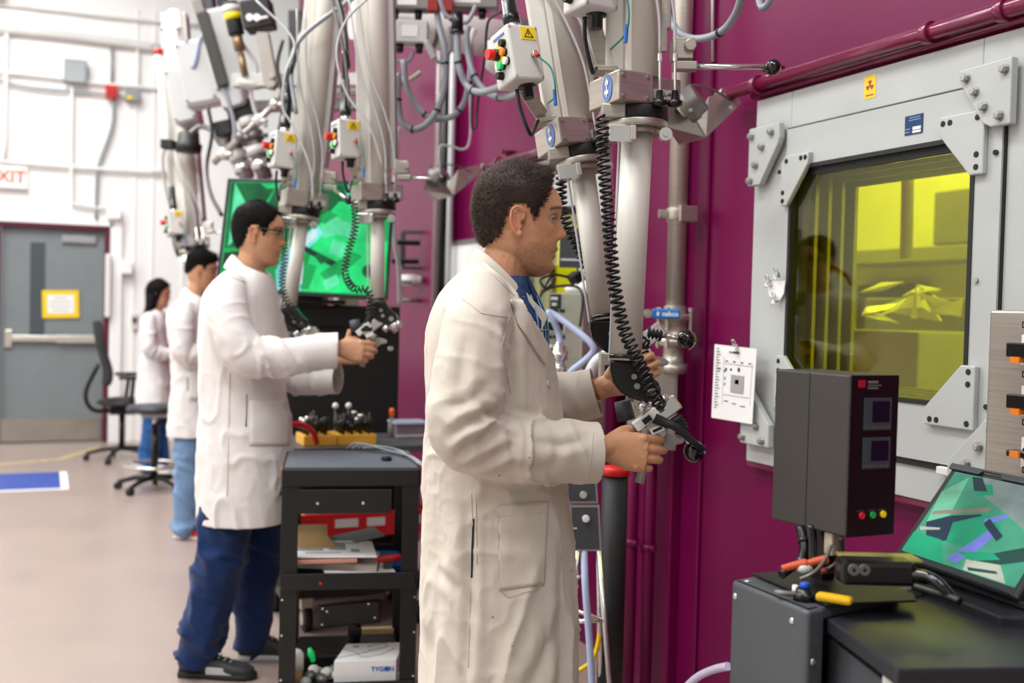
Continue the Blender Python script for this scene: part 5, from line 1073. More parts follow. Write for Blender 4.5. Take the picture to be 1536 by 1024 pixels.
for (dx_, z_) in [(.04, .66), (.06, .72), (.065, .80), (.03, .90), (.0, 1.0), (-.02, 1.10), (-.03, 1.2), (-.03, 1.23)]:
    wd = .21 if .68 < z_ < 1.2 else .16
    for j in range(n_): s_ = -1+2*j/(n_-1); vs.append(b0+X3*(dx_-.04*(s_*s_)*-1)+Y3*(wd*s_)+Z3*z_)
fs = [(i*n_+j, i*n_+j+1, (i+1)*n_+j+1, (i+1)*n_+j) for i in range(7) for j in range(n_-1)]
bk = MB().add(vs, fs, True).build('backrest', mat('black_chair_mesh', '1c1d1f', .7), t, fix=False); md = bk.modifiers.new('pad', 'SOLIDIFY'); md.thickness = .045; md.offset = 0; md = bk.modifiers.new('sub', 'SUBSURF'); md.levels = md.render_levels = 1
MB().tube([cb_+Z3*.44-X3*.05, cb_+Z3*.45-X3*.24, cb_+Z3*.6-X3*.30, cb_+Z3*.85-X3*.2], .02, n=10).build('back_support', black_pl, t)
for s_ in (-1, 1):
    MB().tube([cb_+Z3*.47+Y3*s_*.2+X3*.03, cb_+Z3*.48+Y3*s_*.28+X3*.04, cb_+Z3*.62+Y3*s_*.29+X3*.06, cb_+Z3*.73+Y3*s_*.28+X3*.07], .018, n=10).build('arm_support', black_pl, t)
    MB().box(cb_+Z3*.745+Y3*s_*.27+X3*.07, (.24, .08, .03)).build('armrest', black_pl, t, bevel=.012)
# stool with chrome foot ring
sb = onz(231, 735, 0); sb = Vector((sb.x, sb.y, 0))
t = thing('drafting_stool', sb, 'black-topped stool on casters with a chrome foot ring near the far end', 'stool')
five_star(sb, .27, black_pl, t, rubber, .10, rot=.2)
MB().cyl(sb+Z3*.09, sb+Z3*.5, .026, n=14).build('gas_post', black_pl, t); MB().cyl(sb+Z3*.45, sb+Z3*.56, .018, n=14).build('piston', chrome, t)
tor = MB(); tor.tube([sb+Z3*.19+Vector((math.cos(a), math.sin(a), 0))*.21 for a in np.linspace(0, 2*PI, 33)], .012, n=10, k=0)
tor.build('foot_ring', chrome, t)
for k in range(3): a = 2*PI*k/3+.4; MB().cyl(sb+Z3*.15, sb+Z3*.19+Vector((math.cos(a), math.sin(a), 0))*.21, .008, n=8).build('ring_spoke', chrome, t)
MB().box(sb+Z3*.565, (.2, .16, .03)).build('seat_plate', ltgrey, t)
MB().lathe(sb+Z3*.58, Z3, [(0, .17), (.01, .2), (.04, .205), (.055, .19), (.06, .12)], 32).build('seat_pad', mat('dark_grey_vinyl', '2c3038', .4), t)
MB().tube([sb+Z3*.5, sb+Z3*.52+X3*.17, sb+Z3*.45+X3*.19], .012, n=8).build('lever', black_pl, t)
MB().box(sb+Vector((.19, .05, .40)), (.03, .06, .35)).build('back_bracket', black_pl, t, bevel=.005)
# teal barrel behind the woman and far console
c = ony(258, 560, 8.9)
tag(MB().cyl((c.x+.12, 8.4, 0), (c.x+.12, 8.4, .98), .09, n=24).build('teal_cylinder', mat('teal_cylinder_paint', '1c5a60', .4)), 'dark teal cylinder between the woman and the man in light jeans', 'cylinder')
# far instrument console
tag(MB().box2((1.3, 7.6, 0), (1.75, 8.1, .95)).build('far_console', black_mt, None, bevel=.01), 'dark console standing against the far magenta wall behind the two farthest people', 'console')

# ================================================================ FOREGROUND GREY EQUIPMENT CABINET
ZT = .93
A0, A1 = Vector((1.118, 1.561, ZT)), Vector((1.165, 1.372, ZT))
gx = Vector((1, .22, 0)).normalized(); gy = Vector((-gx.y, gx.x, 0)); 
ge = (gx, gy, Z3); cabm = mat('slate_grey_enamel', '4a4e53', .42, var=.04, vs=10, bump=.1, bs=300)
t = thing('equipment_cabinet', (1.3, 1.45, 0), 'dark grey steel equipment cabinet with rounded edges in the right foreground', 'cabinet')
# left side panel plate
pA, pB = onz(1097, 870, ZT), onz(1213, 917, ZT); pC = onz(1238, 912, ZT)
MB().extr([pA, pB, pB-Z3*ZT, pA-Z3*ZT], gx*.02).build('left_panel', cabm, t, bevel=.007, seg=3)
MB().extr([pB+gx*.001, pC, pC-Z3*ZT, pB-Z3*ZT+gx*.001], gy*.02).build('front_panel', cabm, t, bevel=.006, seg=3)
pD = pA+gx*.42; pE = pC+gx*.33+gy*.0
MB().extr([pA+gx*.004, pB+gx*.004+gy*.003, pC+gy*.004, pE, pD], -Z3*.02).build('cabinet_top', cabm, t, bevel=.004)
MB().extr([pD-Z3*.02, pE-Z3*.02, pE-Z3*ZT, pD-Z3*ZT], -gx*.02).build('right_panel', cabm, t)
MB().extr([pA+gx*.02-Z3*.02, pD-gx*.02-Z3*.02, pD-gx*.02-Z3*ZT, pA+gx*.02-Z3*ZT], -gy*.02).build('back_panel', cabm, t)
def ledge(px, py, d, r=.0055, m_=boltm):
    return V(px, py, d)
T1 = BVHTree.FromPolygons([pA, pB, pB-Z3*.9, pA-Z3*.9], [(0, 1, 2, 3)]); T2 = BVHTree.FromPolygons([pB, pC, pC-Z3*.9, pB-Z3*.9], [(0, 1, 2, 3)])
for (px, py, T_) in ((1103, 894, T1), (1188, 931, T1), (1219, 992, T2)):
    h = T_.ray_cast(CAM, ray(px, py).normalized())
    if h[0] is not None:
        n_ = h[1] if h[1].dot(ray(px, py)) < 0 else -h[1]; MB().lathe(h[0], n_, [(0, .0058), (.0015, .0058), (.003, .003)], 14).build('pan_screw', chrome, t)
h = onz(1121, 872, ZT); MB().lathe(h, Z3, [(0, .006), (.002, .006), (.003, .003)], 14).build('pan_screw', chrome, t)
# black sheet lying on top
zs = ZT+.003
def TP_(px, py, z=zs): return onz(px, py, z)
tag(MB().extr([TP_(1128, 862), TP_(1240, 909), TP_(1375, 903), TP_(1370, 893), TP_(1290, 858), TP_(1200, 858)], Z3*.004).build('black_mat', black_mt, None, bevel=.001), 'thin black sheet lying on the foreground cabinet top', 'mat')
# lower drawer unit with dark tray top, nearer the lens
zt3 = .915
q = [pC-gy*.004-Z3*.015, onz(1346, 1004, zt3), onz(1600, 1000, zt3), onz(1600, 975, zt3), pC+gx*.36-gy*.004-Z3*.015]
t = thing('console_shelf', ((q[0]+q[2])/2)-Z3*zt3, 'glossy dark pull-out shelf unit in front of the foreground cabinet', 'shelf')
MB().extr(q, -Z3*.025).build('shelf_top', mat('satin_dark_laminate', '23252c', .32, var=.1, vs=4), t, bevel=.004)
k0, k1 = onz(1242, 955, .87), onz(1335, 1030, .87)
MB().extr([k0, k1, k1-Z3*.85, k0-Z3*.85], gx*.012).build('side_panel', cabm, t, bevel=.003)
MB().extr([pC+gx*.03-gy*.03-Z3*.12, k1+gx*.03-Z3*.06, onz(1600, 1000, .8), pC+gx*.34-gy*.03-Z3*.12], -Z3*.78).build('shelf_body', black_mt, t)
MB().box(onz(1338, 1008, .895)-Z3*.01, (.02, .02, .03), ge).build('corner_cap', ltgrey, t, bevel=.004)
h = V(1258, 976, (k0-CAM).dot(FW)-.01); MB().cyl(h, h-gx*.004, .004, n=10).build('panel_screw', chrome, t)
cable([onz(1272, 965, .86), onz(1282, 985, .86), onz(1300, 998, .86), onz(1325, 1004, .86)], .006, mat('tan_cable', 'a89c84', .5), 'tan cable coiled in the gap under the dark pull-out shelf')
# controller tower on the cabinet
dC = 1.80
cc = V(1268, 806, dC); zb_, zt_ = V(1268, 806, dC).z, V(1268, 562, dC).z
pl_ = Vector((V(1159, 700, 1.95).x, V(1159, 700, 1.95).y, 0)); pc_ = Vector((cc.x, cc.y, 0)); ld = (pl_-pc_).normalized(); fd = Vector((ld.y, -ld.x, 0)); fd = fd if fd.dot(R0) > 0 else -fd
fd = (fd*.95+R0*.25).normalized(); LL = (pl_-pc_).length; 
W2 = .104
t = thing('controller_tower', (pc_+ld*LL/2+fd*W2/2)+Z3*zb_, 'tall black controller box with two small displays over the foreground cabinet', 'controller')
ctm = mat('anthracite_side', '35332f', .5, var=.05); fcm = mat('black_front_plate', '0b0b0c', .35)
b_ = MB().extr([pc_+Z3*zb_, pc_+ld*LL+Z3*zb_, pc_+ld*LL+fd*W2+Z3*zb_, pc_+fd*W2+Z3*zb_], Z3*(zt_-zb_)).build('tower_body', ctm, t, bevel=.003)
ff = lambda u, v, off=.0: pc_+fd*(u*W2)-ld*(.002+off)+Z3*(zt_+(zb_-zt_)*v)
fp = MB().extr([ff(0, 0), ff(1, 0), ff(1, 1), ff(0, 1)], ld*.0015).build('front_plate', fcm, t)
sl_ = pc_+ld*LL*.52; MB().box(sl_-fd*.0003+Z3*(zb_+zt_)/2, (.0012, .001, zt_-zb_-.004), (ld, fd, Z3)).build('side_joint', black_mt, t)
def fr(u0, v0, u1, v1, m_, nm, off, th=.002, par=fp): return MB().extr([ff(u0, v0, off), ff(u1, v0, off), ff(u1, v1, off), ff(u0, v1, off)], -ld*th).build(nm, m_, par)
fr(.14, .03, .27, .075, mat('red_logo', 'b01830', .4), 'red_logo', .0005)
for k, (a, b2) in enumerate(((.035, .05), (.06, .066), (.075, .085))): fr(.34, a, [.55, .62, .55][k], b2, mat('grey_legend', '77777a', .5), 'legend', .0005, .0006)
lcd = mat('dim_blue_display', '0a1426', .15); bez = mat('greyteal_bezel', '3e4c50', .4)
for k, (v0, v1) in enumerate(((.14, .34), (.385, .58))):
    ds = fr(.27, v0, .83, v1, bez, 'display_unit', .0005, .003); fr(.42, v0+.02, .78, v1-.05, lcd, 'display_glass', .004, .0006, ds)
    for j in range(5): fr(.30+.1*j, v1-.022, .37+.1*j, v1-.012, alud, 'display_key', .004, .001, ds)
for u, m_, nm in ((.29, mat('red_lamp', 'c02430', .3, emit=.15), 'red_lamp'), (.52, mat('green_lamp', '18a048', .3, emit=.15), 'green_lamp'), (.74, mat('yellow_lamp', 'e0c818', .3, emit=.25), 'yellow_lamp')):
    MB().cyl(ff(u, .868), ff(u, .868, .004), .0058, n=16).build(nm, m_, fp); fr(u-.1, .835, u+.06, .842, dkgrey, 'lamp_legend', .0003, .0004)
# its legs and plugs
base_ = pc_+ld*LL*.5+fd*W2*.5
MB().box(pc_+ld*.07+fd*.03+Z3*(zb_-.03), (.03, .04, .06)).box(pc_+ld*.1+fd*.05+Z3*(ZT+zb_)/2, (.03, .03, zb_-ZT)).build('support_post', black_pl, t, bevel=.003)
MB().box(pc_+ld*.045+fd*.015+Z3*(zb_-.02), (.018, .022, .04)).build('beige_plug', mat('beige_plug', 'b0a890', .5), t, bevel=.003)
c1 = [(1200, 790, 1.88), (1206, 820, 1.86), (1200, 842, 1.85), (1185, 852, 1.84), (1172, 862, 1.83)]
cable(c1, .008, black_pl, 'black cable dropping from the controller tower and bending left', ties=(.2,))
cable([(1216, 788, 1.87), (1218, 815, 1.86), (1218, 838, 1.85), (1226, 852, 1.84)], .009, black_pl, 'black cable dropping straight under the controller tower')
cable([(1247, 815, 1.79), (1240, 835, 1.79), (1228, 852, 1.8), (1215, 862, 1.81), (1200, 868, 1.81)], .0035, alud, 'thin grey lead curving down from the beige plug')
cable([(1262, 806, 1.8), (1262, 825, 1.8), (1255, 845, 1.8), (1240, 856, 1.8)], .005, black_pl, 'black lead at the near corner under the controller tower')
for (px, py, lb, m_) in ((1192, 848, 'orange cable boot at the left under the controller tower', mat('orange_boot', 'c8542c', .5)), (1224, 842, 'orange cable boot in the middle under the controller tower', mat('orange_boot', 'c8542c', .5)), (1250, 852, 'reddish cable boot at the right under the controller tower', mat('rust_boot', '9a4a30', .5))):
    c = V(px, py, 1.83); tag(MB().tube([c+R0*.02+Z3*.004, c, c-R0*.022-Z3*.006], lambda s: .009-.003*s, n=10).build('cable_boot', m_), lb, 'cable boot')
tag(MB().sphere(V(1207, 852, 1.83), (.016, .012, .01), nu=9, nv=6).build('cable_splice', ltgrey), 'clear crimped splice between the orange cable boots', 'cable splice')
# black connector housing with two round ports
cA, cB = V(1262, 862, 1.72), V(1368, 872, 1.72)
t = thing('connector_housing', V(1315, 880, 1.72), 'black connector housing with two round ports lying on the foreground cabinet', 'connector')
hx = (cB-cA).normalized(); hd = (hx-Z3*hx.z).normalized(); hb = Z3.cross(hd)
MB().box(V(1312, 856, 1.74), (.12, .05, .040), (hd, hb, Z3)).build('housing_body', black_pl, t, bevel=.008)
MB().box(V(1318, 836, 1.77)+Z3*0, (.13, .055, .006), (hd, hb, Z3)).build('housing_lid', mat('olive_label', '7f7c3c', .35, var=.3, vs=25), t, bevel=.003)
for px in (1280, 1296):
    c = V(px, 854, 1.712); r_ = MB().cyl(c, c-hb*.004, .009, n=20).build('round_port', alud, t); MB().cyl(c-hb*.004, c-hb*.0045, .003, n=10).build('port_hole', black_pl, r_)
cable([(1360, 862, 1.73), (1385, 862, 1.71), (1405, 872, 1.69), (1422, 890, 1.68), (1430, 900, 1.68)], .009, black_gl, 'thick glossy black cable leaving the connector housing to the right')
cable([(1370, 878, 1.72), (1395, 886, 1.70), (1420, 893, 1.68), (1440, 902, 1.66)], .007, black_pl, 'second black cable under the thick glossy one')
# blue button, yellow marker and adapter
c = onz(1206, 900, ZT); t = thing('cable_plug', c, 'black plug with a bright blue button near the cabinet\'s rounded corner', 'plug')
MB().lathe(c, Z3, [(0, .018), (.012, .018), (.014, .014), (.02, .013)], 20).build('plug_body', black_pl, t); MB().lathe(c+Z3*.02, Z3, [(0, .0085), (.008, .0085), (.01, .006)], 16).build('blue_button', mat('bright_blue', '1848b8', .3), t)
MB().tube([c-R0*.012+Z3*.01, c-R0*.035+Z3*.011, c-R0*.045+D0*.01+Z3*.01], .005, n=8).build('grey_lead', alud, t); MB().cyl(c-R0*.01+D0*.02, c-R0*.01+D0*.02+Z3*.02, .005, n=10).build('white_pin', whitep, t)
c = V(1252, 884, 1.74); c.z = ZT+.014
t = thing('yellow_marker', c, 'short bright yellow plastic cap lying on the black sheet', 'cap')
dv = (R0*.85-D0*.5).normalized(); MB().box(c, (.058, .022, .013), (dv, Z3.cross(dv), Z3)).build('cap_body', mat('yellow_cap', 'e0b010', .4), t, bevel=.005)
# rugged tablet
dB = 1.80
bl, br_ = onz(1338, 833, ZT+.02), onz(1524, 897, ZT+.02)
tlp = V(1430, 697, (bl-CAM).dot(FW)+.12); ux = (br_-bl); 
trp = tlp+ux*1.02
t = thing('rugged_laptop', (bl+br_)/2, 'rugged tablet computer showing a green and blue picture at the lower right', 'laptop')
nr = ux.cross(tlp-bl).normalized(); nr = nr if nr.dot(FW) < 0 else -nr
cs = mat('rubberised_case', '1e2226', .5)
b2 = lambda u, v: bl.lerp(br_, u).lerp(tlp.lerp(trp, u), 1-v)
MB().extr([b2(0, 0), b2(1, 0), b2(1, 1), b2(0, 1)], -nr*.02).build('display_case', cs, t, bevel=.007, seg=3)
MB().extr([b2(.0, .0)+nr*.001, b2(1, 0)+nr*.001, b2(1, .06)+nr*.001, b2(.45, .06)+nr*.001, b2(.43, .02)+nr*.001, b2(.28, .02)+nr*.001, b2(.26, .06)+nr*.001, b2(.0, .06)+nr*.001], nr*.006).build('case_bumper', mat('grey_bumper', '3c4046', .5), t, bevel=.002)
LL_ = {'base': em('lap_green', '48a886', .9), 'gr': em('lap_grey', '93a8a4', .8), 'dk': em('lap_dark', '1d5048', .8), 'bl': em('lap_blue', '7a86e0', .95), 'nv': em('lap_navy', '1c3c50', .8), 'wh': em('lap_cream', 'c8ccba', .85), 'lg': em('lap_lightgreen', '7cd0a8', .9), 'em': em('lap_emerald', '12a87a', .9), 'br': em('lap_brown', 'a89888', .8)}
sc_ = MB().extr([b2(.06, .07)+nr*.001, b2(.96, .07)+nr*.001, b2(.96, .93)+nr*.001, b2(.06, .93)+nr*.001], nr*.001).build('display_screen', LL_['base'], t)
shp = [('gr', [(.3, .07), (.96, .07), (.96, .55), (.7, .4), (.4, .25)]), ('lg', [(.06, .3), (.2, .1), (.24, .5), (.1, .62)]), ('em', [(.28, .16), (.4, .12), (.46, .22), (.34, .26)]), ('nv', [(.22, .09), (.3, .08), (.4, .2), (.3, .22)]),
  ('br', [(.1, .5), (.5, .34), (.5, .38), (.1, .54)]), ('nv', [(.1, .62), (.26, .5), (.46, .42), (.62, .55), (.56, .66), (.36, .72), (.2, .8)]), ('em', [(.3, .56), (.52, .4), (.66, .5), (.5, .74), (.34, .74)]), ('bl', [(.42, .88), (.52, .68), (.6, .5), (.66, .52), (.6, .72), (.5, .9)]), ('bl', [(.5, .46), (.64, .36), (.66, .39), (.54, .5)]), ('nv', [(.54, .44), (.7, .56), (.68, .62), (.52, .5)]),
  ('em', [(.06, .74), (.3, .74), (.42, .93), (.06, .93)]), ('dk', [(.6, .8), (.96, .55), (.96, .7), (.66, .88)]), ('wh', [(.56, .84), (.8, .8), (.9, .93), (.58, .93)]), ('wh', [(.08, .68), (.24, .64), (.24, .66), (.1, .71)]), ('em', [(.46, .8), (.7, .72), (.78, .76), (.6, .84)]), ('dk', [(.6, .9), (.8, .86), (.82, .88), (.62, .925)]), ('lg', [(.7, .2), (.8, .16), (.84, .3), (.74, .3)])]
picture(sc_, b2, nr, shp, 'display_picture', LL_)
kb = -nr; 
MB().extr([bl-gy*.01-Z3*.018, br_-gy*.03-Z3*.018, br_-gy*.07-Z3*.018, bl-gy*.05-Z3*.018], Z3*.012).build('dock_base', cs, t, bevel=.003)
MB().extr([bl+nr*.002, br_+nr*.002, br_+nr*.03-Z3*.01, bl+nr*.03-Z3*.01], -Z3*.008).build('front_lip', cs, t, bevel=.003)
MB().extr([tlp.lerp(bl, .4)-nr*.02, tlp.lerp(bl, .4)-nr*.03+ux*.9, tlp.lerp(bl, .4)-nr*.1+ux*.9-Z3*.12, tlp.lerp(bl, .4)-nr*.1-Z3*.12], -nr*.01).build('prop_stand', cs, t)
pS = [onz(1360, 870, ZT+.0), onz(1500, 925, ZT+.0), onz(1700, 930, ZT+.0), onz(1600, 850, ZT+.0)]
tag(MB().extr(pS, -Z3*.02).build('laptop_shelf', cs, None, bevel=.003), 'dark shelf under the rugged tablet at the right edge', 'shelf')
# ================================================================ PEOPLE
def _hash(i, j, k):
    h = (i*374761393 + j*668265263 + k*2147483647*3 + 12345) & 0x7fffffff
    h = ((h ^ (h >> 13))*1274126177) & 0x7fffffff
    return ((h ^ (h >> 16)) & 0xffff)/65535.
def vnoise(P):
    P = np.asarray(P); I = np.floor(P).astype(np.int64); Fr = P-I; Fr = Fr*Fr*(3-2*Fr); o = 0
    for a in (0, 1):
        for b_ in (0, 1):
            for c in (0, 1):
                wgt = (Fr[:, 0] if a else 1-Fr[:, 0])*(Fr[:, 1] if b_ else 1-Fr[:, 1])*(Fr[:, 2] if c else 1-Fr[:, 2])
                o = o + wgt*_hash(I[:, 0]+a, I[:, 1]+b_, I[:, 2]+c)
    return o*2-1
def fold(P): 
    Q_ = P+.35*np.stack([vnoise(P*.7+11), vnoise(P*.7+23), vnoise(P*.7+37)], 1); n = vnoise(Q_)+.25*vnoise(Q_*2.3+7.3); return np.clip(1-2.1*np.abs(n), 0, 1)**2*1.9-.55
def loft(mb, rings, n=28, power=2.0):
    """rings: (centre, axis_a vec*half, axis_b vec*half)"""
    vs = []; fs = []
    for c, A_, B_ in rings:
        for i in range(n):
            t = 2*PI*i/n; cs, sn = math.cos(t), math.sin(t)
            f_ = lambda q: math.copysign(abs(q)**(2/power), q)
            vs.append(c + A_*f_(cs) + B_*f_(sn))
    for k in range(len(rings)-1): fs += [(k*n+i, k*n+(i+1) % n, (k+1)*n+(i+1) % n, (k+1)*n+i) for i in range(n)]
    fs += [tuple(range(n-1, -1, -1)), tuple(range(len(vs)-n, len(vs)))]
    mb.add(vs, fs, True)
def limb(mb, pts, rad, n=18, k=5, flat=1., hint=None):
    P_ = smoothpath(pts, k); R_ = []
    for i in range(len(P_)):
        s = i/(len(P_)-1)*(len(rad)-1); j = min(int(s), len(rad)-2); R_.append(rad[j]+(rad[j+1]-rad[j])*(s-j))
    rings = []; x = None
    for i, p in enumerate(P_):
        t = (P_[min(i+1, len(P_)-1)]-P_[max(i-1, 0)]).normalized()
        if x is None: x, y, _ = frame_of(t, hint)
        else: x = (x-t*x.dot(t)).normalized(); y = t.cross(x)
        rings.append((p, x*R_[i], y*R_[i]*flat))
    # round the ends
    a, b_ = rings[0], rings[-1]; t0 = (P_[0]-P_[1]).normalized(); t1 = (P_[-1]-P_[-2]).normalized()
    cap0 = [(a[0]+t0*a[1].length*s, a[1]*c, a[2]*c) for s, c in ((.92, .35), (.7, .7), (.35, .93))]
    cap1 = [(b_[0]+t1*b_[1].length*s, b_[1]*c, b_[2]*c) for s, c in ((.35, .93), (.7, .7), (.92, .35))]
    loft(mb, cap0+rings+cap1, n)
def remeshed(mb, voxel, smooth=2, adapt=0.):
    me = bpy.data.meshes.new('tmp'); me.from_pydata([v for v in mb.v], [], mb.f); me.update()
    bm = bmesh.new(); bm.from_mesh(me); bmesh.ops.recalc_face_normals(bm, faces=bm.faces); bm.to_mesh(me); bm.free()
    o = bpy.data.objects.new('tmp', me); COL.objects.link(o)
    r = o.modifiers.new('r', 'REMESH'); r.mode = 'VOXEL'; r.voxel_size = voxel; r.adaptivity = adapt
    if smooth: s = o.modifiers.new('s', 'SMOOTH'); s.factor = .5; s.iterations = smooth
    dg = bpy.context.evaluated_depsgraph_get(); m2 = bpy.data.meshes.new_from_object(o.evaluated_get(dg))
    bpy.data.objects.remove(o); bpy.data.meshes.remove(me)
    return m2
def co_of(me):
    a = np.empty(len(me.vertices)*3); me.vertices.foreach_get('co', a); return a.reshape(-1, 3)
def no_of(me):
    a = np.empty(len(me.vertices)*3, dtype=np.float32); me.vertices.foreach_get('normal', a); return a.reshape(-1, 3).astype(float)
def set_co(me, a): me.vertices.foreach_set('co', a.ravel()); me.update()
def link_mesh(me, name, m, parent, smooth=True):
    base = world_of(parent) if parent is not None else None
    if base is not None: me.transform(Matrix.Translation(-base))
    me.materials.clear(); me.materials.append(m); me.polygons.foreach_set('use_smooth', [smooth]*len(me.polygons)); me.name = name
    o = bpy.data.objects.new(name, me); COL.objects.link(o)
    if parent is not None: o.parent = parent
    return o
def cut(me, planes):
    """remove what lies beyond each plane (co, no, radius)"""
    bm = bmesh.new(); bm.from_mesh(me)
    for co, no, rad in planes:
        co, no = Vector(co), Vector(no).normalized()
        g = [f for f in bm.faces if (f.calc_center_median()-co).length < rad]
        es = set(e for f in g for e in f.edges); vs = set(v for f in g for v in f.verts)
        r = bmesh.ops.bisect_plane(bm, geom=list(g)+list(es)+list(vs), plane_co=co, plane_no=no, dist=1e-5)
        dead = [f for f in bm.faces if (f.calc_center_median()-co).length < rad*1.15 and (f.calc_center_median()-co).dot(no) > 1e-5]
        bmesh.ops.delete(bm, geom=dead, context='FACES')
    bmesh.ops.delete(bm, geom=[v for v in bm.verts if not v.link_faces], context='VERTS')
    bm.to_mesh(me); bm.free(); me.update()
skin_cache = {}
def skin_mat(name, rough=.5):
    m = bpy.data.materials.new(name); m.use_nodes = True; nt = m.node_tree; b_ = nt.nodes['Principled BSDF']
    at = nt.nodes.new('ShaderNodeAttribute'); at.attribute_name = 'skin_tone'
    nz = nt.nodes.new('ShaderNodeTexNoise'); nz.inputs['Scale'].default_value = 140; tc = nt.nodes.new('ShaderNodeTexCoord'); nt.links.new(tc.outputs['Object'], nz.inputs[0])
    mx_ = nt.nodes.new('ShaderNodeMix'); mx_.data_type = 'RGBA'; mx_.blend_type = 'MULTIPLY'; mx_.inputs[0].default_value = .22
    nt.links.new(at.outputs['Color'], mx_.inputs[6]); nt.links.new(nz.outputs['Fac'], mx_.inputs[7]); nt.links.new(mx_.outputs[2], b_.inputs['Base Color'])
    b_.inputs['Roughness'].default_value = rough; b_.inputs['Subsurface Weight'].default_value = .12; b_.inputs['Subsurface Radius'].default_value = (.01, .004, .002); b_.inputs['Subsurface Scale'].default_value = 1
    bp = nt.nodes.new('ShaderNodeBump'); bp.inputs['Strength'].default_value = .15; bp.inputs['Distance'].default_value = .002; nt.links.new(nz.outputs['Fac'], bp.inputs['Height']); nt.links.new(bp.outputs[0], b_.inputs['Normal'])
    return m
def cloth_mat(name, c, var=.05, weave=1400, bump=.25, rough=.85):
    m = mat(name, c, rough, var=var, vs=5, bump=bump, bs=weave*.35, sheen=.15, spec=.2); return m
coat_m = cloth_mat('white_cotton_coat', 'cfc7ba'); coat_m2 = cloth_mat('bright_white_cotton_coat', 'e2dedb')
seam_m = cloth_mat('coat_seam_stitching', 'c4bbae'); jean_dk = cloth_mat('dark_blue_denim', '152c58', var=.25); jean_md = cloth_mat('mid_blue_denim', '2c5a96', var=.2); jean_lt = cloth_mat('light_blue_denim', '7391b4', var=.2)  # seam_m is the stitching, a little darker than the coat cloth
hair_blk = mat('black_hair', '0f0c0b', .7, var=.4, vs=60, spec=.15); hair_brn = mat('dark_brown_hair', '3a2a20', .5, var=.5, vs=30, spec=.35)
shoe_dk = mat('grey_black_shoe', '2c2c2e', .6, var=.2); shoe_wh = mat('white_shoe', 'e8e4e0', .5); shoe_sole = mat('dark_sole', '18181a', .6); plaid = mat('blue_plaid_shirt', '16355c', .8, var=.6, vs=60)

HEAD = [  # z, front, back, half-width  (origin at the ear hole)
 (-.112, .050, .015, .012), (-.108, .060, -.005, .026), (-.100, .072, -.020, .037), (-.088, .0775, -.035, .046), (-.070, .0775, -.055, .055), (-.058, .0805, -.068, .060), (-.044, .084, -.078, .064),
 (-.025, .0835, -.088, .068), (-.005, .083, -.094, .071), (.015, .0855, -.098, .0735), (.028, .092, -.099, .0745), (.040, .0945, -.099, .0755), (.055, .092, -.097, .0765), (.072, .084, -.092, .076), (.088, .071, -.084, .071), (.102, .053, -.071, .062), (.114, .033, -.053, .049), (.123, .012, -.034, .033), (.128, -.002, -.020, .018)]
def head_grid(fem=0., nz=64, nt=72):
    zs = [r[0] for r in HEAD]; Z_ = np.linspace(zs[0], zs[-1], nz)
    F_ = np.interp(Z_, zs, [r[1] for r in HEAD]); B_ = np.interp(Z_, zs, [r[2] for r in HEAD]); W_ = np.interp(Z_, zs, [r[3] for r in HEAD])
    k = np.array([.25, .5, .25])
    for A_ in (F_, B_, W_): A_[1:-1] = np.convolve(A_, k, 'valid')
    t = np.linspace(0, 2*PI, nt, endpoint=False); Zg, Tg = np.meshgrid(Z_, t, indexing='ij')
    Fg, Bg, Wg = F_[:, None], B_[:, None], W_[:, None]; c = np.where(Fg+Bg > 0, (Fg+Bg)/2, -.005); c = np.clip(c, -.02, .04)
    cs, sn = np.cos(Tg), np.sin(Tg); ex = .9
    u = c + np.where(cs > 0, (Fg-c)*np.abs(cs)**ex, -(c-Bg)*np.abs(cs)**ex); v = Wg*np.sign(sn)*np.abs(sn)**.95
    fr = (cs > 0); av = np.abs(v); g = lambda x, s: np.exp(-(x/s)**2)
    nose = np.interp(Zg, [-.034, -.029, -.024, -.018, -.006, .008, .020, .03], [0, .008, .019, .0235, .0165, .0085, .003, 0])
    nw = np.interp(Zg, [-.03, -.02, -.005, .01, .03], [.0145, .0125, .0095, .008, .009])
    d = nose*g(v, nw)
    d += .004*g(Zg+.0245, .006)*g(av-.0125, .006)
    d -= .0105*g(av-.030, .014)*g(Zg-.014, .011)
    d += .0035*g(av-.028, .018)*g(Zg-.036, .009)
    d += .0052*g(v, .021)*g(Zg+.0515, .0055) + .0045*g(v, .018)*g(Zg+.0675, .0055) - .0010*g(v, .024)*g(Zg+.0595, .0026) - .0035*g(v, .02)*g(Zg+.077, .005)
    d += .004*g(v, .016)*g(Zg+.093, .012) + .004*g(av-.045, .018)*g(Zg+.006, .014) - .003*g(av-.048, .014)*g(Zg+.045, .018)
    u = u + np.where(fr, d*np.clip(cs*3, 0, 1), 0)
    return u, v, Zg
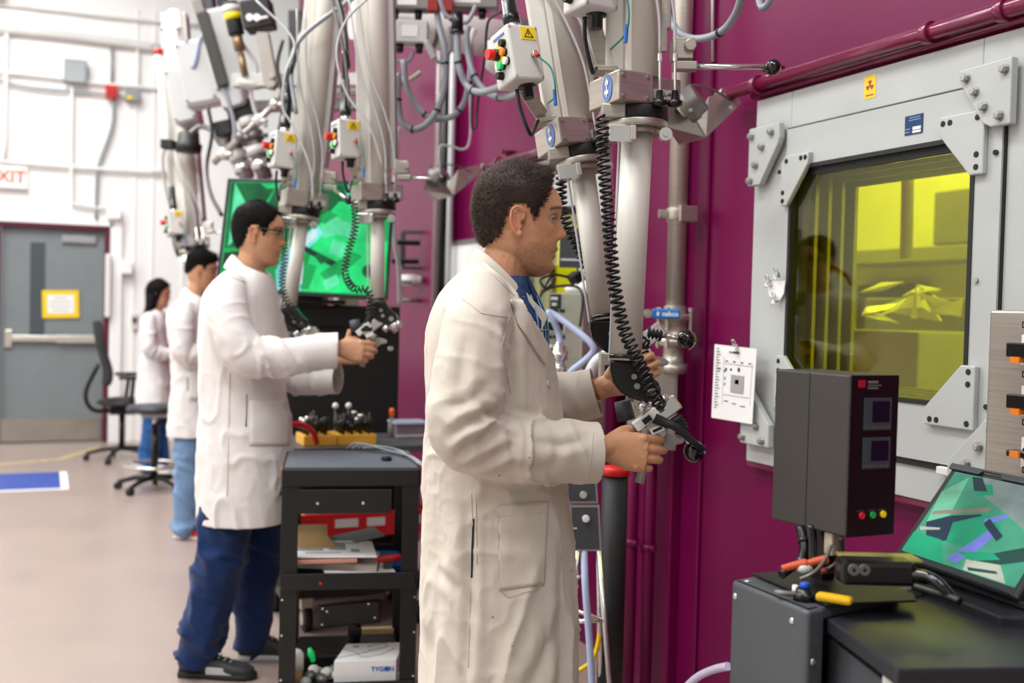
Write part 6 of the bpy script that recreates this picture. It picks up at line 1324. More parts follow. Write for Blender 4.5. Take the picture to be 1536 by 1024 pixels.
class Fig:
    def __init__(s, foot, ang, name_label, cat='person', hz=1.588, hu=.043, hs=1., tilt=0., hyaw=0., hv=0.):
        s.o = Vector(foot); a = math.radians(ang); s.U = R0*math.cos(a)+D0*math.sin(a); s.W = Z3.cross(s.U)
        s.label = name_label; s.hz, s.hu, s.hs, s.tilt, s.hyaw, s.hv = hz, hu, hs, tilt, hyaw, hv
    def P(s, u, v, z): return s.o + s.U*u + s.W*v + Z3*z
    def loc(s, A_):   # world -> local columns
        A_ = A_-np.array(s.o); return np.stack([A_@np.array(s.U), A_@np.array(s.W), A_[:, 2]], 1)
    def Hf(s):
        y = math.radians(s.hyaw); t = math.radians(s.tilt); U_ = s.U*math.cos(y)+s.W*math.sin(y); W_ = Z3.cross(U_)
        return (U_*math.cos(t)-Z3*math.sin(t)), W_, (Z3*math.cos(t)+U_*math.sin(t))
    def H(s, u, v, z): a, b_, c = s.Hf(); return s.P(s.hu, s.hv, s.hz)+(a*u+b_*v+c*z)*s.hs
    def head(s, mb):
        u, v, z = head_grid(); nz, nt = u.shape; s.grid = (u, v, z)
        vs = [s.H(u[i, j], v[i, j], z[i, j]) for i in range(nz) for j in range(nt)]
        fs = [(i*nt+j, i*nt+(j+1) % nt, (i+1)*nt+(j+1) % nt, (i+1)*nt+j) for i in range(nz-1) for j in range(nt)]
        fs += [tuple(range(nt-1, -1, -1)), tuple(range(len(vs)-nt, len(vs)))]; mb.add(vs, fs, True)
        for sd in (-1, 1):
            E_ = lambda a, o_, c: s.H(a-.002, sd*(.0725+o_), c)
            mb.tube([E_(.010, .002, .004), E_(.013, .006, .018), E_(.008, .010, .029), E_(-.004, .012, .033), E_(-.014, .013, .024), E_(-.016, .012, .006), E_(-.011, .009, -.010), E_(-.004, .006, -.022), E_(.003, .004, -.029), E_(.008, .002, -.022)], .0036*s.hs, n=8, k=4)
            a, b_, c = s.Hf(); mb.sphere(E_(-.003, .003, .004), (.0135*s.hs, .0045*s.hs, .027*s.hs), (a, b_, c), 14, 10)
            mb.sphere(E_(.003, .004, -.024), (.007*s.hs, .0045*s.hs, .008*s.hs), (a, b_, c), 12, 8)
            mb.tube([E_(-.006, .006, .022), E_(-.009, .008, .010), E_(-.006, .007, -.005), E_(.002, .005, -.014), E_(.009, .004, -.006)], .0026*s.hs, n=6, k=4)
    def hair(s, poly, m_, th, par, strands=6000, ln=.010, seed=1, lean=(.3, 0, -.2), quiff=0., r=.0007, name='hair', curl=.4):
        """poly: hair region in head (u,z); th(u,v,z)->thickness"""
        u, v, z = s.grid; nz, nt = u.shape; pu = np.array(poly)
        def inside(a, c):
            k = False; n = len(poly); j = n-1
            for i in range(n):
                if (poly[i][1] > c) != (poly[j][1] > c) and a < (poly[j][0]-poly[i][0])*(c-poly[i][1])/(poly[j][1]-poly[i][1]+1e-12)+poly[i][0]: k = not k
                j = i
            return k
        def edge(a, c):
            best = 9; n = len(poly)
            for i in range(n):
                p, q = poly[i], poly[(i+1) % n]
                if p[1] > .12 and q[1] > .12 or p[0] < -.11 or q[0] < -.11 or p[0] > .1 and q[0] > .1: continue
                dx, dy = q[0]-p[0], q[1]-p[1]; t = max(0, min(1, ((a-p[0])*dx+(c-p[1])*dy)/(dx*dx+dy*dy+1e-12)))
                best = min(best, math.hypot(a-p[0]-dx*t, c-p[1]-dy*t))
            return best
        idx = {}; vs = []; nn = []
        rng = np.random.RandomState(seed); ns = vnoise(np.stack([u.ravel()*70, v.ravel()*70, z.ravel()*50], 1)).reshape(u.shape)
        cen = np.array([-.005, 0, .02])
        for i in range(nz):
            for j in range(nt):
                if inside(u[i, j], z[i, j]):
                    d = np.array([u[i, j], v[i, j], z[i, j]])-cen*np.array([1, 1, 1 if z[i, j] > .02 else z[i, j]/.02]); d = d/np.linalg.norm(d)
                    if z[i, j] < 0: d[2] *= .2; d = d/np.linalg.norm(d)
                    t = th(u[i, j], v[i, j], z[i, j])*min(1, edge(u[i, j], z[i, j])/.012+.12)*(1+.18*ns[i, j]); idx[(i, j)] = len(vs)
                    vs.append((u[i, j]+d[0]*t, v[i, j]+d[1]*t, z[i, j]+d[2]*t)); nn.append((d, t))
        mb = MB(); fs = []
        for (i, j) in idx:
            q = [(i, j), (i, (j+1) % nt), (i+1, (j+1) % nt), (i+1, j)]
            if all(k in idx for k in q): fs.append(tuple(idx[k] for k in q))
        top = [idx[(nz-1, j)] for j in range(nt) if (nz-1, j) in idx]
        if len(top) == nt: fs.append(tuple(top))
        W_ = [s.H(*p) for p in vs]; mb.add(W_, fs, True)
        # strands: thin tapering spikes rooted in the shell
        a, b_, c = s.Hf(); L = len(vs); ra = rng.rand(strands, 6); A_ = []; Fc = []
        flw = a*lean[0]+b_*lean[1]+c*lean[2]
        for k in range(strands):
            i = int(ra[k, 0]*L); p = vs[i]; d, t = nn[i]; p = W_[i]
            jit = (a*(ra[k, 1]-.5)+b_*(ra[k, 2]-.5)+c*(ra[k, 3]-.5)); p = p+jit*.006
            nrm = a*float(d[0])+b_*float(d[1])+c*float(d[2])
            fl = flw+jit*curl
            dv = (nrm*(.35+quiff*max(0, p.z-s.hz-.06)*20)+fl-nrm*min(0, fl.dot(nrm))*.9).normalized()
            e = p+dv*ln*(.6+.8*ra[k, 4])*min(1.3, .45+t*60); x = dv.cross(nrm+jit*.01).normalized()*r; y = dv.cross(x).normalized()*r
            n0 = len(A_); A_ += [p-nrm*.002+x, p-nrm*.002-x*.5+y, p-nrm*.002-x*.5-y, e]; Fc += [(n0, n0+1, n0+3), (n0+1, n0+2, n0+3), (n0+2, n0, n0+3)]
        mb.add(A_, Fc, True); return mb.build(name, m_, par, fix=False)
    def tone(s, me, base, stub=0., lip='a4604e', hz_lo=None):
        A_ = co_of(me); a, b_, c = s.Hf(); O = np.array(s.P(s.hu, s.hv, s.hz)); Q_ = (A_-O)/s.hs
        u, v, z = Q_@np.array(a), Q_@np.array(b_), Q_@np.array(c); av = np.abs(v)
        base = np.array(lin(base)); colr = np.tile(base, (len(A_), 1)); g = lambda x, q: np.exp(-(x/q)**2)
        nn = vnoise(A_*90)*.05+vnoise(A_*25)*.05; colr = colr*(1+nn[:, None])
        def blend(wg, cc): nonlocal colr; wg = np.clip(wg, 0, 1)[:, None]; colr = colr*(1-wg)+np.array(cc)*wg
        head = (np.abs(u) < .13) & (av < .1) & (z > -.13) & (z < .14)
        rd = base*np.array([1.12, .78, .68])
        blend(head*(.6*g(u-.1, .02)*g(v, .02)*g(z+.018, .012)+.5*(av > .073)*g(u, .03)*g(z, .04)+.25*g(av-.045, .02)*g(z+.01, .02)*(u > .04)), rd)
        if stub:
            w_ = head*(u > -.01)*(1/(1+np.exp((z+.035+.35*np.clip(.055-u, 0, .05))/.006)))*(1-g(v, .014)*g(z+.062, .012))*(z > -.125)
            blend(stub*w_*(.75+.5*vnoise(A_*260)), base*np.array([.42, .42, .46]))
            blend(stub*.9*head*(u > .07)*g(v, .022)*g(z+.042, .006), base*.45)
        blend(head*(u > .06)*(.85*g(v, .021)*(g(z+.0525, .0045)+g(z+.0665, .005))), np.array(lin(lip)))
        blend(head*(u > .06)*.8*g(v, .024)*g(z+.0597, .0018), base*.3)
        blend(head*(u > .05)*.45*g(av-.031, .016)*g(z-.014, .008), base*.45)
        # brows
        bz = .0335+.004*np.sin(np.clip((av-.012)/.04, 0, 1)*PI)
        blend(head*(u > .045)*(av > .010)*(av < .055)*g(z-bz, .0038)*.92, np.array([.012, .009, .008]))
        blend(head*.8*g(u-.006, .006)*g(z-.0, .008)*(av > .07)*(av < .079), base*.3)
        at = me.color_attributes.new('skin_tone', 'FLOAT_COLOR', 'POINT'); at.data.foreach_set('color', np.concatenate([np.clip(colr, 0, 1), np.ones((len(A_), 1))], 1).ravel())
    def eyes(s, par):
        for sd in (-1, 1):
            c = s.H(.0690, sd*.031, .0135); a, b_, cz = s.Hf(); e = MB().sphere(c, .0115*s.hs, (a, b_, cz), 20, 14).build('eye', mat('eye_white', 'a89e96', .2), par)
            MB().sphere(s.H(.0752, sd*.0313, .0130), (.0062*s.hs, .0058*s.hs, .0058*s.hs), (a, b_, cz), 16, 10).build('iris', mat('dark_brown_iris', '140a06', .1), e)
            MB().tube([s.H(.0765, sd*.019, .0165), s.H(.0815, sd*.027, .0175), s.H(.0800, sd*.036, .0168), s.H(.0730, sd*.045, .0125)], .0032*s.hs, n=6).build('eyelid', mat('eyelid_skin', '7a4c36', .5), par)
def hand(mb, w_, f, t, curl=1., sc=1., thumb='wrap', spread=1.):
    """w_=wrist, f=forward to knuckles, t=towards the index side, dorsal n=f x t ... palmar = -n"""
    f = f.normalized(); t = (t-f*t.dot(f)).normalized(); n = hand.side*f.cross(t)   # dorsal
    P = lambda a, b_, c: w_+(f*a+t*b_+n*c)*sc
    rings = []
    for a, wd, th, c in ((-.03, .026, .021, 0), (.0, .027, .020, 0), (.02, .033, .0185, -.001), (.045, .040, .0175, -.002), (.07, .042, .015, -.001), (.088, .040, .0125, 0)):
        rings.append((P(a, .0, c), t*wd*sc, n*th*sc))
    loft(mb, rings, 24, 2.5)
    for k, (b0, ls) in enumerate(((.0305, (.043, .026, .021)), (.0102, (.046, .029, .022)), (-.0102, (.043, .027, .021)), (-.0300, (.034, .021, .019)))):
        cu = curl if not isinstance(curl, (list, tuple)) else curl[k]
        p = P(.082-.004*abs(k-1)-(.006 if k == 3 else 0), b0, .002); pts = [P(.06, b0*.9, .0), p]; an = .35*cu; 
        for L, da in zip(ls, (0, 1.05*cu, .95*cu)):
            an += da; p = p+(f*math.cos(an)-n*math.sin(an)+t*(b0*.9*spread*(1-an*.3)))*L*sc; pts.append(p)
        rr = [.0095, .0102, .0088, .0080, .0066] if k < 3 else [.0085, .0088, .0076, .007, .0058]
        limb(mb, pts, [q*sc for q in rr], n=14, k=4)
        mb.sphere(pts[1]+n*.002*sc, .0105*sc if k < 3 else .0092*sc, nu=12, nv=8)
    if thumb == 'wrap': pts = [P(.012, .020, -.006), P(.038, .040, -.018), P(.062, .043, -.034), P(.082, .034, -.046)]
    elif thumb == 'up': pts = [P(.012, .020, -.004), P(.034, .046, -.012), P(.052, .066, -.016), P(.062, .090, -.014)]
    else: pts = [P(.012, .020, -.006), P(.040, .040, -.012), P(.070, .044, -.016), P(.094, .040, -.020)]
    limb(mb, pts, [q*sc for q in (.0145, .0125, .0105, .0082)], n=14, k=4)
hand.side = 1
def coat(F, rings, sleeves, cuts, m_, par, voxel=.007, folds=1., creases=(), seed=0., solid=.0028, hemcut=None, power=2.3, wr=.030, name='lab_coat'):
    mb = MB(); sc = F
    # interpolate rings smoothly
    zs = np.array([r[0] for r in rings]); arr = np.array(rings); zz = np.linspace(zs[0], zs[-1], 48)
    o_ = np.argsort(zs); I = lambda k: np.interp(zz, zs[o_], arr[o_, k])
    uc, a_, b_ = I(1), I(2), I(3); k3 = np.array([.25, .5, .25])
    for q in (uc, a_, b_):
        for _ in range(2): q[1:-1] = np.convolve(q, k3, 'valid')
    vc = I(4) if arr.shape[1] > 4 else uc*0
    loft(mb, [(F.P(uc[i], vc[i], zz[i]), F.U*a_[i], F.W*b_[i]) for i in range(len(zz))], 48, power)
    for pts, rad in sleeves: limb(mb, [F.P(*p) for p in pts], rad, n=26, k=8)
    me = remeshed(mb, voxel, 5); A_ = co_of(me); N_ = no_of(me); Lc = F.loc(A_); d = np.zeros(len(A_))
    # sleeve membership
    wsl = np.zeros(len(A_)); fsl = np.zeros(len(A_))
    for si, (pts, rad) in enumerate(sleeves):
        Pp = [np.array(F.P(*p)) for p in pts]; acc = 0; best = np.full(len(A_), 9.); T_ = np.zeros(len(A_)); el = 0
        for i in range(len(Pp)-1):
            v_ = Pp[i+1]-Pp[i]; L = np.linalg.norm(v_); t = np.clip(((A_-Pp[i])@v_)/L**2, 0, 1); q = A_-(Pp[i]+t[:, None]*v_); dd = np.linalg.norm(q, axis=1)
            up_ = dd < best; best = np.where(up_, dd, best); T_ = np.where(up_, acc+t*L, T_); acc += L
        mid = sum(np.linalg.norm(Pp[i+1]-Pp[i]) for i in range(len(Pp)//2))
        wg = np.clip((rad[1]*1.25-best)/.02, 0, 1); X_ = np.stack([T_*16+seed+si*9, Lc[:, 2]*7+Lc[:, 0]*9, Lc[:, 1]*8], 1)
        el = np.exp(-((T_-mid)/.13)**2)
        df = fold(X_)*(.0028+.0085*el) + fold(X_*np.array([.55, 1.1, 1.])+3)*.004
        endf = np.clip((acc-T_-.03)/.05, .12, 1)
        fsl = np.where(wg > wsl, df*endf, fsl); wsl = np.maximum(wsl, wg)
    tz = Lc[:, 2]; low = np.clip((1.15-tz)/.5, 0, 1)
    X_ = np.stack([Lc[:, 0]*9+seed, Lc[:, 1]*9, tz*(2.0+2.5*(1-low))], 1)
    dt = fold(X_)*(.0040+.0055*low) + fold(X_*1.9+5)*.0012*(1+low) + .0009*fold(X_*np.array([3.2, 3.2, 5]))
    top = np.clip((F.hz-.10-tz)/.12, .15, 1)
    d = (dt*(1-wsl)*top+fsl*wsl)*folds
    # drawn creases: (list of (u,z), width, depth, side)
    for pl, wd, dep, side in creases:
        best = np.full(len(A_), 9.); par_t = np.zeros(len(A_))
        for i in range(len(pl)-1):
            p, q = np.array(pl[i]), np.array(pl[i+1]); v_ = q-p; t = np.clip(((Lc[:, [0, 2]]-p)@v_)/(v_@v_), 0, 1)
            dd = np.linalg.norm(Lc[:, [0, 2]]-(p+t[:, None]*v_), axis=1); up_ = dd < best; best = np.where(up_, dd, best); par_t = np.where(up_, (i+t)/(len(pl)-1), par_t)
        fade = np.sin(np.clip(par_t, 0.03, .97)*PI)**.5
        msk = (Lc[:, 1]*side > 0)*np.clip(N_@np.array(F.W)*side+.3, 0, 1)
        d += -dep*np.exp(-(best/wd)**2)*fade*msk + .45*dep*np.exp(-((best-2.1*wd)/wd)**2)*fade*msk
    set_co(me, A_+N_*d[:, None])
    cut(me, cuts)
    o = link_mesh(me, name, m_, par)
    if solid: md = o.modifiers.new('cloth_thickness', 'SOLIDIFY'); md.thickness = solid; md.offset = -1
    return o
def bvh_of(o):
    me = o.data; base = world_of(o); return BVHTree.FromPolygons([v.co+base for v in me.vertices], [p.vertices[:] for p in me.polygons])
def hit(T_, px, py):
    r = ray(px, py).normalized(); h = T_.ray_cast(CAM, r); return (h[0], h[1]) if h[0] is not None else None
def seam(T_, pts, r, m_, par, name='seam', off=.0):
    P_ = []
    for i in range(len(pts)-1):
        for k in range(8):
            t = k/8; h = hit(T_, pts[i][0]*(1-t)+pts[i+1][0]*t, pts[i][1]*(1-t)+pts[i+1][1]*t)
            if h: P_.append(h[0]+h[1]*off)
    if len(P_) > 3: return MB().tube(P_, r, n=6, k=0).build(name, m_, par)
def patch(T_, poly, n, m_, par, name, off=.002, th=.0018, maxd=99):
    """poly = 4 corners in pixels (tl,tr,br,bl) draped on the surface"""
    g = {}; vs = []
    for i in range(n+1):
        for j in range(n+1):
            u, v = i/n, j/n; a = Vector((*poly[0], 0)).lerp(Vector((*poly[1], 0)), u); b_ = Vector((*poly[3], 0)).lerp(Vector((*poly[2], 0)), u); q = a.lerp(b_, v); h = hit(T_, q.x, q.y)
            if h and (h[0]-CAM).dot(FW) < maxd: g[(i, j)] = len(vs); vs.append(h[0]+h[1]*off)
    fs = [(g[(i, j)], g[(i+1, j)], g[(i+1, j+1)], g[(i, j+1)]) for i in range(n) for j in range(n) if all(k in g for k in ((i, j), (i+1, j), (i+1, j+1), (i, j+1)))]
    if not fs: return None
    o = MB().add(vs, fs, True).build(name, m_, par, fix=False); md = o.modifiers.new('cloth', 'SOLIDIFY'); md.thickness = th; md.offset = 0; return o
def collar(F, zc, r0, r1, m_, par, zfront=-.10, fall=.045, out=.02, uc=0., vc=0., span=150, name='collar'):
    vs = []; fs = []; N = 40; M = 7
    for i in range(N+1):
        ph = math.radians(-span+2*span*i/N); bk = .5+.5*math.cos(ph)     # 1 at the back
        fr = 1-bk; dirv = (-math.cos(ph), math.sin(ph))
        zt = zc+zfront*fr**1.25
        prof = [(-.003, -.035), (-.001, -.015), (0, 0), (.004, .003), (.010, -.004), (.010+out*.6, -fall*.5), (.010+out, -fall*(1-.15*fr))]
        for (ro, dz) in prof:
            vs.append(F.P(uc+dirv[0]*(r0+ro), vc+dirv[1]*(r1+ro), zt+dz))
    for i in range(N):
        for j in range(M-1): fs.append((i*M+j, i*M+j+1, (i+1)*M+j+1, (i+1)*M+j))
    o = MB().add(vs, fs, True).build(name, m_, par, fix=False)
    md = o.modifiers.new('cloth', 'SOLIDIFY'); md.thickness = .003; md.offset = 0; s = o.modifiers.new('sub', 'SUBSURF'); s.levels = 1; s.render_levels = 1; return o
def shoe(F, u, v, z, yaw, par, m_, sole, L=.28, name='shoe', pitch=0., accent=None):
    a = math.radians(yaw); f = F.U*math.cos(a)+F.W*math.sin(a); l = Z3.cross(f); c = F.P(u, v, z); p_ = math.radians(pitch); up_ = Z3*math.cos(p_)-f*math.sin(p_); f = f*math.cos(p_)+Z3*math.sin(p_)
    mb = MB(); k = L/.28
    loft(mb, [(c+f*a_*k+up_*h, l*w_, up_*hh) for a_, w_, h, hh in ((-.078, .012, .045, .02), (-.074, .032, .05, .04), (-.04, .036, .058, .048), (.02, .036, .055, .044), (.07, .040, .044, .033), (.13, .045, .036, .026), (.17, .042, .032, .020), (.195, .028, .028, .014), (.202, .008, .026, .008))], 24, 2.4)
    sh = MB(); sh.v, sh.f, sh.sm = mb.v, mb.f, mb.sm; s_ = sh.build(name, m_, par)
    mb = MB(); loft(mb, [(c+f*a_*k+up_*.012, l*w_, up_*.014) for a_, w_ in ((-.084, .012), (-.078, .034), (-.03, .038), (.03, .037), (.1, .045), (.165, .045), (.2, .030), (.212, .010))], 24, 4)
    mb.build('sole', sole, s_)
    if accent: MB().box(c+f*.08*k+up_*.035+l*-.038, (.10, .008, .028), (f, l, up_)).build('accent_patch', accent, s_, bevel=.003)
    lm = MB()
    for q in range(4): lm.cyl(c+f*(.05+.022*q)*k+up_*(.088-.008*q)-l*.02, c+f*(.05+.022*q)*k+up_*(.088-.008*q)+l*.02, .003, n=6)
    lm.build('laces', cable_l, s_)
def legs(F, L, m_, par, voxel=.009, name='jeans', seed=0., cuts=()):
    mb = MB()
    for pts, rad in L: limb(mb, [F.P(*p) for p in pts], rad, n=22, k=8)
    me = remeshed(mb, voxel, 4); A_ = co_of(me); N_ = no_of(me); Lc = F.loc(A_)
    X_ = np.stack([Lc[:, 0]*6+seed, Lc[:, 1]*8, Lc[:, 2]*11+Lc[:, 0]*5], 1); w_ = np.exp(-((Lc[:, 2]-.48)/.14)**2)+1.1*np.exp(-((Lc[:, 2]-.1)/.14)**2)+.35
    d = fold(X_)*.009*w_+fold(X_*2.1)*.0012*w_; set_co(me, A_+N_*d[:, None]); cut(me, cuts); return link_mesh(me, name, m_, par)

def person(foot, ang, label, spec):
    F = Fig(foot, ang, label, hz=spec['hz'], hu=spec['hu'], hs=spec.get('hs', 1), tilt=spec.get('tilt', 0), hyaw=spec.get('hyaw', 0), hv=spec.get('hv', 0))
    mb = MB(); F.head(mb)
    hs = F.hs
    # neck, slender trunk, arms and legs inside the clothes
    nb = spec['neck']
    limb(mb, [F.H(-.012, 0, -.035), F.H(-.020, 0, -.075)*.5+F.P(*nb)*.5, F.P(*nb), F.P(nb[0]-.02, nb[1], nb[2]-.09)], [.052*hs, .056*hs, .061*hs, .075*hs], n=22)
    hip = spec['hip']
    loft(mb, [(F.P(nb[0]-.01, 0, nb[2]-.02), F.U*.06, F.W*.09), (F.P(nb[0]-.02, 0, nb[2]-.09), F.U*.085, F.W*.145), (F.P(nb[0]-.01, 0, nb[2]-.25), F.U*.09, F.W*.13), (F.P(hip[0], 0, hip[2]+.12), F.U*.08, F.W*.12), (F.P(hip[0], 0, hip[2]-.04), F.U*.09, F.W*.13)], 28)
    for arm in spec['arms']:
        limb(mb, [F.P(*p) for p in arm['j']], [.042, .038, .034, .030, .026, .024][:0] or [.044, .034, .025], n=16)
    for lg in spec['legs']: limb(mb, [F.P(*p) for p in lg], [.07, .045, .032, .03], n=16)
    for arm in spec['arms']:
        hand.side = arm.get('side', 1)
        hand(mb, F.P(*arm['w']), F.U*arm['f'][0]+F.W*arm['f'][1]+Z3*arm['f'][2], F.U*arm['t'][0]+F.W*arm['t'][1]+Z3*arm['t'][2], arm.get('curl', 1.), arm.get('sc', 1.), arm.get('thumb', 'wrap'))
    me = remeshed(mb, spec.get('voxel', .004), 1); F.tone(me, spec['skin'], spec.get('stub', 0.))
    sk = skin_mat('skin_tone_%d' % len(_M)); _M['s%d' % len(_M)] = sk
    me.transform(Matrix.Translation(-F.o)); o = link_mesh(me, 'person', sk, None); o.location = F.o
    tag(o, label, 'person'); F.body = o
    return F, o
# ---------------------------------------------------------------- the foreground man
S1 = 680.
f1 = CAM + D0*2.35 + R0*((745-768)/1600*2.35); f1.z = 0
def lp(px, py): return ((px-745+.024*(py-466))/S1, 1.4-(py-466)/S1)      # pixel -> (u, z) on his mid plane
sp = dict(hz=1.588, hu=.043, hs=1.0, neck=(.0, 0, 1.455), hip=(.0, 0, .90), skin='d29b75', stub=.5, voxel=.0024,
  arms=[dict(j=[(-.02, -.18, 1.39), (-.05, -.245, 1.14), (.235, -.125, 1.118)], w=(.235, -.125, 1.118), f=(1, .10, -.12), t=(.22, .12, 1), side=1, curl=[1.0, 1.0, 1.0, 1.05], thumb='wrap'),
        dict(j=[(-.02, .18, 1.39), (.0, .24, 1.16), (.262, .17, 1.228)], w=(.262, .17, 1.228), f=(1, .02, .42), t=(-.30, 0, 1), side=-1, curl=1.15, thumb='wrap')],
  legs=[[(.0, -.09, .88), (.01, -.10, .48), (-.02, -.10, .08), (.0, -.10, .06)], [(.0, .09, .88), (.02, .10, .48), (.0, .11, .08), (.02, .11, .06)]])
F, man = person(f1, 0, 'foreground man with short brown hair and cream-white lab coat, gripping the nearest manipulator handles', sp)
ringsA = [(1.505, .0, .058, .066), (1.482, -.004, .082, .11), (1.45, -.014, .108, .165), (1.40, -.018, .130, .198), (1.35, -.018, .138, .203), (1.29, -.015, .142, .200), (1.20, -.004, .148, .195), (1.06, .004, .158, .19), (.97, .008, .163, .20), (.835, .014, .170, .215), (.58, .022, .178, .235), (.46, .024, .182, .245), (.42, .024, .182, .245)]
slA = [([(-.03, -.145, 1.425), (-.035, -.205, 1.36), (-.05, -.235, 1.25), (-.052, -.243, 1.165), (.02, -.215, 1.125), (.10, -.18, 1.115), (.185, -.145, 1.110), (.24, -.125, 1.108)], [.062, .074, .076, .078, .073, .069, .065, .0635]),
       ([(-.03, .145, 1.42), (-.02, .20, 1.36), (.0, .23, 1.25), (.01, .235, 1.18), (.08, .215, 1.185), (.16, .19, 1.195), (.215, .178, 1.205), (.26, .17, 1.222)], [.062, .072, .072, .072, .068, .064, .060, .058])]
cr = []
def C_(pts, w_, dep, side=-1, k=.762/.68):
    # near sleeve lies nearer the lens: convert with its own scale
    cr.append(([(((px-768)/1600*2.13+.034+.0), 1.4-(py-469)/751) for px, py in pts], w_, dep, side))
def T_(pts, w_, dep, side=-1): cr.append(([lp(*p) for p in pts], w_, dep, side))
C_([(690, 688), (712, 660), (745, 648)], .010, .012); C_([(682, 650), (712, 628), (758, 612)], .009, .011); C_([(700, 700), (735, 690), (770, 668)], .009, .009)
C_([(765, 640), (776, 655), (778, 690)], .008, .007); C_([(672, 610), (705, 600), (735, 575)], .010, .007); C_([(800, 660), (850, 668), (885, 660)], .010, .005)
C_([(740, 712), (790, 700), (830, 705)], .010, .005); C_([(700, 520), (695, 570), (700, 600)], .012, .006); C_([(830, 640), (845, 665), (840, 700)], .010, .004); C_([(720, 600), (745, 620), (765, 630)], .007, .008)
T_([(768, 470), (766, 540), (770, 610)], .010, .010); T_([(708, 745), (709, 860), (704, 1000)], .010, .008); T_([(735, 470), (760, 490), (768, 520)], .010, .006)
T_([(655, 830), (690, 850), (730, 900)], .012, .005); T_([(845, 760), (842, 880), (838, 1010)], .012, .012); T_([(780, 1010), (815, 940), (835, 900)], .016, .008); T_([(660, 720), (655, 860), (650, 1010)], .018, .008); T_([(740, 900), (745, 960), (730, 1015)], .018, .007)
lc = coat(F, ringsA, slA, [(F.P(.215, -.132, 1.109), F.U*1.0+F.W*.22+Z3*-.02, .13), (F.P(.237, .174, 1.212), F.U+F.W*-.15+Z3*.3, .11), (F.P(0, 0, .44), -Z3, .5), (F.P(.0, 0, 1.478), Z3*.75+F.U*.66, .145), (F.P(.05, 0, 1.425), Z3*.545+F.U*.84, .15)], coat_m, man, voxel=.0048, folds=.6, creases=cr, seed=2.)
TB = bvh_of(lc)
collar(F, 1.532, .058, .066, coat_m, lc, zfront=-.112, fall=.042, out=.010, uc=.012, span=140)
# lapels: near one lies on the chest, far one stands off behind the opening
def sheet(pts, dv, m_, par, name, bevel=.001):
    return MB().extr([V(*p) for p in pts], dv).build(name, m_, par, bevel=bevel)
dn = 2.195
patch(TB, [(764, 450), (784, 452), (816, 548), (776, 486)], 14, coat_m, lc, 'lapel', off=.0035, th=.0035, maxd=2.36)
seam(TB, [(764, 450), (776, 486), (816, 550)], .0009, seam_m, lc, off=.002)
sheet([(789, 438, dn+.08), (801, 452, dn+.08), (822, 473, dn+.09), (814, 492, dn+.085), (817, 520, dn+.08), (827, 560, dn+.08), (822, 562, dn+.075), (806, 505, dn+.075), (796, 462, dn+.08)], D0*.004+R0*.001, coat_m, lc, 'lapel')
shb = MB(); loft(shb, [(F.P(.008, 0, 1.475), F.U*.060, F.W*.064), (F.P(.012, 0, 1.44), F.U*.075, F.W*.085), (F.P(.012, 0, 1.38), F.U*.098, F.W*.135), (F.P(.01, 0, 1.28), F.U*.105, F.W*.15), (F.P(.01, 0, 1.18), F.U*.10, F.W*.15)], 36)
shirt = shb.build('shirt', plaid, man)
MB().extr([F.P(.062, -.05, 1.478), F.P(.078, -.012, 1.440), F.P(.098, -.02, 1.405), F.P(.075, -.06, 1.435)], F.W*.004+F.U*.004).extr([F.P(.062, .05, 1.478), F.P(.078, .012, 1.440), F.P(.098, .02, 1.405), F.P(.075, .06, 1.435)], F.W*-.004+F.U*.004).build('shirt_collar', plaid, shirt, bevel=.001)
pl_ = MB()
for k in range(6):
    z_ = 1.43-.035*k; pl_.tube([F.P(.012+(.079+.012*min(k, 2))*math.cos(a), (.09+.022*min(k, 2))*math.sin(a), z_) for a in np.linspace(-1.2, 1.2, 13)], .0018, n=6, k=0)
for a in (-.7, -.4, -.1, .2, .5): pl_.tube([F.P(.012+r_*math.cos(a), r2*math.sin(a), z_) for r_, r2, z_ in ((.078, .088, 1.435), (.0985, .135, 1.38), (.1055, .15, 1.28))], .0018, n=6)
pl_.build('plaid_line', mat('plaid_pale_blue', '6f9cc0', .8), shirt)
# front edge placket, pocket, slit, seams
patch(TB, [(748, 758), (822, 752), (816, 876), (748, 885)], 20, coat_m, lc, 'pocket', off=.0016, th=.0022)
pk = [o for o in lc.children if o.name.startswith('pocket')]
TP = bvh_of(pk[0]) if pk else TB
for pts in ([(748, 758), (822, 752)], [(748, 758), (748, 868), (750, 883), (762, 895), (800, 884), (818, 870)], [(750, 775), (820, 768)]): seam(TB, pts, .0008, seam_m, lc, off=.0024)
for pts in ([(707, 740), (710, 800)], [(706, 865), (702, 1020)], [(714, 745), (716, 860)], [(765, 470), (752, 520), (768, 600)], [(690, 445), (722, 470), (765, 476)], [(863, 742), (868, 900)], [(890, 648), (882, 728)], [(720, 395), (752, 425), (774, 446)]): seam(TB, pts, .0009, seam_m, lc, off=.0006)
patch(TB, [(709, 778), (712, 778), (709, 866), (706, 866)], 8, mat('navy_trouser_gap', '141c2c', .8), lc, 'side_slit', off=.001, th=.001)
for (px, py) in ((822, 575), (850, 744), (858, 850)):
    h = hit(TB, px, py)
    if h: MB().cyl(h[0], h[0]+h[1]*.003, .007, n=14).build('coat_button', mat('ivory_button', 'd8ccb8', .4), lc)
for (px, py, r) in ((749, 713, .0022), (794, 686, .0016), (739, 925, .0022), (768, 968, .0022)):
    h = hit(TB, px, py)
    if h: MB().cyl(h[0]-h[1]*.001, h[0]+h[1]*.0008, r, n=10).build('stain', mat('brown_stain', '97826c', .8), lc)
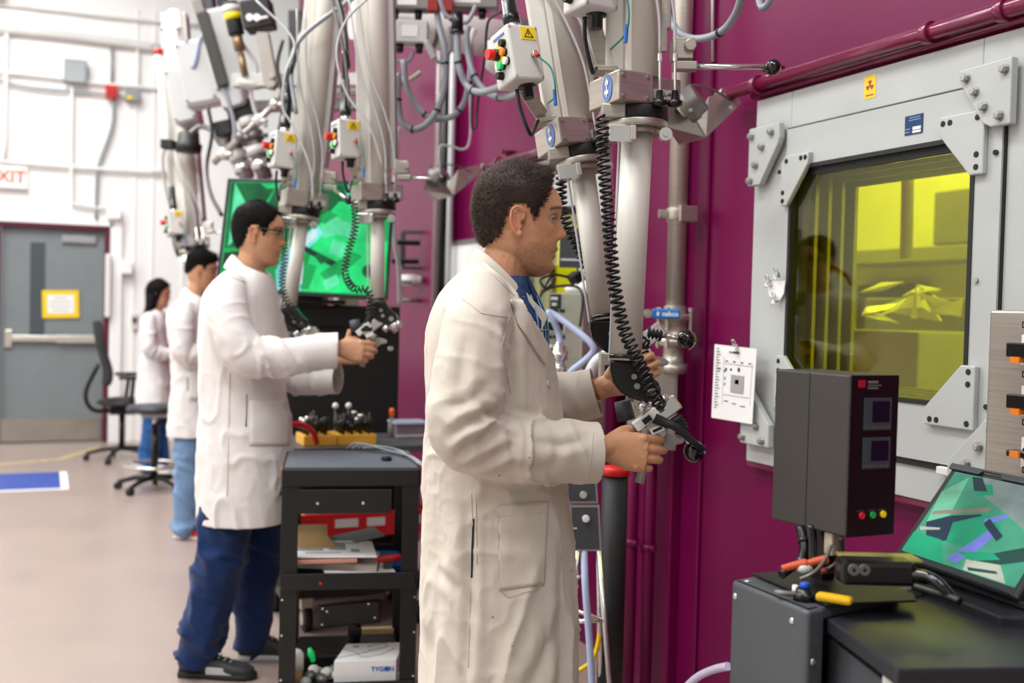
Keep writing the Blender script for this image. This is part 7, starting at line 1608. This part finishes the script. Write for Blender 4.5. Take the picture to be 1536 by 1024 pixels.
legs(F, [([(.0, -.085, .86), (.01, -.10, .48), (-.02, -.10, .05)], [.10, .075, .065]), ([(.0, .085, .86), (.02, .10, .48), (.0, .11, .05)], [.10, .075, .065])], jean_dk, man, voxel=.012)
shoe(F, .0, -.10, 0, -6, man, shoe_dk, shoe_sole); shoe(F, .02, .11, 0, 8, man, shoe_dk, shoe_sole)
hp = [(.064, .092), (.066, .075), (.058, .05), (.045, .03), (.034, .008), (.026, .010), (.018, .030), (.004, .041), (-.012, .038), (-.024, .012), (-.030, -.010), (-.040, -.032), (-.058, -.046), (-.085, -.052), (-.12, -.05), (-.12, .14), (.07, .14)]
F.hair(hp, hair_brn, lambda u, v, z: .0035+.006*max(0, min(1, (z-.03)/.07))+.010*max(0, min(1, (u-.02)/.03))*max(0, min(1, (z-.08)/.02)), man, strands=16000, ln=.011, lean=(.55, 0, .1), quiff=.4, r=.0006)
F.eyes(man)

# ---------------------------------------------------------------- the man with glasses
S2 = 401.
f2 = CAM + D0*4.07 + R0*((372-768)/1600*4.07); f2.z = 0
sp2 = dict(hz=1.4+(456-352)/S2-.002, hu=.035, hs=1.0, tilt=2, neck=(.0, 0, 1.50), hip=(-.01, 0, .93), skin='d09c78', stub=.25, voxel=.0042,
  arms=[dict(j=[(-.02, -.18, 1.43), (.05, -.24, 1.20), (.355, -.13, 1.245)], w=(.365, -.12, 1.245), f=(1, .15, -.10), t=(.15, .25, 1), side=1, curl=[.9, 1., 1.1, 1.1], thumb='wrap', sc=1.05),
        dict(j=[(-.02, .18, 1.43), (.06, .24, 1.17), (.33, .08, 1.20)], w=(.345, .02, 1.205), f=(1, .0, .25), t=(-.25, .1, 1), side=-1, curl=.7, thumb='up', sc=1.0)],
  legs=[[(-.01, -.09, .90), (-.06, -.10, .50), (-.15, -.10, .09), (-.15, -.10, .07)], [(-.01, .09, .90), (.02, .10, .50), (.0, .11, .09), (.02, .11, .07)]])
F2, man2 = person(f2, 0, 'man with glasses in a white lab coat, working the rearward manipulator', sp2)
rings2 = [(1.545, .0, .058, .066), (1.52, -.004, .085, .12), (1.48, -.02, .115, .17), (1.42, -.03, .135, .20), (1.35, -.032, .142, .205), (1.25, -.028, .148, .20), (1.10, -.02, .155, .19), (.98, -.005, .165, .20), (.85, .0, .172, .215), (.70, .004, .176, .225), (.57, .008, .178, .23), (.46, .008, .178, .23)]
sl2 = [([(-.03, -.145, 1.46), (-.03, -.20, 1.39), (.01, -.235, 1.28), (.055, -.235, 1.215), (.14, -.21, 1.21), (.23, -.18, 1.22), (.32, -.145, 1.235), (.385, -.125, 1.238)], [.062, .076, .076, .078, .074, .070, .068, .068]),
       ([(-.03, .145, 1.46), (-.0, .20, 1.38), (.04, .23, 1.25), (.06, .23, 1.16), (.14, .20, 1.115), (.20, .18, 1.108), (.27, .15, 1.112), (.34, .12, 1.118)], [.062, .074, .074, .074, .070, .066, .062, .062])]
lc2 = coat(F2, rings2, sl2, [(F2.P(.363, -.13, 1.238), F2.U+F2.W*.2, .13), (F2.P(.325, .125, 1.117), F2.U+F2.W*-.2, .11), (F2.P(0, 0, .585), -Z3, .5), (F2.P(0, 0, 1.545), Z3*.93+F2.U*.36, .13)], coat_m2, man2, voxel=.0085, seed=11., folds=.62)
collar(F2, 1.585, .060, .064, coat_m2, lc2, zfront=-.10, fall=.05, out=.026)
TB2 = bvh_of(lc2)
patch(TB2, [(374, 600), (442, 600), (440, 668), (374, 668)], 10, coat_m2, lc2, 'pocket', off=.003, th=.003)
for pts in ([(370, 590), (368, 640)], [(345, 415), (372, 425)], [(515, 500), (512, 556)], [(345, 560), (340, 770)], [(374, 600), (374, 668), (440, 668)], [(374, 601), (442, 601)]): seam(TB2, pts, .0014, seam_m, lc2, off=.001)
patch(TB2, [(369, 592), (371, 592), (370, 640), (368, 640)], 5, mat('slit_gap', '3a3835', .8), lc2, 'side_slit', off=.001, th=.001)
jl = [([(-.01, -.08, .88), (-.045, -.10, .58), (-.10, -.10, .30), (-.15, -.10, .07)], [.115, .105, .085, .078]), ([(.0, .085, .88), (.03, .10, .55), (.02, .11, .30), (.01, .11, .08)], [.11, .10, .082, .075])]
legs(F2, jl, jean_dk, man2, voxel=.010, seed=3, cuts=[(F2.P(-.15, -.10, .045), -Z3, .2)])
shoe(F2, -.13, -.10, 0, -4, man2, shoe_dk, shoe_sole, accent=cable_l); shoe(F2, .04, .11, 0, 6, man2, shoe_dk, cable_l)
hp2 = [(.072, .090), (.068, .062), (.055, .046), (.046, .02), (.034, -.004), (.026, .006), (.018, .030), (.004, .041), (-.012, .038), (-.022, .010), (-.030, -.015), (-.040, -.035), (-.058, -.050), (-.085, -.056), (-.12, -.056), (-.12, .14), (.09, .14)]
F2.hair(hp2, hair_blk, lambda u, v, z: .005+.005*max(0, min(1, (z-.02)/.07)), man2, strands=4500, ln=.006, lean=(.3, 0, 0), r=.0008)
F2.eyes(man2)
# glasses
gl = MB()
for sd in (-1, 1):
    gl.tube([F2.H(.0, sd*.078, .030), F2.H(.04, sd*.080, .027), F2.H(.085, sd*.074, .024)], .0028, n=6, k=3)
    ring_ = [F2.H(.101+.0*i, sd*(.036+.025*math.cos(a)), .014+.017*math.sin(a)) for i, a in enumerate(np.linspace(0, 2*PI, 17))]; gl.tube(ring_, .002, n=6, k=0)
    gl.tube([F2.H(.085, sd*.074, .024), F2.H(.101, sd*.060, .022)], .0028, n=6, k=0)
gl.tube([F2.H(.101, -.011, .018), F2.H(.106, 0, .020), F2.H(.101, .011, .018)], .002, n=6)
gls = gl.build('glasses', black_pl, man2)
lens = mat('lens_tint', 'e8f0f4', .05, spec=.8); lens.node_tree.nodes['Principled BSDF'].inputs['Transmission Weight'].default_value = .92
for sd in (-1, 1): MB().extr([F2.H(.1005, sd*(.036+.024*math.cos(a)), .014+.016*math.sin(a)) for a in np.linspace(0, 2*PI, 16, endpoint=False)], F2.U*.0015).build('lens', lens, gls)

# ---------------------------------------------------------------- the man in light jeans
f3 = CAM + D0*6.4 + R0*((292-768)/1600*6.4); f3.z = 0
S3 = 250.
sp3 = dict(hz=1.4+(453-408)/S3, hu=.035, hs=.96, tilt=3, neck=(.0, 0, 1.42), hip=(.0, 0, .86), skin='cc9874', stub=.1, voxel=.0055,
  arms=[dict(j=[(-.02, -.17, 1.34), (-.02, -.22, 1.10), (.20, -.12, 1.10)], w=(.20, -.10, 1.10), f=(1, .3, 0), t=(0, 0, 1), side=1, curl=.6), dict(j=[(-.02, .17, 1.34), (.0, .22, 1.10), (.20, .10, 1.14)], w=(.20, .10, 1.14), f=(1, -.2, .1), t=(0, 0, 1), side=-1, curl=.6)],
  legs=[[(.0, -.08, .84), (.0, -.09, .46), (-.02, -.09, .08), (-.02, -.09, .06)], [(.0, .08, .84), (.02, .09, .46), (.05, .10, .08), (.05, .10, .06)]])
F3, man3 = person(f3, 4, 'man in light blue jeans and white lab coat, third person from the camera', sp3)
rings3 = [(1.46, .0, .055, .062), (1.43, -.004, .08, .11), (1.39, -.02, .11, .16), (1.33, -.03, .13, .185), (1.22, -.025, .13, .19), (1.10, -.01, .12, .17), (.95, .0, .125, .18), (.80, .0, .135, .195), (.62, .0, .14, .20), (.50, .0, .14, .20)]
sl3 = [([(-.03, -.14, 1.37), (-.03, -.19, 1.28), (-.02, -.215, 1.18), (-.02, -.215, 1.11), (.06, -.18, 1.09), (.13, -.14, 1.09), (.20, -.11, 1.10)], [.06, .068, .068, .068, .064, .058, .055]), ([(-.03, .14, 1.37), (-.02, .19, 1.28), (.0, .215, 1.16), (.0, .21, 1.11), (.08, .17, 1.11), (.14, .13, 1.12), (.20, .10, 1.13)], [.06, .068, .068, .068, .064, .058, .055])]
lc3 = coat(F3, rings3, sl3, [(F3.P(.17, -.12, 1.097), F3.U+F3.W*.4, .1), (F3.P(0, 0, .61), -Z3, .5), (F3.P(0, 0, 1.455), Z3*.93+F3.U*.36, .12)], coat_m2, man3, voxel=.010, seed=21., folds=.75)
collar(F3, 1.49, .055, .06, coat_m2, lc3, zfront=-.09, fall=.045, out=.022)
TB3 = bvh_of(lc3); patch(TB3, [(283, 555), (300, 555), (300, 600), (283, 600)], 6, coat_m2, lc3, 'pocket', off=.004, th=.004); patch(TB3, [(281, 566), (284, 566), (284, 586), (281, 586)], 3, jean_dk, lc3, 'side_slit', off=.002, th=.002)
legs(F3, [([(.0, -.075, .82), (-.005, -.09, .46), (-.02, -.09, .07)], [.095, .080, .078]), ([(.0, .075, .82), (.02, .09, .46), (.04, .10, .07)], [.095, .078, .075])], jean_lt, man3, voxel=.011, seed=5)
shoe(F3, .0, -.09, 0, -8, man3, mat('maroon_white_sneaker', '5a2a28', .6), shoe_wh, L=.29, accent=redp); shoe(F3, .07, .10, 0, 6, man3, shoe_wh, shoe_wh, accent=redp)
MB().extr([F3.P(.05, -.035, 1.46), F3.P(.085, -.03, 1.40), F3.P(.115, -.02, 1.30), F3.P(.10, -.0, 1.30), F3.P(.06, .0, 1.45)], F3.W*.05).build('shirt', mat('dark_red_plaid', '3a1c22', .8, var=.6, vs=50), man3, bevel=.004)
hp3 = [(.082, .080), (.078, .066), (.050, .055), (.038, .030), (.032, .012), (.024, .018), (.018, .034), (.004, .043), (-.012, .040), (-.026, .025), (-.040, .01), (-.058, -.004), (-.085, -.010), (-.12, -.01), (-.12, .14), (.12, .14)]
F3.hair(hp3, hair_blk, lambda u, v, z: .004+.016*max(0, min(1, (z-.055)/.04))+.012*max(0, min(1, (u-.02)/.04))*max(0, min(1, (z-.07)/.03)), man3, strands=3000, ln=.012, lean=(.6, 0, .1), r=.0012)
F3.eyes(man3)

# ---------------------------------------------------------------- the woman with long black hair
f4 = CAM + D0*8.8 + R0*((232-768)/1600*8.8); f4.z = 0
S4 = 181.
sp4 = dict(hz=1.4+(451-441)/S4, hu=.03, hs=.94, tilt=4, neck=(.0, 0, 1.31), hip=(.0, 0, .80), skin='d8a484', voxel=.007,
  arms=[dict(j=[(-.02, -.14, 1.24), (-.0, -.20, 1.02), (.18, -.10, .98)], w=(.18, -.09, .98), f=(1, .3, 0), t=(0, 0, 1), side=1, curl=.6), dict(j=[(-.02, .14, 1.24), (.0, .2, 1.0), (.2, .10, 1.04)], w=(.2, .10, 1.04), f=(1, -.2, .1), t=(0, 0, 1), side=-1, curl=.6)],
  legs=[[(.0, -.08, .78), (.0, -.09, .42), (-.02, -.09, .08), (-.02, -.09, .06)], [(.0, .08, .78), (.02, .09, .42), (.05, .10, .08), (.05, .10, .06)]])
F4, wom = person(f4, 6, 'woman with long black hair in a white lab coat at the far end', sp4)
rings4 = [(1.35, .0, .052, .058), (1.32, -.004, .075, .10), (1.28, -.01, .10, .14), (1.20, -.01, .115, .16), (1.10, -.01, .11, .155), (1.0, .0, .105, .155), (.88, .0, .12, .18), (.70, .01, .14, .20), (.52, .02, .15, .21), (.40, .02, .15, .21)]
sl4 = [([(-.02, -.12, 1.27), (-.02, -.16, 1.20), (-.0, -.19, 1.08), (.0, -.19, 1.02), (.07, -.15, .985), (.13, -.12, .98), (.19, -.09, .98)], [.055, .060, .060, .062, .058, .052, .05]), ([(-.02, .12, 1.27), (-.02, .16, 1.20), (.0, .19, 1.08), (.0, .19, 1.02), (.09, .15, 1.02), (.14, .12, 1.03), (.19, .1, 1.04)], [.055, .060, .060, .062, .058, .052, .05])]
lc4 = coat(F4, rings4, sl4, [(F4.P(0, 0, .50), -Z3, .5), (F4.P(0, 0, 1.345), Z3*.93+F4.U*.36, .11)], coat_m2, wom, voxel=.012, seed=31., folds=.75)
collar(F4, 1.37, .052, .056, coat_m2, lc4, zfront=-.08, fall=.04, out=.02)
legs(F4, [([(.0, -.075, .76), (.0, -.09, .42), (-.02, -.09, .06)], [.09, .075, .080]), ([(.0, .075, .76), (.02, .09, .42), (.04, .10, .06)], [.09, .072, .078])], jean_md, wom, voxel=.013, seed=7)
shoe(F4, .0, -.09, 0, -8, wom, shoe_wh, shoe_wh, L=.25); shoe(F4, .07, .10, 0, 6, wom, shoe_wh, shoe_wh, L=.25)
hp4 = [(.075, .088), (.06, .06), (.035, .03), (.022, -.02), (.012, -.06), (-.02, -.09), (-.12, -.1), (-.12, .14), (.09, .14)]
F4.hair(hp4, hair_blk, lambda u, v, z: .014+.006*max(0, min(1, (z-.02)/.07)), wom, strands=1500, ln=.01, lean=(-.3, 0, -.6), r=.0015)
hb = MB(); loft(hb, [(F4.H(-.035, 0, .06), F4.U*.062, F4.W*.07), (F4.H(-.045, 0, -.01), F4.U*.068, F4.W*.084), (F4.H(-.05, -.01, -.10), F4.U*.055, F4.W*.09), (F4.H(-.075, -.015, -.20), F4.U*.045, F4.W*.09), (F4.H(-.095, -.02, -.29), F4.U*.035, F4.W*.08), (F4.H(-.11, -.02, -.36), F4.U*.02, F4.W*.06), (F4.H(-.115, -.02, -.41), F4.U*.008, F4.W*.03)], 28)
me = remeshed(hb, .009, 3); A_ = co_of(me); N_ = no_of(me); Lc = F4.loc(A_); set_co(me, A_+N_*(fold(np.stack([Lc[:, 0]*30, Lc[:, 1]*40, Lc[:, 2]*3], 1))*.004)[:, None])
link_mesh(me, 'long_hair', hair_blk, wom); F4.eyes(wom)
